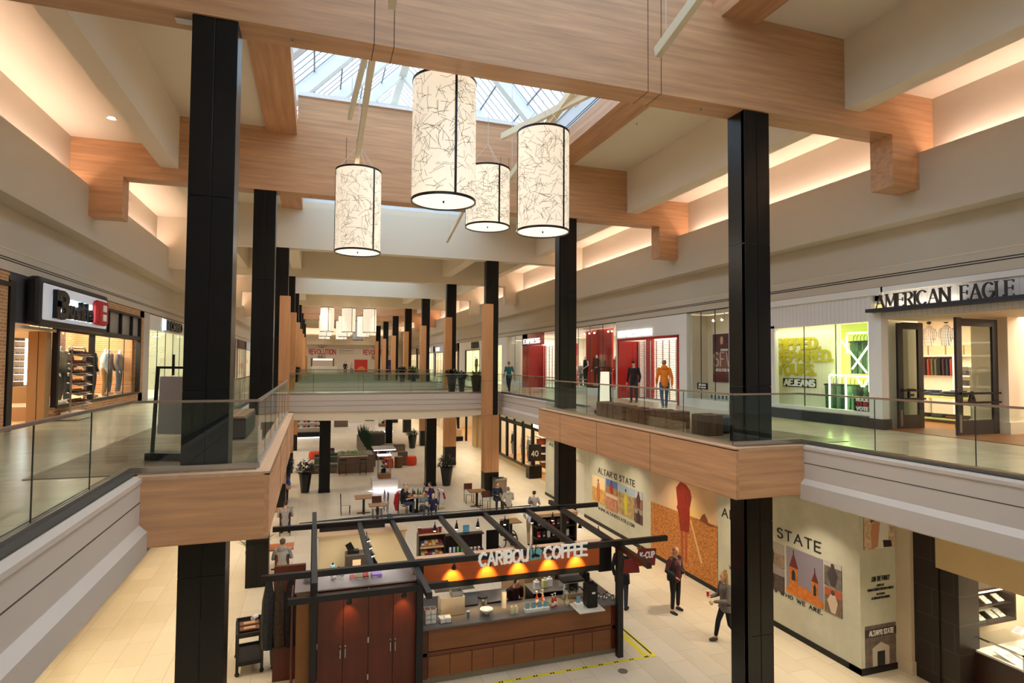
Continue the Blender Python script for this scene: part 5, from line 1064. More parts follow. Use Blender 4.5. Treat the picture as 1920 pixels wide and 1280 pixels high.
t = thing('crate', 'wooden crate on a black base under the black dressed mannequin', 'crate', (12.2, 51.5, Z0)); MB().box(-.4,.4,-.4,.4,0,.4).build('base', BLACK, t); MB().box(-.3,.3,-.3,.3,.4,.99).build('crate_box', mat('kraft_box'), t)
# ---------------- left lower shopfront
XS = -5.66
b = MB().box(XS-.3,XS,16.75,17.85,Z0,4.0); b.box(XS-.3,XS+.03,16.7,17.9,Z0,Z0+.25); struct(b, 'trim_17', STN)
b = MB().box(XS-.2,XS+.03,17.9,26,Z0,Z0+.24); b.box(XS-.2,XS+.03,13,16.7,Z0,Z0+.12); struct(b, 'baseboard_left', mat('dark_base', (50,38,30), .4))
MAH = mat('mahogany_frame', (100,44,26), .35); b = MB().box(XS-.1,XS+.03,17.9,26,Z0+.24,Z0+.32)
for yy in (19.5,21.3,23.0,24.4): b.box(XS-.1,XS+.04,yy,yy+.22,Z0+.24,3.6)
struct(b, 'trim_18', MAH)
lroom(-1, 17.9, 26.2, 3, mat('honey_wall', (222,190,130), .7), 150, XS, (1,.8,.5)); lroom(-1, 11, 16.7, 3, mat('shop_wall_cream'), 120, XS, (1,.88,.6))
pane(-1, 17.95, 26, Z0+.3, 3.4, 4, x=XS, nm='window_16'); pane(-1, 11, 16.7, Z0+.12, 3.4, 3, x=XS, nm='window_17')
side_wall('wall_left', mat('brown_panel', (70,52,40), .5), -1, [(26.2,30,Z0,3.9)], x=XS); side_wall('wall_left', STN, -1, [(30,31,Z0,3.9),(44,45,Z0,3.9),(58,59,Z0,3.9),(-5,11,Z0,3.9)], x=XS)
for y0, y1 in ((31,44),(45,58),(59,99)): side_wall('wall_left', SHOPW, -1, [(y0,y1,3.2,3.9)], x=XS); lroom(-1, y0, y1, 3, mat('shop_wall_cream'), 160, XS); pane(-1, y0, y1, Z0+.1, 3.2, 5, x=XS, nm='window_18', fr=(BLACK,.08))
side_wall('wall_right', SHOPW, 1, [(62,99,Z0,3.9)], x=XW); side_wall('wall_right', SHOPW, 1, [(-5,2,Z0,3.9)], x=XW)
for i in range(3):
    t = thing('potted_display', 'dark branching plant with pink blossoms in the left lower window, %s' % ('nearest','middle','farthest')[i], 'plant', (XS-.7, 14.0+.9*i, Z0+.05)); rnd = random.Random(i); b = MB(); f = MB()
    for j in range(14):
        a = rnd.uniform(0,6.28); p = [(0,0,.1),(.25*cos(a),.25*sin(a),.35+.1*rnd.random()),(.5*cos(a+.5),.5*sin(a+.5),.3+.3*rnd.random())]; b.tube(p, [.03,.03,.012], 6)
        if i == 2: f.sph((p[2][0], p[2][1], p[2][2]+.12), .06, 6, 4)
    b.build('branches', mat('branch_green', (44,60,50), .5), t, smooth=True)
    if i == 2: f.build('blossoms', mat('blossom', (236,170,150), .7), t)
# ================================================================ the coffee kiosk
CHY = mat('cherry_wood', (98,40,20), .35, noise=((7,7,.6),.16)); OAKY = mat('counter_wood', (134,80,40), .4, noise=((.8,7,7),.15)); TOPK = mat('counter_top', (96,90,84), .3)
def bx(p, name, m, x0, x1, y0, y1, z0, z1, bevel=.004): return MB().box(x0,x1,y0,y1,z0,z1).build(name, m, p, A=True, bevel=bevel)
t = thing('pergola_frame', 'black square tube pergola carrying the coffee kiosk sign and lamps', 'pergola', (3.5, 14.3, Z0))
ZB = 2.45
for nm_, a, c in (('front_beam',(-.90,12.49,ZB),(8.17,12.49,ZB)), ('rear_beam',(-.92,16.04,ZB),(8.10,16.04,ZB)), ('left_cross_beam',(.07,11.5,ZB+.1),(.07,16.9,ZB+.1)), ('right_cross_beam',(6.9,11.2,ZB-.13),(6.9,16.85,ZB-.02)), ('low_beam',(-.40,12.2,2.06),(2.72,12.2,2.06)), ('rafter',(2.10,11.0,ZB-.12),(2.02,16.6,ZB-.02)), ('rafter',(1.18,12.5,ZB-.02),(1.18,16.0,ZB-.02)), ('rafter',(3.35,12.5,ZB-.02),(3.32,16.2,ZB-.02)), ('rafter',(4.55,12.5,ZB-.02),(4.57,16.2,ZB-.02)), ('rafter',(5.8,12.5,ZB-.02),(5.86,16.2,ZB-.02))):
    MB().bar(a, c, .11, .12).build(nm_, BLK, t, A=True, bevel=.004)
for x, y in ((6.95,12.62),(6.95,15.95),(.07,12.62),(2.2,12.62),(.07,16.2)): MB().box(x-.07,x+.07,y-.07,y+.07,Z0,ZB+.02).build('post', BLK, t, A=True, bevel=.004)
MB().box(.02,.24,12.7,12.74,2.42,2.44).build('cable_tray', STEEL, t, A=True)
b = MB()
for j in range(3): b.tube([(-.3+j*.02,16.1,ZB+.09),(1.5,16.08+.03*j,ZB+.10+.02*j),(3.8,16.1,ZB+.09),(6.0,16.12-.02*j,ZB+.10)], .012, 5)
b.build('cable', mat('cable_black', (30,30,32), .5), t, A=True)
# cabinets left
t = thing('kiosk_cabinet', 'tall four door cherry wood cabinet forming the left end of the coffee kiosk', 'cabinet', (1.2, 13.1, Z0))
bx(t, 'body', mat('cork_panel', (140,92,44), .6, noise=(40,.15)), -.26, .0, 12.7, 13.6, Z0, 2.0); bx(t, 'body', CHY, .14, 2.16, 12.76, 13.6, Z0, 2.0); bx(t, 'cabinet_top', mat('cabinet_top_grey', (150,140,136), .5), -.3, 2.2, 12.72, 13.65, 2.0, 2.03)
for i in range(4):
    x0 = .15+.505*i; d = bx(t, 'door', CHY, x0, x0+.495, 12.72, 12.76, Z0+.04, 1.97)
    hx = x0+.45 if i%2 == 0 else x0+.045
    for nm_, m_, q in (('handle', STEEL, (hx-.008,hx+.008,12.685,12.72,.62,.80)), ('lock', STEEL, (hx-.012,hx+.012,12.70,12.72,.84,.865))):
        b = MB().box(*q); l = Vector(t.location); b.v = [(x-l.x,y-l.y,z-l.z) for x,y,z in b.v]; b.build(nm_, m_, d)
for x in (.14, 1.155, 2.16):
    for z in (.1, .85, 1.85): bx(t, 'hinge', STEEL, x-.015, x+.015, 12.70, 12.72, z, z+.12)
bx(t, 'open_door', CHY, -.36, -.32, 12.75, 13.4, Z0+.05, 1.95); bx(t, 'end_panel', CHY, -.75, -.1, 13.9, 14.0, Z0, 2.2)
t2 = thing('hanging_coats', 'dark jackets hung on the left side of the coffee kiosk', 'coats', (-.7, 13.95, 1.2))
for i, c in enumerate(((44,46,50),(70,56,44),(30,30,34))): 
    b = MB(); b.tube([(-.15+.22*i,0,.75),(-.15+.22*i,-.05,.3),(-.15+.22*i,-.08,-.35),(-.15+.24*i,-.08,-.7)], [.05,.13,.15,.12], 8); b.build('coat', mat('coat_%d' % i, c, .9, noise=(16,.4)), t2, smooth=True)
# front counter
t = thing('service_counter', 'wood panelled service counter of the coffee kiosk with a grey top', 'counter', (4.65, 13.0, Z0))
bx(t, 'body', OAKY, 2.30, 6.92, 12.78, 13.5, Z0+.14, .93); bx(t, 'counter_top', TOPK, 2.22, 7.05, 12.68, 13.55, .93, .97); bx(t, 'kick_base', mat('kick_steel', (150,138,120), .35, .3), 2.3, 6.95, 12.82, 13.5, Z0, Z0+.14)
bx(t, 'rail', mat('cherry_rail', (110,56,28), .4), 2.3, 6.92, 12.74, 12.78, .36, .44); bx(t, 'upper_panel', OAKY, 2.42, 6.8, 12.745, 12.78, .46, .90)
for i in range(9): x = 2.42+.487*i; bx(t, 'lower_panel', OAKY, x, x+.475, 12.745, 12.78, Z0+.16, .35)
bx(t, 'corner_post', CHY, 2.28, 2.40, 12.74, 12.8, Z0+.14, .93); bx(t, 'corner_post', CHY, 6.82, 6.94, 12.74, 12.8, Z0+.14, .93); bx(t, 'side_panel', CHY, 6.94, 7.0, 12.9, 16.0, Z0+.05, .93); bx(t, 'side_counter', TOPK, 6.35, 7.05, 13.55, 15.9, .93, .97); bx(t, 'side_cabinet', BLACK, 6.4, 6.94, 13.55, 15.85, Z0, .93)
bx(t, 'overhang_shelf', mat('pale_slab', (206,200,184), .35), 5.80, 6.45, 12.36, 12.95, .972, .995)
# sign board
t = thing('kiosk_fascia', 'glossy orange brown fascia board hung under the kiosk beam, lit by spotlights', 'fascia', (4.4, 13.15, 2.0))
bx(t, 'board', mat('fascia_cherry', (176,80,24), .3, noise=((.9,7,9),.14)), 2.12, 6.62, 13.0, 13.12, 1.80, 2.33); bx(t, 'board_top', mat('pink_ply', (206,164,130), .6), 2.12, 6.7, 13.0, 13.25, 2.33, 2.345); bx(t, 'dark_soffit', BLACK, 2.12, 6.9, 13.02, 13.3, 1.66, 1.80); bx(t, 'end_block', BLACK, 6.62, 6.95, 13.0, 13.3, 1.62, 2.3)
t = thing('kiosk_sign', 'cream hand cut letters CARIBOU COFFEE with a teal emblem on the kiosk beam', 'sign', (3.42, 12.38, 2.30))
LW_ = mat('sign_cream', (232,226,214), .5, emit=(232,226,214), es=.15)
letters('CARIBOU', .25, .04, .03, LW_, t, (.02,0,.0), 0, width=1.10, sx=.7, gap=.16, jit=.05, name='lettering'); letters('COFFEE', .25, .042, .03, LW_, t, (1.52,0,.0), 0, width=1.02, sx=.7, gap=.16, jit=.05)
MB().prism([(1.18,.0),(1.42,.02),(1.46,.20),(1.36,.27),(1.24,.23),(1.17,.28)], 'Y', -.03, 0).build('emblem_shield', mat('emblem_teal', (126,186,190), .5), t)
MB().prism([(1.2,.12),(1.3,.15),(1.4,.10),(1.38,.06),(1.28,.08),(1.22,.05)], 'Y', -.045, -.03).build('emblem_mark', BLACK, t)
b = MB(); b.bar((1.24,-.035,.14),(1.20,-.035,.36),.015); b.bar((1.28,-.035,.15),(1.31,-.035,.35),.015); b.bar((1.22,-.035,.26),(1.16,-.035,.32),.012); b.bar((1.30,-.035,.25),(1.36,-.035,.30),.012); b.build('emblem_antlers', BLACK, t)
def spot(lab, x, y, z, dx=0, dy=.35, glow=10, power=0, grp=None, dz=-.8):
    t = thing('spotlight', lab, 'spotlight', (x, y, z), 0, grp); d = Vector((dx, dy, dz)).normalized()
    MB().tube([(0,0,0),(0,0,-.10)], .012, 6).build('arm', BLK, t); MB().tube([Vector((0,0,-.08)), Vector((0,0,-.10))+d*.05, Vector((0,0,-.10))+d*.13], [.025,.04,.055], 12).build('housing', BLK, t, smooth=True)
    MB().sph(Vector((0,0,-.10))+d*.125, .04, 10, 6).build('bulb', mat('bulb_glow'), t)
    if power:
        l = bpy.data.lights.new('kiosk_spot', 'SPOT'); l.energy = power; l.color = (1,.62,.25); l.spot_size = R_(70); l.spot_blend = .8; l.shadow_soft_size = .03
        o = bpy.data.objects.new('kiosk_spot', l); COL.objects.link(o); o.location = Vector((x,y,z-.1))+d*.19; o.rotation_euler = d.to_track_quat('-Z','Y').to_euler()
for i, x in enumerate((2.95, 3.75, 4.5, 5.25, 5.95)): spot('black spotlight washing the orange fascia, %s from the left' % ('first','second','third','fourth','fifth')[i], x, 12.62, 2.39, .05, .52, power=75, dz=-.62)
for i, (x, y) in enumerate(((3.15,15.85),(3.75,15.85),(4.35,15.85),(5.15,15.9),(5.95,15.85),(6.6,15.9),(7.0,14.9),(7.2,14.2))): spot('spotlight with a bare glowing bulb under the rear kiosk beam, %s from the left' % ('first','second','third','fourth','fifth','sixth','seventh','eighth')[i], x, y, 2.37, 0, .1)
for i, x in enumerate((.75, 1.85)): spot('spotlight over the cherry cabinet doors, %s' % ('left','right')[i], x, 12.4, 2.02, 0, .5, power=8)
for i in range(4): spot('small black spotlight on the first inner rafter, %s' % ('rear','third','second','front')[i], 1.32, 15.4-.6*i, 2.38, .3, 0)
area('kiosk_glow', (4.4, 14.6, 2.3), (3.0, 1.5), 9, (1,.8,.55)); area('kiosk_glow', (1.1, 14.8, 2.3), (1.6, 1.6), 26, (1,.86,.7))
# things on the front counter
CT = .971
def item(nm_, lab, cat, x, y, z=CT, rz=0, grp=None): return thing(nm_, lab, cat, (x, y, z), rz, grp)
CARD = mat('white_cup_paper', (232,226,214), .6); BRN = mat('brown_contents', (150,100,64), .8, noise=(30,.4))
def cupbox(lab, x, y, z, full): 
    t = item('cup_carton', lab, 'carton', x, y, z); b = MB()
    for (a,c,d,e) in ((-.13,.13,-.11,-.10),(-.13,.13,.10,.11),(-.13,-.12,-.11,.11),(.12,.13,-.11,.11),(-.005,.005,-.11,.11)): b.box(a,c,d,e,0,.10)
    b.box(-.13,.13,-.11,.11,0,.01); b.build('carton', CARD, t); MB().box(-.12,.12,-.10,.10,.01,.085).build('contents', BRN if full else CARD, t)
cupbox('open white carton of brown sleeves, top of the stack at the counter end', 2.50, 13.0, CT+.20, True); cupbox('white carton in the middle of the stack at the left end of the counter', 2.50, 13.0, CT+.10, False); cupbox('white carton at the bottom of the stack at the left end of the counter', 2.50, 13.0, CT, False); cupbox('white divided carton standing right of the carton stack', 2.82, 12.95, CT, False)
t = item('espresso_cabinet', 'brushed steel box with a wire basket on top at the left of the counter', 'machine', 3.05, 13.32); MB().box(-.28,.28,-.14,.16,0,.40).build('body', mat('satin_steel', (206,196,176), .35, .8), t, bevel=.01); b = MB()
for q in ((-.02,.24,-.10,-.09),(-.02,.24,.11,.12),(-.02,-.01,-.10,.12),(.23,.24,-.10,.12)): b.box(*q,.40,.50)
b.build('basket', STEEL, t)
t = item('cup', 'teal paper cup beside the brushed steel box', 'cup', 3.36, 13.0); MB().lathe([(.028,0),(.038,.12)], n=14).build('cup_body', mat('teal_cup', (90,140,150), .5), t, smooth=True); MB().cyl((0,0,.12), .04, .012).build('lid', CARD, t)
t = item('bowl', 'white paper lined bowl of small packets on a steel stand', 'bowl', 3.78, 12.98); MB().cyl((0,0,0), .06, .03).build('stand', STEEL, t); MB().lathe([(.05,.03),(.13,.10),(.15,.14),(.13,.135),(.0,.10)], n=20, cap=False).build('bowl_body', WHITE, t, smooth=True)
t = item('coffee_urn', 'glass and steel coffee urn with a black lid', 'urn', 3.80, 13.38); MB().cyl((0,0,0), .11, .24, 20).build('urn_body', CHROME, t, smooth=True); MB().cyl((0,0,.24), .12, .04, 20).build('lid', BLK, t)
t = item('cup_stack', 'clear stack of plastic cups behind the milk cartons', 'cups', 4.28, 13.25); MB().lathe([(.06,0),(.065,.36)], n=14).build('cups', mat('clear_plastic', (206,204,196), .2), t, smooth=True)
for x, l in ((4.36,'left'),(4.46,'right')): 
    t = item('milk_carton', 'cream milk carton in front of the cup stack, %s of the pair' % l, 'carton', x, 12.88); MB().box(-.035,.035,-.035,.035,0,.15).build('carton', mat('milk_cream', (232,222,180), .5), t); MB().prism([(-.035,.15),(.035,.15),(0,.18)], 'Y', -.035, .035).build('gable', mat('milk_cream'), t)
for i in range(4):
    x = 4.72+.15*i; t = item('drink_carrier', 'white cardboard carrier holding teal leaflets, %s in the row' % ('first','second','third','fourth')[i], 'carrier', x, 12.85); MB().box(-.07,.07,-.06,.06,0,.07).build('carrier', CARD, t); MB().box(-.05,.05,.0,.02,.07,.20).build('leaflet', mat('leaflet_teal', (110,160,176), .6), t)
for i, (x, y, c) in enumerate(((5.08,13.2,(186,80,50)),(5.16,13.05,(200,110,60)),(5.24,13.22,(200,120,60)),(5.36,12.9,(176,60,44)),(5.45,12.95,(190,60,50)),(5.72,12.9,(216,180,80)))):
    t = item('syrup_bottle', '%s pump bottle of syrup, %s along the counter' % (('amber','copper','orange','red','scarlet','yellow')[i], ('first','second','third','fourth','fifth','last')[i]), 'bottle', x, y); MB().lathe([(.032,0),(.034,.16),(.014,.21),(.014,.24)], n=12).build('bottle', mat('syrup_%d' % i, c, .2), t, smooth=True); MB().box(-.0345,.0345,-.0355,.0,.05,.12).build('label_band', CARD, t)
    b = MB().cyl((0,0,.24), .007, .06, 8); b.box(-.04,.012,-.008,.008,.30,.315); b.build('pump', WHITE, t)
t = item('black_dispenser', 'tall black dispenser box with a small white label on the pale slab', 'dispenser', 6.22, 12.66, .996); MB().box(-.13,.13,-.12,.16,0,.52).build('dispenser_body', BLACK, t, bevel=.02); MB().box(-.02,.06,-.128,-.12,.32,.36).build('label', WHITE, t); MB().tube([(-.06,0,.52),(-.06,0,.57),(.06,0,.57),(.06,0,.52)], .012, 6).build('handle', BLACK, t)
t = item('drink_carrier', 'white cardboard carrier with teal leaflets on the pale slab beside the black dispenser', 'carrier', 5.93, 12.7, .996); MB().box(-.09,.09,-.08,.08,0,.09).build('carrier', CARD, t); MB().box(-.05,.05,0,.02,.09,.24).build('leaflet', mat('leaflet_teal'), t)
t = item('espresso_machine', 'chrome espresso machine with black trim at the right of the kiosk', 'espresso machine', 6.05, 13.35); MB().box(-.28,.28,-.14,.18,.02,.40).build('machine_body', CHROME, t, bevel=.02); MB().box(-.28,.28,-.16,.18,.40,.44).build('cup_tray', BLK, t)
for i in range(3): MB().tube([(-.18+.18*i,-.16,.25),(-.18+.18*i,-.28,.22)], .018, 8).build('group_handle', BLK, t)
for i, (x, y) in enumerate(((6.72,12.95),(6.85,13.05),(6.62,13.05),(6.9,12.85))): t = item('milk_pitcher', 'chrome milk pitcher at the right end of the counter, %s' % ('front left','rear right','rear left','front right')[i], 'pitcher', x, y); MB().lathe([(.045,0),(.05,.08),(.038,.13)], n=14, cap=False).build('pitcher_body', CHROME, t, smooth=True); MB().tube([(.045,0,.03),(.08,0,.05),(.08,0,.09),(.04,0,.11)], .008, 5).build('handle', CHROME, t)
t = item('grinder', 'black coffee grinder with a clear hopper on the side counter', 'grinder', 6.7, 14.0); MB().box(-.10,.10,-.12,.12,0,.32).build('grinder_body', BLACK, t, bevel=.02); MB().lathe([(.05,.32),(.11,.50),(.11,.54)], n=16).build('hopper', mat('hopper_smoke', (60,50,44), .15), t, smooth=True)
for i, (x, y, c, l) in enumerate(((5.45,14.2,(224,220,214),'white'),(5.7,14.25,(226,216,150),'pale yellow'),(5.85,14.3,(226,226,226),'clear'))): t = item('jug', l+' plastic jug on the inner bench of the kiosk', 'jug', x, y, .92); MB().box(-.07,.07,-.07,.07,0,.2).build('jug_body', mat('jug_%d' % i, c, .4), t, bevel=.02); MB().cyl((0,0,.2), .03, .04).build('cap', WHITE, t)
t = thing('inner_bench', 'dark inner work bench with shelves behind the service counter', 'bench', (4.2, 14.9, Z0)); bx(t, 'bench_body', BLACK, 2.4, 5.2, 14.5, 15.2, Z0, .62); bx(t, 'bench_top', STEEL, 2.4, 5.2, 14.45, 15.2, .62, .65); bx(t, 'side_bench', BLACK, 5.3, 6.2, 14.0, 14.6, Z0, .9); bx(t, 'side_bench_top', STEEL, 5.28, 6.22, 13.95, 14.65, .9, .92); bx(t, 'shelf', STEEL, 2.6, 4.2, 14.5, 14.9, 1.35, 1.37); bx(t, 'shelf', STEEL, 2.9, 3.9, 14.45, 14.9, 1.02, 1.04)
for x in (2.9, 4.15): bx(t, 'hanger_rod', STEEL, x, x+.02, 14.5, 14.52, 1.37, 1.9)
person('person working behind the coffee counter in a dark maroon top, leaning forward', (4.75, 13.95, Z0), .2, 'stand', 1.68, top=(56,22,26), legs=(30,28,32), hair=(50,34,26), vox=.015, mods=dict(hea=(.02,-.16,1.58), nec=(.01,-.06,1.46), wl=(-.12,-.36,1.05), wr=(.18,-.38,1.08)), sleeve=.5)
# rear and left parts of the kiosk interior
t = thing('back_counter', 'cream topped back counter inside the left part of the kiosk', 'counter', (1.2, 15.9, Z0)); bx(t, 'counter_body', CHY, .2, 2.6, 15.3, 16.19, Z0, .92); bx(t, 'counter_top', mat('cream_top', (214,196,156), .4), .18, 2.65, 15.2, 16.19, .92, .96); bx(t, 'back_wall', mat('cream_top'), .18, 2.42, 16.2, 16.42, Z0, 2.12); bx(t, 'raised_shelf', mat('shelf_ply', (206,170,130), .5), .15, 2.45, 16.1, 16.62, 2.12, 2.16); bx(t, 'shelf_support', BLK, .2, 1.9, 16.5, 16.6, 2.16, 2.27); bx(t, 'cream_divider', mat('cream_top'), 1.42, 1.48, 13.75, 16.2, .84, 1.5); bx(t, 'side_top', mat('cream_top'), 1.5, 2.5, 13.7, 15.45, .80, .84); bx(t, 'side_body', CHY, 1.55, 2.45, 13.75, 15.45, Z0, .80); bx(t, 'work_top', mat('cabinet_top_grey'), .15, .75, 13.7, 15.4, .80, .84)
t = item('safe', 'dark steel cabinet with a brown drawer inside the kiosk', 'cabinet', 1.1, 15.75, .961); MB().box(-.27,.27,-.2,.2,0,.82).build('safe_body', mat('dark_bronze'), t, bevel=.01); MB().box(-.1,.1,-.215,-.2,.48,.70).build('drawer', mat('kraft_box'), t)
t = item('ticket_printer', 'black ticket printer with its lid up on the kiosk back counter', 'printer', 1.02, 15.75, 1.782); MB().box(-.14,.14,-.10,.10,0,.07).build('printer_body', BLACK, t); MB().rbox((-.08,.05,.14), (.16,.02,.2), Matrix.Rotation(-.5,3,'Y')).build('lid', BLACK, t)
for i, (x, c, l) in enumerate(((.52,(120,180,190),'teal'),(.66,(110,90,140),'violet'),(.82,(196,226,60),'lime green'))): t = item('tumbler', l+' upright bottle inside the left part of the kiosk', 'bottle', x, 15.45, .961); MB().box(-.05,.05,-.05,.05,0,.66-.1*i).build('bottle_body', mat('tumbler_%d' % i, c, .4), t, bevel=.015); MB().cyl((0,0,.66-.1*i), .02, .05).build('cap', BLK, t)
for i, (x, y) in enumerate(((1.65,15.5),(1.8,15.6),(1.95,15.5))): t = item('carafe', 'clear plastic carafe near the red cup in the kiosk, %s' % ('left','middle','right')[i], 'carafe', x, y, .961); MB().lathe([(.06,0),(.065,.26),(.05,.32)], n=12).build('carafe_body', mat('clear_plastic'), t, smooth=True)
t = item('cup', 'dark red cup on the cream counter of the kiosk', 'cup', 2.12, 15.5, .961); MB().lathe([(.06,0),(.08,.36)], n=14).build('cup_body', mat('maroon_cup', (130,30,24), .5), t, smooth=True); MB().cyl((0,0,.36), .082, .015, 14).build('lid', CARD, t)
t = item('paper_towel_pile', 'crumpled white bag and tubing on top of the cherry cabinet', 'bag', .55, 13.3, 2.031); b = MB(); rnd = random.Random(4)
for i in range(14): b.sph((rnd.uniform(-.12,.12), rnd.uniform(-.1,.1), .04+rnd.uniform(0,.10)), rnd.uniform(.03,.06), 6, 4)
b.build('crumpled_paper', WHITE, t)
for i, (x, c) in enumerate(((.85,(170,50,44)),(.98,(150,140,70)),(1.12,(190,60,60)),(1.3,(176,140,216)))): t = item('folder', '%s folder lying on top of the cherry cabinet' % ('dark red','olive','red','lilac')[i], 'folder', x, 13.2, 2.031); MB().box(-.05,.06 if i < 3 else .16,-.12,.12,0,.04+.01*i).build('cover', mat('folder_%d' % i, c, .6), t); MB().box(-.045,.055,-.125,-.12,.005,.03).build('pages', WHITE, t)
t = item('cable_coil', 'coil of grey cable hanging at the left post of the kiosk', 'cable', .0, 13.25, 2.031); b = MB()
for i in range(4): b.lathe([(.10+.012*i,.02*i),(.112+.012*i,.01+.02*i),(.10+.012*i,.02+.02*i)], n=18, cap=False)
b.build('coil', mat('grey_cable', (130,130,132), .5), t)
t = thing('snack_rack', 'dark three tier rack of snack packets with a maroon sign on top', 'snack rack', (3.15, 16.35, .72))
bx(t, 'rack_frame', mat('dark_rack', (38,26,22), .4), 2.78, 3.52, 16.5, 16.55, .72, 1.95); 
for x in (2.78, 3.48): bx(t, 'rack_side', mat('dark_rack'), x, x+.04, 16.2, 16.5, .72, 1.95)
bx(t, 'rack_top', mat('shelf_ply'), 2.78, 3.52, 16.18, 16.55, 1.93, 1.96)
for z in (1.36, 1.62):
    MB().rbox((0,0,z-.72),(.66,.32,.02),Matrix.Rotation(.3,3,'X')).build('tray', mat('shelf_ply'), t)
rnd = random.Random(3)
for z in (1.38, 1.64):
    for i in range(6):
        c = [(206,90,40),(226,206,150),(150,40,50),(90,90,130),(230,220,190),(200,120,60)][(i+int(z*10))%6]; s_ = item('snack_packet', '%s snack packet, %s from the left on the %s tray of the snack rack' % (('orange','pale yellow','maroon','slate blue','cream','tan')[(i+int(z*10))%6], ordn(i), 'lower' if z < 1.5 else 'upper'), 'packet', 2.90+.10*i, 16.33, z+.01, 0); MB().rbox((0,0,.035),(.085,.2,.05),Matrix.Rotation(.3,3,'X')).build('packet', mat('packet_%d' % ((i+int(z*10))%6), c, .4), s_); MB().rbox((0,-.09,.02),(.08,.02,.055),Matrix.Rotation(.3,3,'X')).build('seal', mat('packet_%d' % ((i+1+int(z*10))%6), c, .4), s_)
t = item('promo_sign', 'long maroon box sign with white print above the snack rack', 'sign', 3.1, 16.3, 1.965); MB().box(-.26,.22,-.05,.05,0,.12).build('sign_box', mat('maroon_sign', (120,26,24), .5), t); letters('FRESH SNACKS', .035, .008, .004, WHITE, t, (-.2,-.052,.04), 0, width=.36) if False else None
for x, s_ in ((2.93,'left'),(3.36,'right')): t = item('cup', 'red and white cup at the %s end of the maroon sign' % s_, 'cup', x+.02 if s_ == 'right' else x-.12, 16.28, 1.965); MB().lathe([(.04,0),(.055,.16)], n=14).build('cup_body', mat('maroon_cup'), t, smooth=True); MB().cyl((0,0,.16), .058, .012, 14).build('lid', CARD, t)
t = thing('mug_shelf', 'dark low shelf unit with tumblers and mugs right of the snack rack', 'shelf unit', (4.1, 16.4, .72)); bx(t, 'unit_back', mat('dark_rack'), 3.55, 4.66, 16.5, 16.55, .72, 1.8); bx(t, 'unit_shelf', mat('dark_rack'), 3.55, 4.66, 16.15, 16.5, 1.34, 1.37); bx(t, 'unit_top', mat('dark_rack'), 3.55, 4.66, 16.3, 16.55, 1.8, 1.83)
for i, (c, l) in enumerate((((230,232,236),'white'),((196,200,214),'pale grey'),((110,180,110),'green'),((70,160,150),'turquoise'))): t = item('tumbler', l+' tumbler in the row on the dark shelf unit', 'tumbler', 3.68+.11*i, 16.3, 1.371); MB().lathe([(.035,0),(.04,.12),(.03,.15)], n=12).build('tumbler_body', mat('tumb_%d' % i, c, .3), t, smooth=True); MB().cyl((0,0,.15), .03, .015).build('lid', BLK, t)
for i in range(4): t = item('mug', 'white mug with red print on the right half of the dark shelf, %s' % ('first','second','third','fourth')[i], 'mug', 4.18+.11*i, 16.3, 1.371); MB().lathe([(.036,0),(.038,.09)], n=12).build('mug_body', WHITE, t, smooth=True); MB().box(-.02,.02,-.0395,-.03,.03,.06).build('print_mark', mat('sign_red'), t)
t = item('card_holder', 'light blue card sign standing on the dark shelf unit', 'card', 4.17, 16.45, 1.831); MB().box(-.09,.09,-.01,.01,0,.22).build('card', mat('card_blue', (110,180,220), .5), t); MB().box(-.1,.1,-.03,.03,0,.02).build('foot', BLK, t)
t = item('chalk_board', 'black upright board at the right end of the shelf units', 'board', 4.88, 16.2, 1.0); MB().box(-.18,.18,-.02,.02,0,.92).build('board', BLACK, t); MB().box(-.1,.1,-.06,.06,-.02,.02).build('foot', BLK, t)
t = item('stool_leaning', 'folded dark tablet stand rising behind the blue card', 'stand', 3.95, 16.6, 1.2) if False else None
t = thing('condiment_bar', 'tan condiment counter with a dark cabinet of merchandise at the right rear of the kiosk', 'counter', (6.1, 16.6, Z0)); bx(t, 'bar_top', mat('shelf_ply'), 5.5, 6.55, 15.2, 17.4, .95, .99); bx(t, 'bar_front', mat('kraft_panel'), 5.52, 6.5, 15.25, 17.35, Z0, .95)
t = thing('merchandise_cabinet', 'dark merchandise cabinet with mugs and packets and a wooden top by the right rear post', 'cabinet', (7.2, 17.2, Z0)); DRK = mat('dark_rack'); bx(t, 'cabinet_back', DRK, 6.6, 7.9, 17.5, 17.6, Z0, 1.9); bx(t, 'cabinet_top', mat('shelf_ply'), 6.55, 7.95, 17.1, 17.65, 1.9, 2.0); bx(t, 'cabinet_base', DRK, 6.6, 7.9, 17.1, 17.6, Z0, .9); bx(t, 'cabinet_side', DRK, 7.86, 7.92, 17.1, 17.6, .9, 1.9)
for z in (1.2, 1.55): bx(t, 'cabinet_shelf', DRK, 6.6, 7.9, 17.15, 17.5, z, z+.03)
for j, z in enumerate((1.23, 1.58, .9)):
    for i in range(7): c = [(150,30,34),(60,60,70),(226,220,214),(90,40,36)][(i+j)%4]; t = item('coffee_packet', '%s packet, %s from the left on the %s shelf of the merchandise cabinet' % (('red','slate','white','brown')[(i+j)%4], ordn(i), ('middle','top','bottom')[j]), 'packet', 6.72+.16*i, 17.3, z, 0, 'packets in the merchandise cabinet'); MB().box(-.05,.05,-.03,.03,0,.2 if j < 2 else .1).build('packet', mat('mpack_%d' % ((i+j)%4), c, .5), t); MB().box(-.03,.03,-.034,-.03,.04,.08).build('label', WHITE, t)
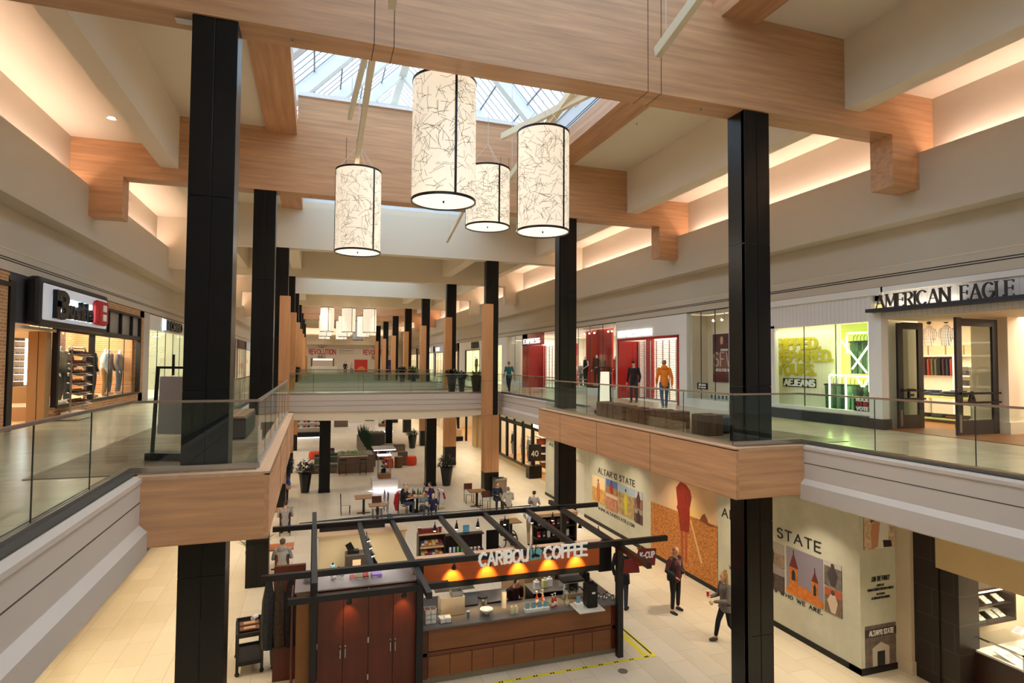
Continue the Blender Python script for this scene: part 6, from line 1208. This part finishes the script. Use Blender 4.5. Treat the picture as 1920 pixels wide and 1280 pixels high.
t = thing('hanging_sign', 'maroon K-CUP sign hanging by wires from the right end of the front beam', 'sign', (7.7, 12.5, 2.25), 0); MB().prism([(-.38,-.28),(-.30,-.02),(-.36,.02),(.18,-.03),(.14,-.42),(-.30,-.40)], 'Y', -.015, .015).build('sign_panel', mat('maroon_sign'), t); letters('K-CUP', .13, .028, .006, WHITE, t, (-.26,-.016,-.22), 0, width=.38, sx=.7)
for x in (-.25, .1): MB().tube([(x,0,-.03),(x,0,.2)], .004, 5).build('wire', STEEL, t)
t = thing('hanging_sign', 'lower maroon sign panel hanging below the K-CUP sign', 'sign', (7.25, 12.55, 1.9), 0); MB().prism([(-.25,-.2),(.2,-.22),(.16,.1),(-.22,.12)], 'Y', -.015, .015).build('sign_panel', mat('maroon_sign'), t)
# tape and drain
t = thing('floor_tape', 'yellow and black hazard tape on the floor round the coffee kiosk', 'tape', (5, 12.4, Z0))
TAPE = mat('tape_yellow', (226,206,30), .5)
b = MB().box(2.0,7.75,12.36,12.44,Z0,Z0+.004); b.box(7.5,7.62,12.4,13.9,Z0,Z0+.004); b.box(7.7,7.8,12.36,13.9,Z0,Z0+.005); b.build('tape', TAPE, t, A=True)
for i in range(14): 
    for j in range(2): MB().box(2.3+.40*i+.06*j, 2.34+.40*i+.06*j, 12.375, 12.425, Z0+.004, Z0+.006).build('tape_print', BLACK, t, A=True)
MB().box(7.72,7.76,12.5,13.9,Z0+.005,Z0+.007).build('tape_print', BLACK, t, A=True)
t = thing('drain_cover', 'round grey drain cover in the floor right of the kiosk', 'drain cover', (6.7, 12.0, Z0)); MB().cyl((0,0,0), .11, .006, 28).build('cover', mat('cover_grey', (110,100,92), .5), t)
# cart and barrel
t = thing('utility_cart', 'black two shelf utility cart left of the kiosk', 'cart', (-1.3, 14.85, Z0), .12); CK = mat('cart_black', (34,33,32), .5)
for z in (.22, .82): 
    b = MB().box(-.27,.27,-.48,.48,z,z+.03); 
    for q in ((-.27,-.24,-.48,.48),(.24,.27,-.48,.48),(-.27,.27,-.48,-.45),(-.27,.27,.45,.48)): b.box(*q, z, z+.09)
    b.build('shelf', CK, t, bevel=.005)
for x in (-.25,.25):
    for y in (-.45,.45): MB().box(x-.03,x+.03,y-.03,y+.03,.1,.85).build('leg', CK, t); MB().sph((x,y,.05), .05).build('caster', BLK, t)
for y, l in ((.12,'far'),(-.15,'near')): s_ = thing('tray', 'brown bakery tray on the cart top, %s one' % l, 'tray', (-1.3-.12*y, 14.85+y, Z0+.87), .12); MB().box(-.2,.2,-.1,.1,0,.03).build('tray_body', mat('brown_tray', (120,76,50), .6), s_); MB().box(-.12,.12,-.06,.06,.03,.04).build('paper', mat('tan_paper', (200,160,120), .7), s_)
s_ = thing('paper_roll', 'white paper roll on the far end of the cart', 'paper roll', (-1.25, 15.18, Z0+.855)); MB().tube([(-.02,0,.05),(.06,.14,.05)], .05, 14).build('roll', WHITE, s_); MB().tube([(-.021,-.002,.05),(-.015,.01,.05)], .02, 10).build('core', mat('kraft_box'), s_)
t = thing('waste_barrel', 'dark round waste barrel on casters with a white paper lying on its rim', 'bin', (-.62, 14.55, Z0)); MB().lathe([(.21,.1),(.25,.86),(.27,.88),(.27,.91),(.235,.90),(.2,.4),(.0,.4)], n=28, cap=False).build('barrel', mat('barrel_black', (58,58,56), .5), t, smooth=True)
for a in (0,1.57,3.14,4.71): MB().sph((.16*cos(a+.4),.16*sin(a+.4),.05), .045).build('caster', BLK, t)
MB().rbox((.04,0,.925), (.34,.26,.006), Matrix.Rotation(.3,3,'Z')).build('paper_sheet', WHITE, t)
# ================================================================ tables, chairs and people on the lower floor
TBW = mat('table_wood', (150,104,64), .4, noise=((1,6,6),.15)); CHB = mat('chair_back_wood', (90,46,30), .45); SEATP = mat('chair_seat_pad', (200,196,184), .7)
def make_chair(lab, x, y, rz, style='ladder', grp=None):
    t = thing('dining_chair', lab, 'chair', (x, y, Z0), rz, grp)
    MB().box(-.21,.21,-.21,.2,.43,.48).build('seat', SEATP, t, bevel=.015)
    for sx_ in (-.19,.19):
        MB().box(sx_-.013,sx_+.013,-.2,-.174,0,.43).build('leg', BLK, t); MB().bar((sx_,.19,0),(sx_,.23,.92),.026).build('leg', BLK, t)
    if style == 'ladder':
        b = MB()
        for z in (.60,.70,.80,.89): b.box(-.19,.19,.205,.225,z,z+.04)
        b.build('backrest', BLK, t)
    else: MB().box(-.21,.21,.2,.235,.62,.92).build('backrest', CHB, t, bevel=.008)
    return t
def table(lab, x, y, w, d, h=.75, round_=False, m=None):
    t = thing('cafe_table', lab, 'table', (x, y, Z0)); 
    (MB().cyl((0,0,h-.04), w/2, .04, 32) if round_ else MB().box(-w/2,w/2,-d/2,d/2,h-.04,h)).build('table_top', m or TBW, t, bevel=.006)
    MB().box(-.05,.05,-.05,.05,.03,h-.04).build('pedestal', BLK, t); MB().box(-.3,.3,-.035,.035,0,.03).build('foot', BLK, t); MB().box(-.035,.035,-.3,.3,0,.032).build('foot', BLK, t); return t
table('square wooden cafe table left of the tall display case, with three chairs', 2.25, 28.0, .8, .8)
make_chair('black ladder back chair left of the square wooden table, facing right', 1.45, 28.0, pi/2); make_chair('rear black ladder back chair right of the square wooden table', 3.0, 28.3, -pi/2); make_chair('front black ladder back chair right of the square wooden table', 3.1, 27.75, -pi/2)
table('wooden table top just behind the rear kiosk beam, before the square table', 2.7, 26.3, .75, .6); make_chair('brown backed chair tucked between the two empty wooden tables', 2.75, 26.95, 0, 'solid')
table('round wooden table where the group of four is sitting, with bottles on it', 4.62, 27.5, 1.0, 1.0, .76, True)
table('empty wooden table beside the timber clad column', 7.55, 27.75, .85, .7); make_chair('brown backed chair behind the table beside the column', 7.35, 28.5, 0, 'solid'); make_chair('brown backed chair in front of the table beside the column', 7.75, 27.0, pi, 'solid')
ZT = Z0+.761
for i, (x, y, c, l, hh) in enumerate(((4.45,27.7,(50,120,70),'green bottle',.26),(4.78,27.55,(60,130,90),'green tumbler',.18),(4.55,27.85,(40,44,50),'dark cup',.14),(4.7,27.75,(40,110,60),'second green bottle',.24))):
    t = thing('bottle', l+' on the round table of the group', 'bottle', (x, y, ZT)); MB().lathe([(.04,0),(.042,hh*.6),(.018,hh*.8),(.018,hh)], n=12).build('bottle_body', mat('btl_%d' % i, c, .3), t, smooth=True); MB().cyl((0,0,hh), .02, .015).build('cap', BLK, t)
for i, (x, y, c, l) in enumerate(((4.4,27.45,(190,60,60),'red and white packet'),(4.5,27.3,(226,220,214),'crumpled white napkin'),(4.75,27.35,(236,232,226),'white paper sheet'))): t = thing('packet', l+' on the round table of the group', 'packet', (x, y, ZT)); MB().box(-.08,.08,-.06,.06,0,.05 if i < 2 else .006).build('packet_body', mat('tpk_%d' % i, c, .6), t)
person('person with pale hair in a black top sitting at the left of the round table', (4.0, 27.25, Z0), pi/2-.2, 'sit', 1.7, top=(34,32,36), legs=(58,70,92), hair=(206,192,160), hairlen=1, sleeve=.5, vox=.014)
make_chair('chair of the pale haired person, a red jacket over its back', 3.92, 27.28, pi/2, 'solid')
t = thing('jacket', 'red jacket hung over the back of the left chair at the round table', 'jacket', (3.72, 27.28, Z0+.2)); b = MB(); b.tube([(0,-.2,.70),(0,0,.74),(0,.2,.70)], .07, 8); b.tube([(-.03,-.12,.7),(-.09,-.1,.35),(-.06,-.1,.02)], [.1,.13,.08], 8); b.tube([(-.03,.12,.7),(-.07,.1,.3),(-.04,.08,.0)], [.1,.13,.08], 8); b.build('jacket_cloth', mat('red_cloth', (170,28,36), .85, noise=(12,.3)), t, smooth=True)
person('person in a navy vest sitting behind the pale haired one at the round table', (4.05, 27.95, Z0), pi/2-.5, 'sit', 1.72, top=(36,40,60), legs=(50,52,60), hair=(190,180,170), vox=.016)
person('person in a purple top reading a dark folder at the right of the round table', (5.35, 27.75, Z0), -pi/2, 'sit', 1.68, top=(52,28,86), legs=(40,40,56), hair=(44,32,28), hairlen=0, vox=.014, mods=dict(wl=(-.10,-.34,.92), wr=(.10,-.34,.92)))
t = thing('folder', 'dark red folder held by the person in purple', 'folder', (4.98, 27.78, Z0+.9), 0); MB().rbox((0,0,.06),(.02,.3,.22),Matrix.Rotation(.3,3,'Y')).build('cover', mat('wine_cover', (70,20,26), .5), t); MB().rbox((.012,0,.06),(.008,.27,.2),Matrix.Rotation(.3,3,'Y')).build('pages', WHITE, t)
make_chair('chair of the person in purple with a white and red coat over its back', 5.45, 27.75, -pi/2, 'solid')
t = thing('coat', 'white coat with red trim hung on the chair of the person in purple', 'coat', (5.72, 27.7, Z0+.1)); b = MB(); b.tube([(0,-.2,.78),(0,.2,.78)], .07, 8); b.tube([(.03,0,.78),(.08,0,.4),(.05,0,.1)], [.16,.18,.14], 10); b.build('coat_cloth', mat('white_cloth', (224,216,212), .85), t, smooth=True); MB().tube([(.14,-.12,.7),(.22,-.14,.4)], .05, 8).build('trim', mat('red_cloth'), t)
person('boy in a patterned shirt sitting at the near side of the round table', (4.72, 26.55, Z0), .3, 'sit', 1.5, top=(110,130,140), legs=(60,60,70), hair=(96,66,44), vox=.014, mods=dict(face=(-.2,-1,0)), sleeve=.5, topmat=mat('pattern_shirt', (120,136,140), .8, noise=(30,.6)))
person('child with blond hair in a navy top, nearest the rear kiosk beam', (5.15, 26.4, Z0), pi-.3, 'sit', 1.35, top=(36,36,76), legs=(50,50,60), hair=(216,196,150), hairlen=1, vox=.014)
person('person with dark hair and glasses facing the camera beside the timber clad column', (8.3, 26.9, Z0), 0, 'sit', 1.68, top=(46,48,66), legs=(50,50,60), hair=(50,34,28), hairlen=1, vox=.015)
person('person with grey hair in a pale hooded jacket seen from behind, by the litter bin', (8.45, 25.6, Z0), pi, 'sit', 1.7, top=(190,184,172), legs=(60,60,66), hair=(140,130,124), hairlen=1, vox=.015, hood=True)
person('person in a grey cap behind the rear kiosk beam, right of the hooded one', (9.3, 24.6, Z0), pi*.8, 'sit', 1.65, top=(150,148,150), legs=(60,60,66), hair=(60,50,46), cap=(44,44,48), vox=.016)
person('person in a white shirt and khaki trousers leaning over a table seen through the pergola', (7.95, 21.3, Z0), pi*.9, 'walk', 1.74, top=(196,200,214), legs=(150,122,84), hair=(120,100,86), vox=.015, mods=dict(che=(0,-.24,1.24), nec=(0,-.38,1.36), hea=(0,-.50,1.46), wl=(-.2,-.5,.9), wr=(.2,-.5,.9), el=(-.26,-.3,1.08), er=(.26,-.3,1.08)))
table('table seen through the pergola in front of the leaning person', 7.4, 22.1, .7, .7); make_chair('brown backed chair with a panel back right of the leaning person', 8.6, 21.5, pi, 'solid')
t = thing('wheelchair', 'black wheelchair seen through the pergola left of the leaning person', 'wheelchair', (7.0, 21.2, Z0), .4); MB().box(-.22,.22,-.2,.2,.45,.50).build('seat', BLACK, t); MB().box(-.22,.22,.2,.24,.5,.98).build('backrest', BLACK, t)
for s in (-1,1): MB().lathe([(.26,-.015),(.29,-.015),(.29,.015),(.26,.015),(.26,-.015)], n=24, cap=False).build('wheel', BLK, t).rotation_euler = (0, pi/2, 0)
k__ = [o for o in bpy.data.objects if o.parent == t and o.name.startswith('wheel')]
for s, o in zip((-1,1), k__): o.location = (s*.28, .08, .30)
for s in (-1,1): MB().tube([(s*.2,-.2,.45),(s*.18,-.4,.1)], .015, 6).build('footrest', STEEL, t); MB().lathe([(.05,-.01),(.07,0),(.05,.01)], n=12, cap=False).build('front_wheel', BLK, t).location = (s*.2,-.25,.07)
# left edge diners
person('person in a blue top facing the camera at the left edge under the balcony', (-1.35, 32.1, Z0), .1, 'sit', 1.74, top=(40,70,140), legs=(50,50,60), hair=(170,150,130), vox=.016)
person('person with white hair in black, seen from behind below the one in blue', (-1.45, 30.3, Z0), pi, 'sit', 1.72, top=(30,28,34), legs=(40,40,44), hair=(206,200,190), vox=.016)
person('person in a white and black checked shirt seen from behind under the balcony', (-1.0, 25.3, Z0), pi, 'sit', 1.78, top=(220,220,218), legs=(44,50,66), hair=(70,50,40), vox=.014, topmat=brick('check_shirt', (226,224,222), (220,220,218), (70,70,76), .045, .045, (0,0,0), .008, 0, .8, swap='XZY'))
person('person in a grey hooded sweater and olive cap seen from behind, nearest at the left', (-.85, 19.9, Z0), pi, 'sit', 1.8, top=(164,162,158), legs=(50,52,60), hair=(110,84,66), cap=(112,108,88), hood=True, vox=.012)
for x, y, l in ((-1.0,25.55,'of the person in the checked shirt'),(-.85,20.15,'of the person in the grey hooded sweater'),(-1.45,30.55,'of the white haired person in black')): make_chair('brown backed chair '+l, x, y-.1, pi, 'solid')
table('small orange brown table before the grey hooded person', -.95, 21.3, .8, .7, m=mat('orange_wood', (186,104,56), .4)); table('table between the two people at the far left edge', -1.4, 31.2, .8, .8); table('table in front of the person in the checked shirt', -1.1, 26.6, .7, .7)
pot_plant('black pot with strappy leaves beside the second left column', -1.75, 21.0, Z0, kind='spiky', leaf=mat('leaf_mid', (50,84,44), .6), h=.75, tall=.6, seed=12)
# standing people by the hoarding
def lanyard(root, J):
    MB().tube([(-.05,-.16,1.46),(0,-.185,1.3),(.05,-.16,1.46)], .006, 5).build('lanyard', WHITE, root)
person('person in a black jacket, maroon top and sandals standing by the sunset print', (9.72, 14.45, Z0), .35, 'stand', 1.74, top=(96,44,48), legs=(24,24,28), hair=(150,112,80), hairlen=1, vox=.009, build_=1.08, bare=.14, mods=dict(kl=(-.15,-.04,.5), al=(-.24,-.08,.08), kr=(.12,-.02,.5), ar=(.13,0,.08), el=(-.33,.04,1.16), er=(.33,.04,1.16), wl=(-.20,-.16,1.02), wr=(.20,-.16,1.02), face=(-.4,-.9,-.1)), shoes=(40,34,32), extra=lanyard)
jk = [o for o in bpy.data.objects if o.get('label','').startswith('person in a black jacket, maroon')][0]
b = MB()
for s in (-1,1):
    b.tube([(s*.09,.03,1.47),(s*.19,.02,1.42),(s*.26,.04,1.28),(s*.33,.04,1.16),(s*.27,-.06,1.09),(s*.20,-.15,1.03)], [.07,.082,.074,.068,.062,.055], 10)
    b.tube([(s*.14,.02,1.42),(s*.165,.02,1.2),(s*.17,.02,.95),(s*.165,.02,.88)], [.10,.105,.11,.105], 10)
b.tube([(-.12,.07,1.40),(0,.09,1.40),(.12,.07,1.40)], .09, 8); b.tube([(0,.075,1.44),(0,.09,1.2),(0,.085,.9)], [.12,.14,.15], 10)
remesh(b.build('jacket', mat('jacket_black', (30,32,34), .8), jk, smooth='full'), .012)
def cup_extra(root, J):
    MB().lathe([(.03,0),(.04,.13)], (-.13,-.43,1.13), 14).build('cup', mat('red_cup', (196,40,36), .5), root); MB().cyl((-.13,-.43,1.26), .042, .012, 14).build('cup_lid', WHITE, root)
    b = MB().sph((.10,-.46,1.06), (.07,.05,.06), 8, 6); b.build('paper_bag', mat('kraft_box'), root)
person('person in a grey sweater and black leggings walking left with a red cup', (9.85, 12.45, Z0), -pi/2-.15, 'walk', 1.70, top=(116,108,104), legs=(22,22,28), hair=(160,124,70), hairlen=3, vox=.009, bare=.12, coatlen=.25, mods=dict(wl=(-.12,-.36,1.12), wr=(.10,-.38,1.08), el=(-.25,-.08,1.12), er=(.25,-.08,1.12)), shoes=(84,74,68), extra=cup_extra)
person('person in a long black coat and jeans partly hidden behind the right kiosk post', (8.35, 15.0, Z0), pi*.7, 'stand', 1.78, top=(26,26,28), legs=(54,62,80), hair=(70,50,40), vox=.012, coatlen=.5, mods=dict(el=(-.34,-.02,1.2), wl=(-.2,-.2,1.42)), shoes=(50,40,36))
# litter bin, planters, lounge and showcases farther down
t = thing('bin', 'square litter bin with a steel frame beside the timber clad column', 'bin', (9.15, 29.2, Z0)); MB().box(-.28,.28,-.28,.28,.03,.95).build('bin_body', mat('bin_tan', (150,128,100), .5), t); b = MB()
for x in (-.3,.27):
    for y in (-.3,.27): b.box(x,x+.03,y,y+.03,0,1.02)
b.box(-.3,.3,-.3,.3,.95,1.0); b.build('frame', STEEL, t); MB().box(-.18,.18,-.18,.18,1.0,1.01).build('opening', BLACK, t)
pot_plant('tall black planter with dark leaves left of the short pillar under the first bridge', -.36, 33.3, Z0, h=1.0, r=.33, tall=.7, seed=21); pot_plant('tall black planter with dark leaves right of the short pillar under the first bridge', 7.18, 32.9, Z0, h=1.0, r=.36, tall=.7, seed=22)
pot_plant('tall black planter by the fourth right column', 7.6, 47.9, Z0, h=1.0, r=.36, tall=.5, seed=23); pot_plant('tall black planter by the third left column', -1.4, 35.0, Z0, h=1.0, r=.3, tall=.7, seed=24)
def showcase(lab, x, y, w, glow=True, seed=1):
    t = thing('display_case', lab, 'display case', (x, y, Z0)); WG = mat('case_white', (226,222,218), .4)
    MB().box(-w,w,-w,w,.12,.55).build('plinth', WG, t, bevel=.01); MB().box(-w+.06,w-.06,-w+.06,w-.06,.04,.12).build('light_gap', mat('cold_glow', (236,236,255), .4, emit=(226,230,255), es=1.6), t); MB().box(-w+.04,w-.04,-w+.04,w-.04,0,.04).build('base', mat('base_violet', (90,84,120), .4), t)
    q = w*.5; MB().box(-q,q,-q,q,.55,.82).build('case_base', mat('case_wood', (150,104,66), .5), t)
    b = MB()
    for s in (-1,1): b.box(s*q*.98-.004,s*q*.98+.004,-q,q,.82,1.75); b.box(-q,q,s*q*.98-.004,s*q*.98+.004,.82,1.75)
    b.build('glass', SHOPGLASS, t); b = MB()
    for sx_ in (-q,q-.02):
        for sy_ in (-q,q-.02): b.box(sx_,sx_+.02,sy_,sy_+.02,.82,2.15)
    b.build('case_frame', STEEL, t); MB().box(-q-.04,q+.04,-q-.04,q+.04,1.75,1.80).build('case_top', WG, t)
    MB().box(-q*1.9,q*1.6,-q*1.9,q*1.9,2.15,2.22).build('canopy', mat('canopy_white', (214,210,206), .4), t, bevel=.01); MB().box(-q*1.9,q*1.6,-q*1.94,-q*1.9,2.13,2.17).build('light_edge', mat('cold_glow'), t)
    rnd = random.Random(seed)
    for i in range(10): c = [(196,40,40),(240,240,240),(40,80,160),(230,120,60),(60,60,60)][i%5]; MB().sph((rnd.uniform(-.14,.14), rnd.uniform(-.1,.1), .95+.06*i), .07, 8, 6).build('toy', mat('toy_%d' % (i%5), c, .5), t)
    MB().box(-.2,.05,-q+.02,-q+.04,.86,1.1).build('price_card', BLACK, t)
    area('case_glow', (x, y, 1.9), (.5,.5), 12, (.86,.9,1)); area('case_floor_glow', (x, y-w-.05, Z0+.1), (1.6,.3), 14, (.78,.82,1), (R_(30),0,0))
showcase('tall lit glass showcase on a white glowing plinth behind the round table', 3.75, 33.3, .68, seed=1); showcase('farther glass showcase on a glowing plinth beyond the second planter box', 6.6, 60, .9, seed=2)
GW = mat('grey_oak', (112,92,78), .5, noise=((1,6,6),.2)); GD = mat('dark_grey_box', (70,66,64), .5)
t = thing('planter_box', 'grey oak planter box with low green plants and a bar ledge, front of the lounge', 'planter', (2.55, 38.7, Z0)); MB().box(-1.05,1.1,-.5,1.2,0,1.12).build('box', GW, t, bevel=.01); MB().box(-1.0,.72,-.75,-.5,1.02,1.07).build('bar_ledge', mat('pale_ledge', (190,170,150), .5), t)
b = MB(); rnd = random.Random(8)
for i in range(220): 
    p = Vector((rnd.uniform(-.95,.6), rnd.uniform(-.4,1.1), 1.12)); a = rnd.uniform(0,6.28); b.add([p, p+Vector((.06*cos(a),.06*sin(a),.08)), p+Vector((.1*cos(a+.5),.1*sin(a+.5),.03+.12*rnd.random()))], [(0,1,2)])
b.build('green_plants', mat('bright_leaf', (130,170,60), .6), t)
t = thing('planter_box', 'second planter box with green plants and a dark front, back of the lounge', 'planter', (4.6, 50, Z0)); MB().box(-.9,1.0,-.5,.6,0,1.1).build('box', GD, t, bevel=.01); MB().box(-.92,1.02,-.52,.62,1.0,1.12).build('rim', GW, t); b = MB()
for i in range(160): p = Vector((rnd.uniform(-.85,.9), rnd.uniform(-.45,.55), 1.12)); a = rnd.uniform(0,6.28); b.add([p, p+Vector((.07*cos(a),.07*sin(a),.1)), p+Vector((.12*cos(a+.5),.12*sin(a+.5),.03+.14*rnd.random()))], [(0,1,2)])
b.build('green_plants', mat('bright_leaf'), t)
t = thing('planter_box', 'low long planter of tall dark snake plants joining the two planter boxes', 'planter', (3.6, 44.5, Z0)); MB().box(-.25,.35,-4.4,5.0,0,1.05).build('box', GW, t, bevel=.01); b = MB()
for i in range(260): 
    y = rnd.uniform(-4.3,4.9); x = rnd.uniform(-.2,.3); L = rnd.uniform(.5,1.15); a = rnd.uniform(-.3,.3); c = rnd.uniform(-.2,.2); p = Vector((x,y,1.0)); q = p+Vector((a*L,c*L,L)); b.add([p+Vector((-.035,0,0)), p+Vector((.035,0,0)), q], [(0,1,2)]); b.add([p+Vector((0,-.035,0)), p+Vector((0,.035,0)), q], [(0,1,2)])
b.build('snake_plants', mat('snake_leaf', (40,66,44), .5), t)
for x, l in ((1.75,'left'),(2.95,'right')): 
    t = thing('bar_stool', 'thin black bar stool at the %s of the bar ledge' % l, 'stool', (x, 37.55, Z0)); MB().box(-.19,.19,-.17,.17,.72,.75).build('seat', BLK, t)
    for a in (-.18,.18):
        for c in (-.17,.17): MB().box(a-.012,a+.012,c-.012,c+.012,0,1.0 if c < 0 else .72).build('leg', BLK, t)
    b = MB().box(-.18,.18,-.18,-.16,.92,1.0); b.build('backrest', BLK, t); MB().box(-.18,.18,-.18,-.16,.25,.27).build('footrest', BLK, t)
GRN = mat('olive_upholstery', (74,82,68), .8); ORG = mat('orange_upholstery', (226,76,36), .6); BRK = mat('brown_upholstery', (84,46,38), .6)
t = thing('bench', 'long olive cushioned bench left of the front planter box', 'bench', (.7, 38.9, Z0)); MB().box(-.9,.75,-.3,.3,.05,.38).build('bench_base', GW, t); MB().box(-.9,.75,-.3,.3,.38,.5).build('cushion', GRN, t, bevel=.02)
t = thing('bench', 'long bench with a dark cushion on the right of the lounge, behind the snake plants', 'bench', (5.9, 46.6, Z0)); MB().box(-.9,.9,-.35,.35,.05,.42).build('bench_base', GW, t); MB().box(-.9,.9,-.35,.35,.42,.52).build('cushion', GD, t, bevel=.02)
def pouf(lab, x, y, m, r=.32, h=.55): t = thing('pouf', lab, 'pouf', (x, y, Z0)); MB().lathe([(r*.85,0),(r*1.02,.08),(r*1.05,h*.55),(r*.9,h-.03),(0,h)], n=24).build('pouf_body', m, t, smooth=True)
pouf('orange pouf at the left of the lounge behind the short pillar', .15, 44.6, ORG, .42); pouf('front orange pouf right of the tall showcase', 4.75, 39.6, ORG, .3, .6); pouf('orange pouf just behind the front one, right of the showcase', 4.8, 40.9, ORG, .3, .6); pouf('lone orange pouf farthest right in the lounge', 6.3, 40.2, ORG, .38, .6)
for x, y, l, m, w in ((.6,42.4,'front olive cube seat left of the planter',GRN,.5),(1.6,42.8,'olive cube seat touching the planter',GRN,.45),(1.0,45.2,'brown armchair block at the left rear of the lounge',BRK,.5),(4.6,43.0,'brown armchair block right of the snake plants',BRK,.4)): t = thing('lounge_seat', l, 'seat', (x, y, Z0)); MB().box(-w,w,-w*.7,w*.7,0,.42).build('seat', m, t, bevel=.04); MB().box(-w,w,w*.4,w*.7,.42,.6).build('backrest', m, t, bevel=.03)
t = thing('drum_table', 'round bronze drum table between the orange poufs', 'table', (5.35, 39.4, Z0)); MB().cyl((0,0,0), .26, .7, 24).build('drum', mat('bronze_drum', (110,78,52), .35, .5), t, smooth=True); MB().cyl((0,0,.7), .27, .02, 24).build('top', mat('bronze_top', (140,116,90), .4, .4), t)
t = thing('side_table', 'square grey brown side table behind the bronze drum table', 'table', (5.75, 40.3, Z0)); MB().box(-.3,.3,-.25,.25,0,.85).build('table_body', GW, t, bevel=.01); MB().box(-.32,.32,-.27,.27,.85,.88).build('table_top', GD, t)
t = thing('kiosk_stand', 'white cosmetics kiosk lettered mac with lit shelves, left behind the short pillar', 'kiosk', (-.4, 57.5, Z0)); MB().box(-1.6,1.2,-.6,.6,0,.5).build('base', BLACK, t); MB().box(-1.6,1.2,-.2,.2,.5,2.4).build('back', mat('case_white'), t); MB().box(-.9,1.2,-.65,-.2,2.4,3.0).build('header', BLACK, t); o = text('mac', .5, mat('kraft_box'), t, (-.5,-.66,2.5), (pi/2,0,0))
for z in (.9,1.35,1.8): 
    MB().box(-1.5,1.1,-.55,-.2,z,z+.04).build('shelf', mat('case_white'), t)
    for i in range(8): MB().box(-1.4+.32*i,-1.2+.32*i,-.45,-.3,z+.04,z+.22).build('product', mat('prod_%d' % (i%3), ((176,60,70),(40,40,60),(190,190,200))[i%3], .5), t)
MB().box(-1.6,1.2,-.7,-.62,.02,.08).build('floor_light', mat('cold_glow'), t); area('kiosk_light', (-.4, 56.8, 2.6), (2.4,.4), 30, (.9,.94,1))
for i, (x, y) in enumerate(((2.8,66),(4.6,70),(6.5,72),(7.2,68))): t = thing('retail_cart', 'far low retail kiosk with dark goods, %s from the left' % ('first','second','third','fourth')[i], 'kiosk', (x, y, Z0)); MB().box(-.7,.7,-.5,.5,0,.9).build('counter', (GW, mat('case_white'))[i%2], t); MB().box(-.5,.5,-.3,.3,.9,1.3).build('goods', mat('prod_1', (40,40,60), .5), t)
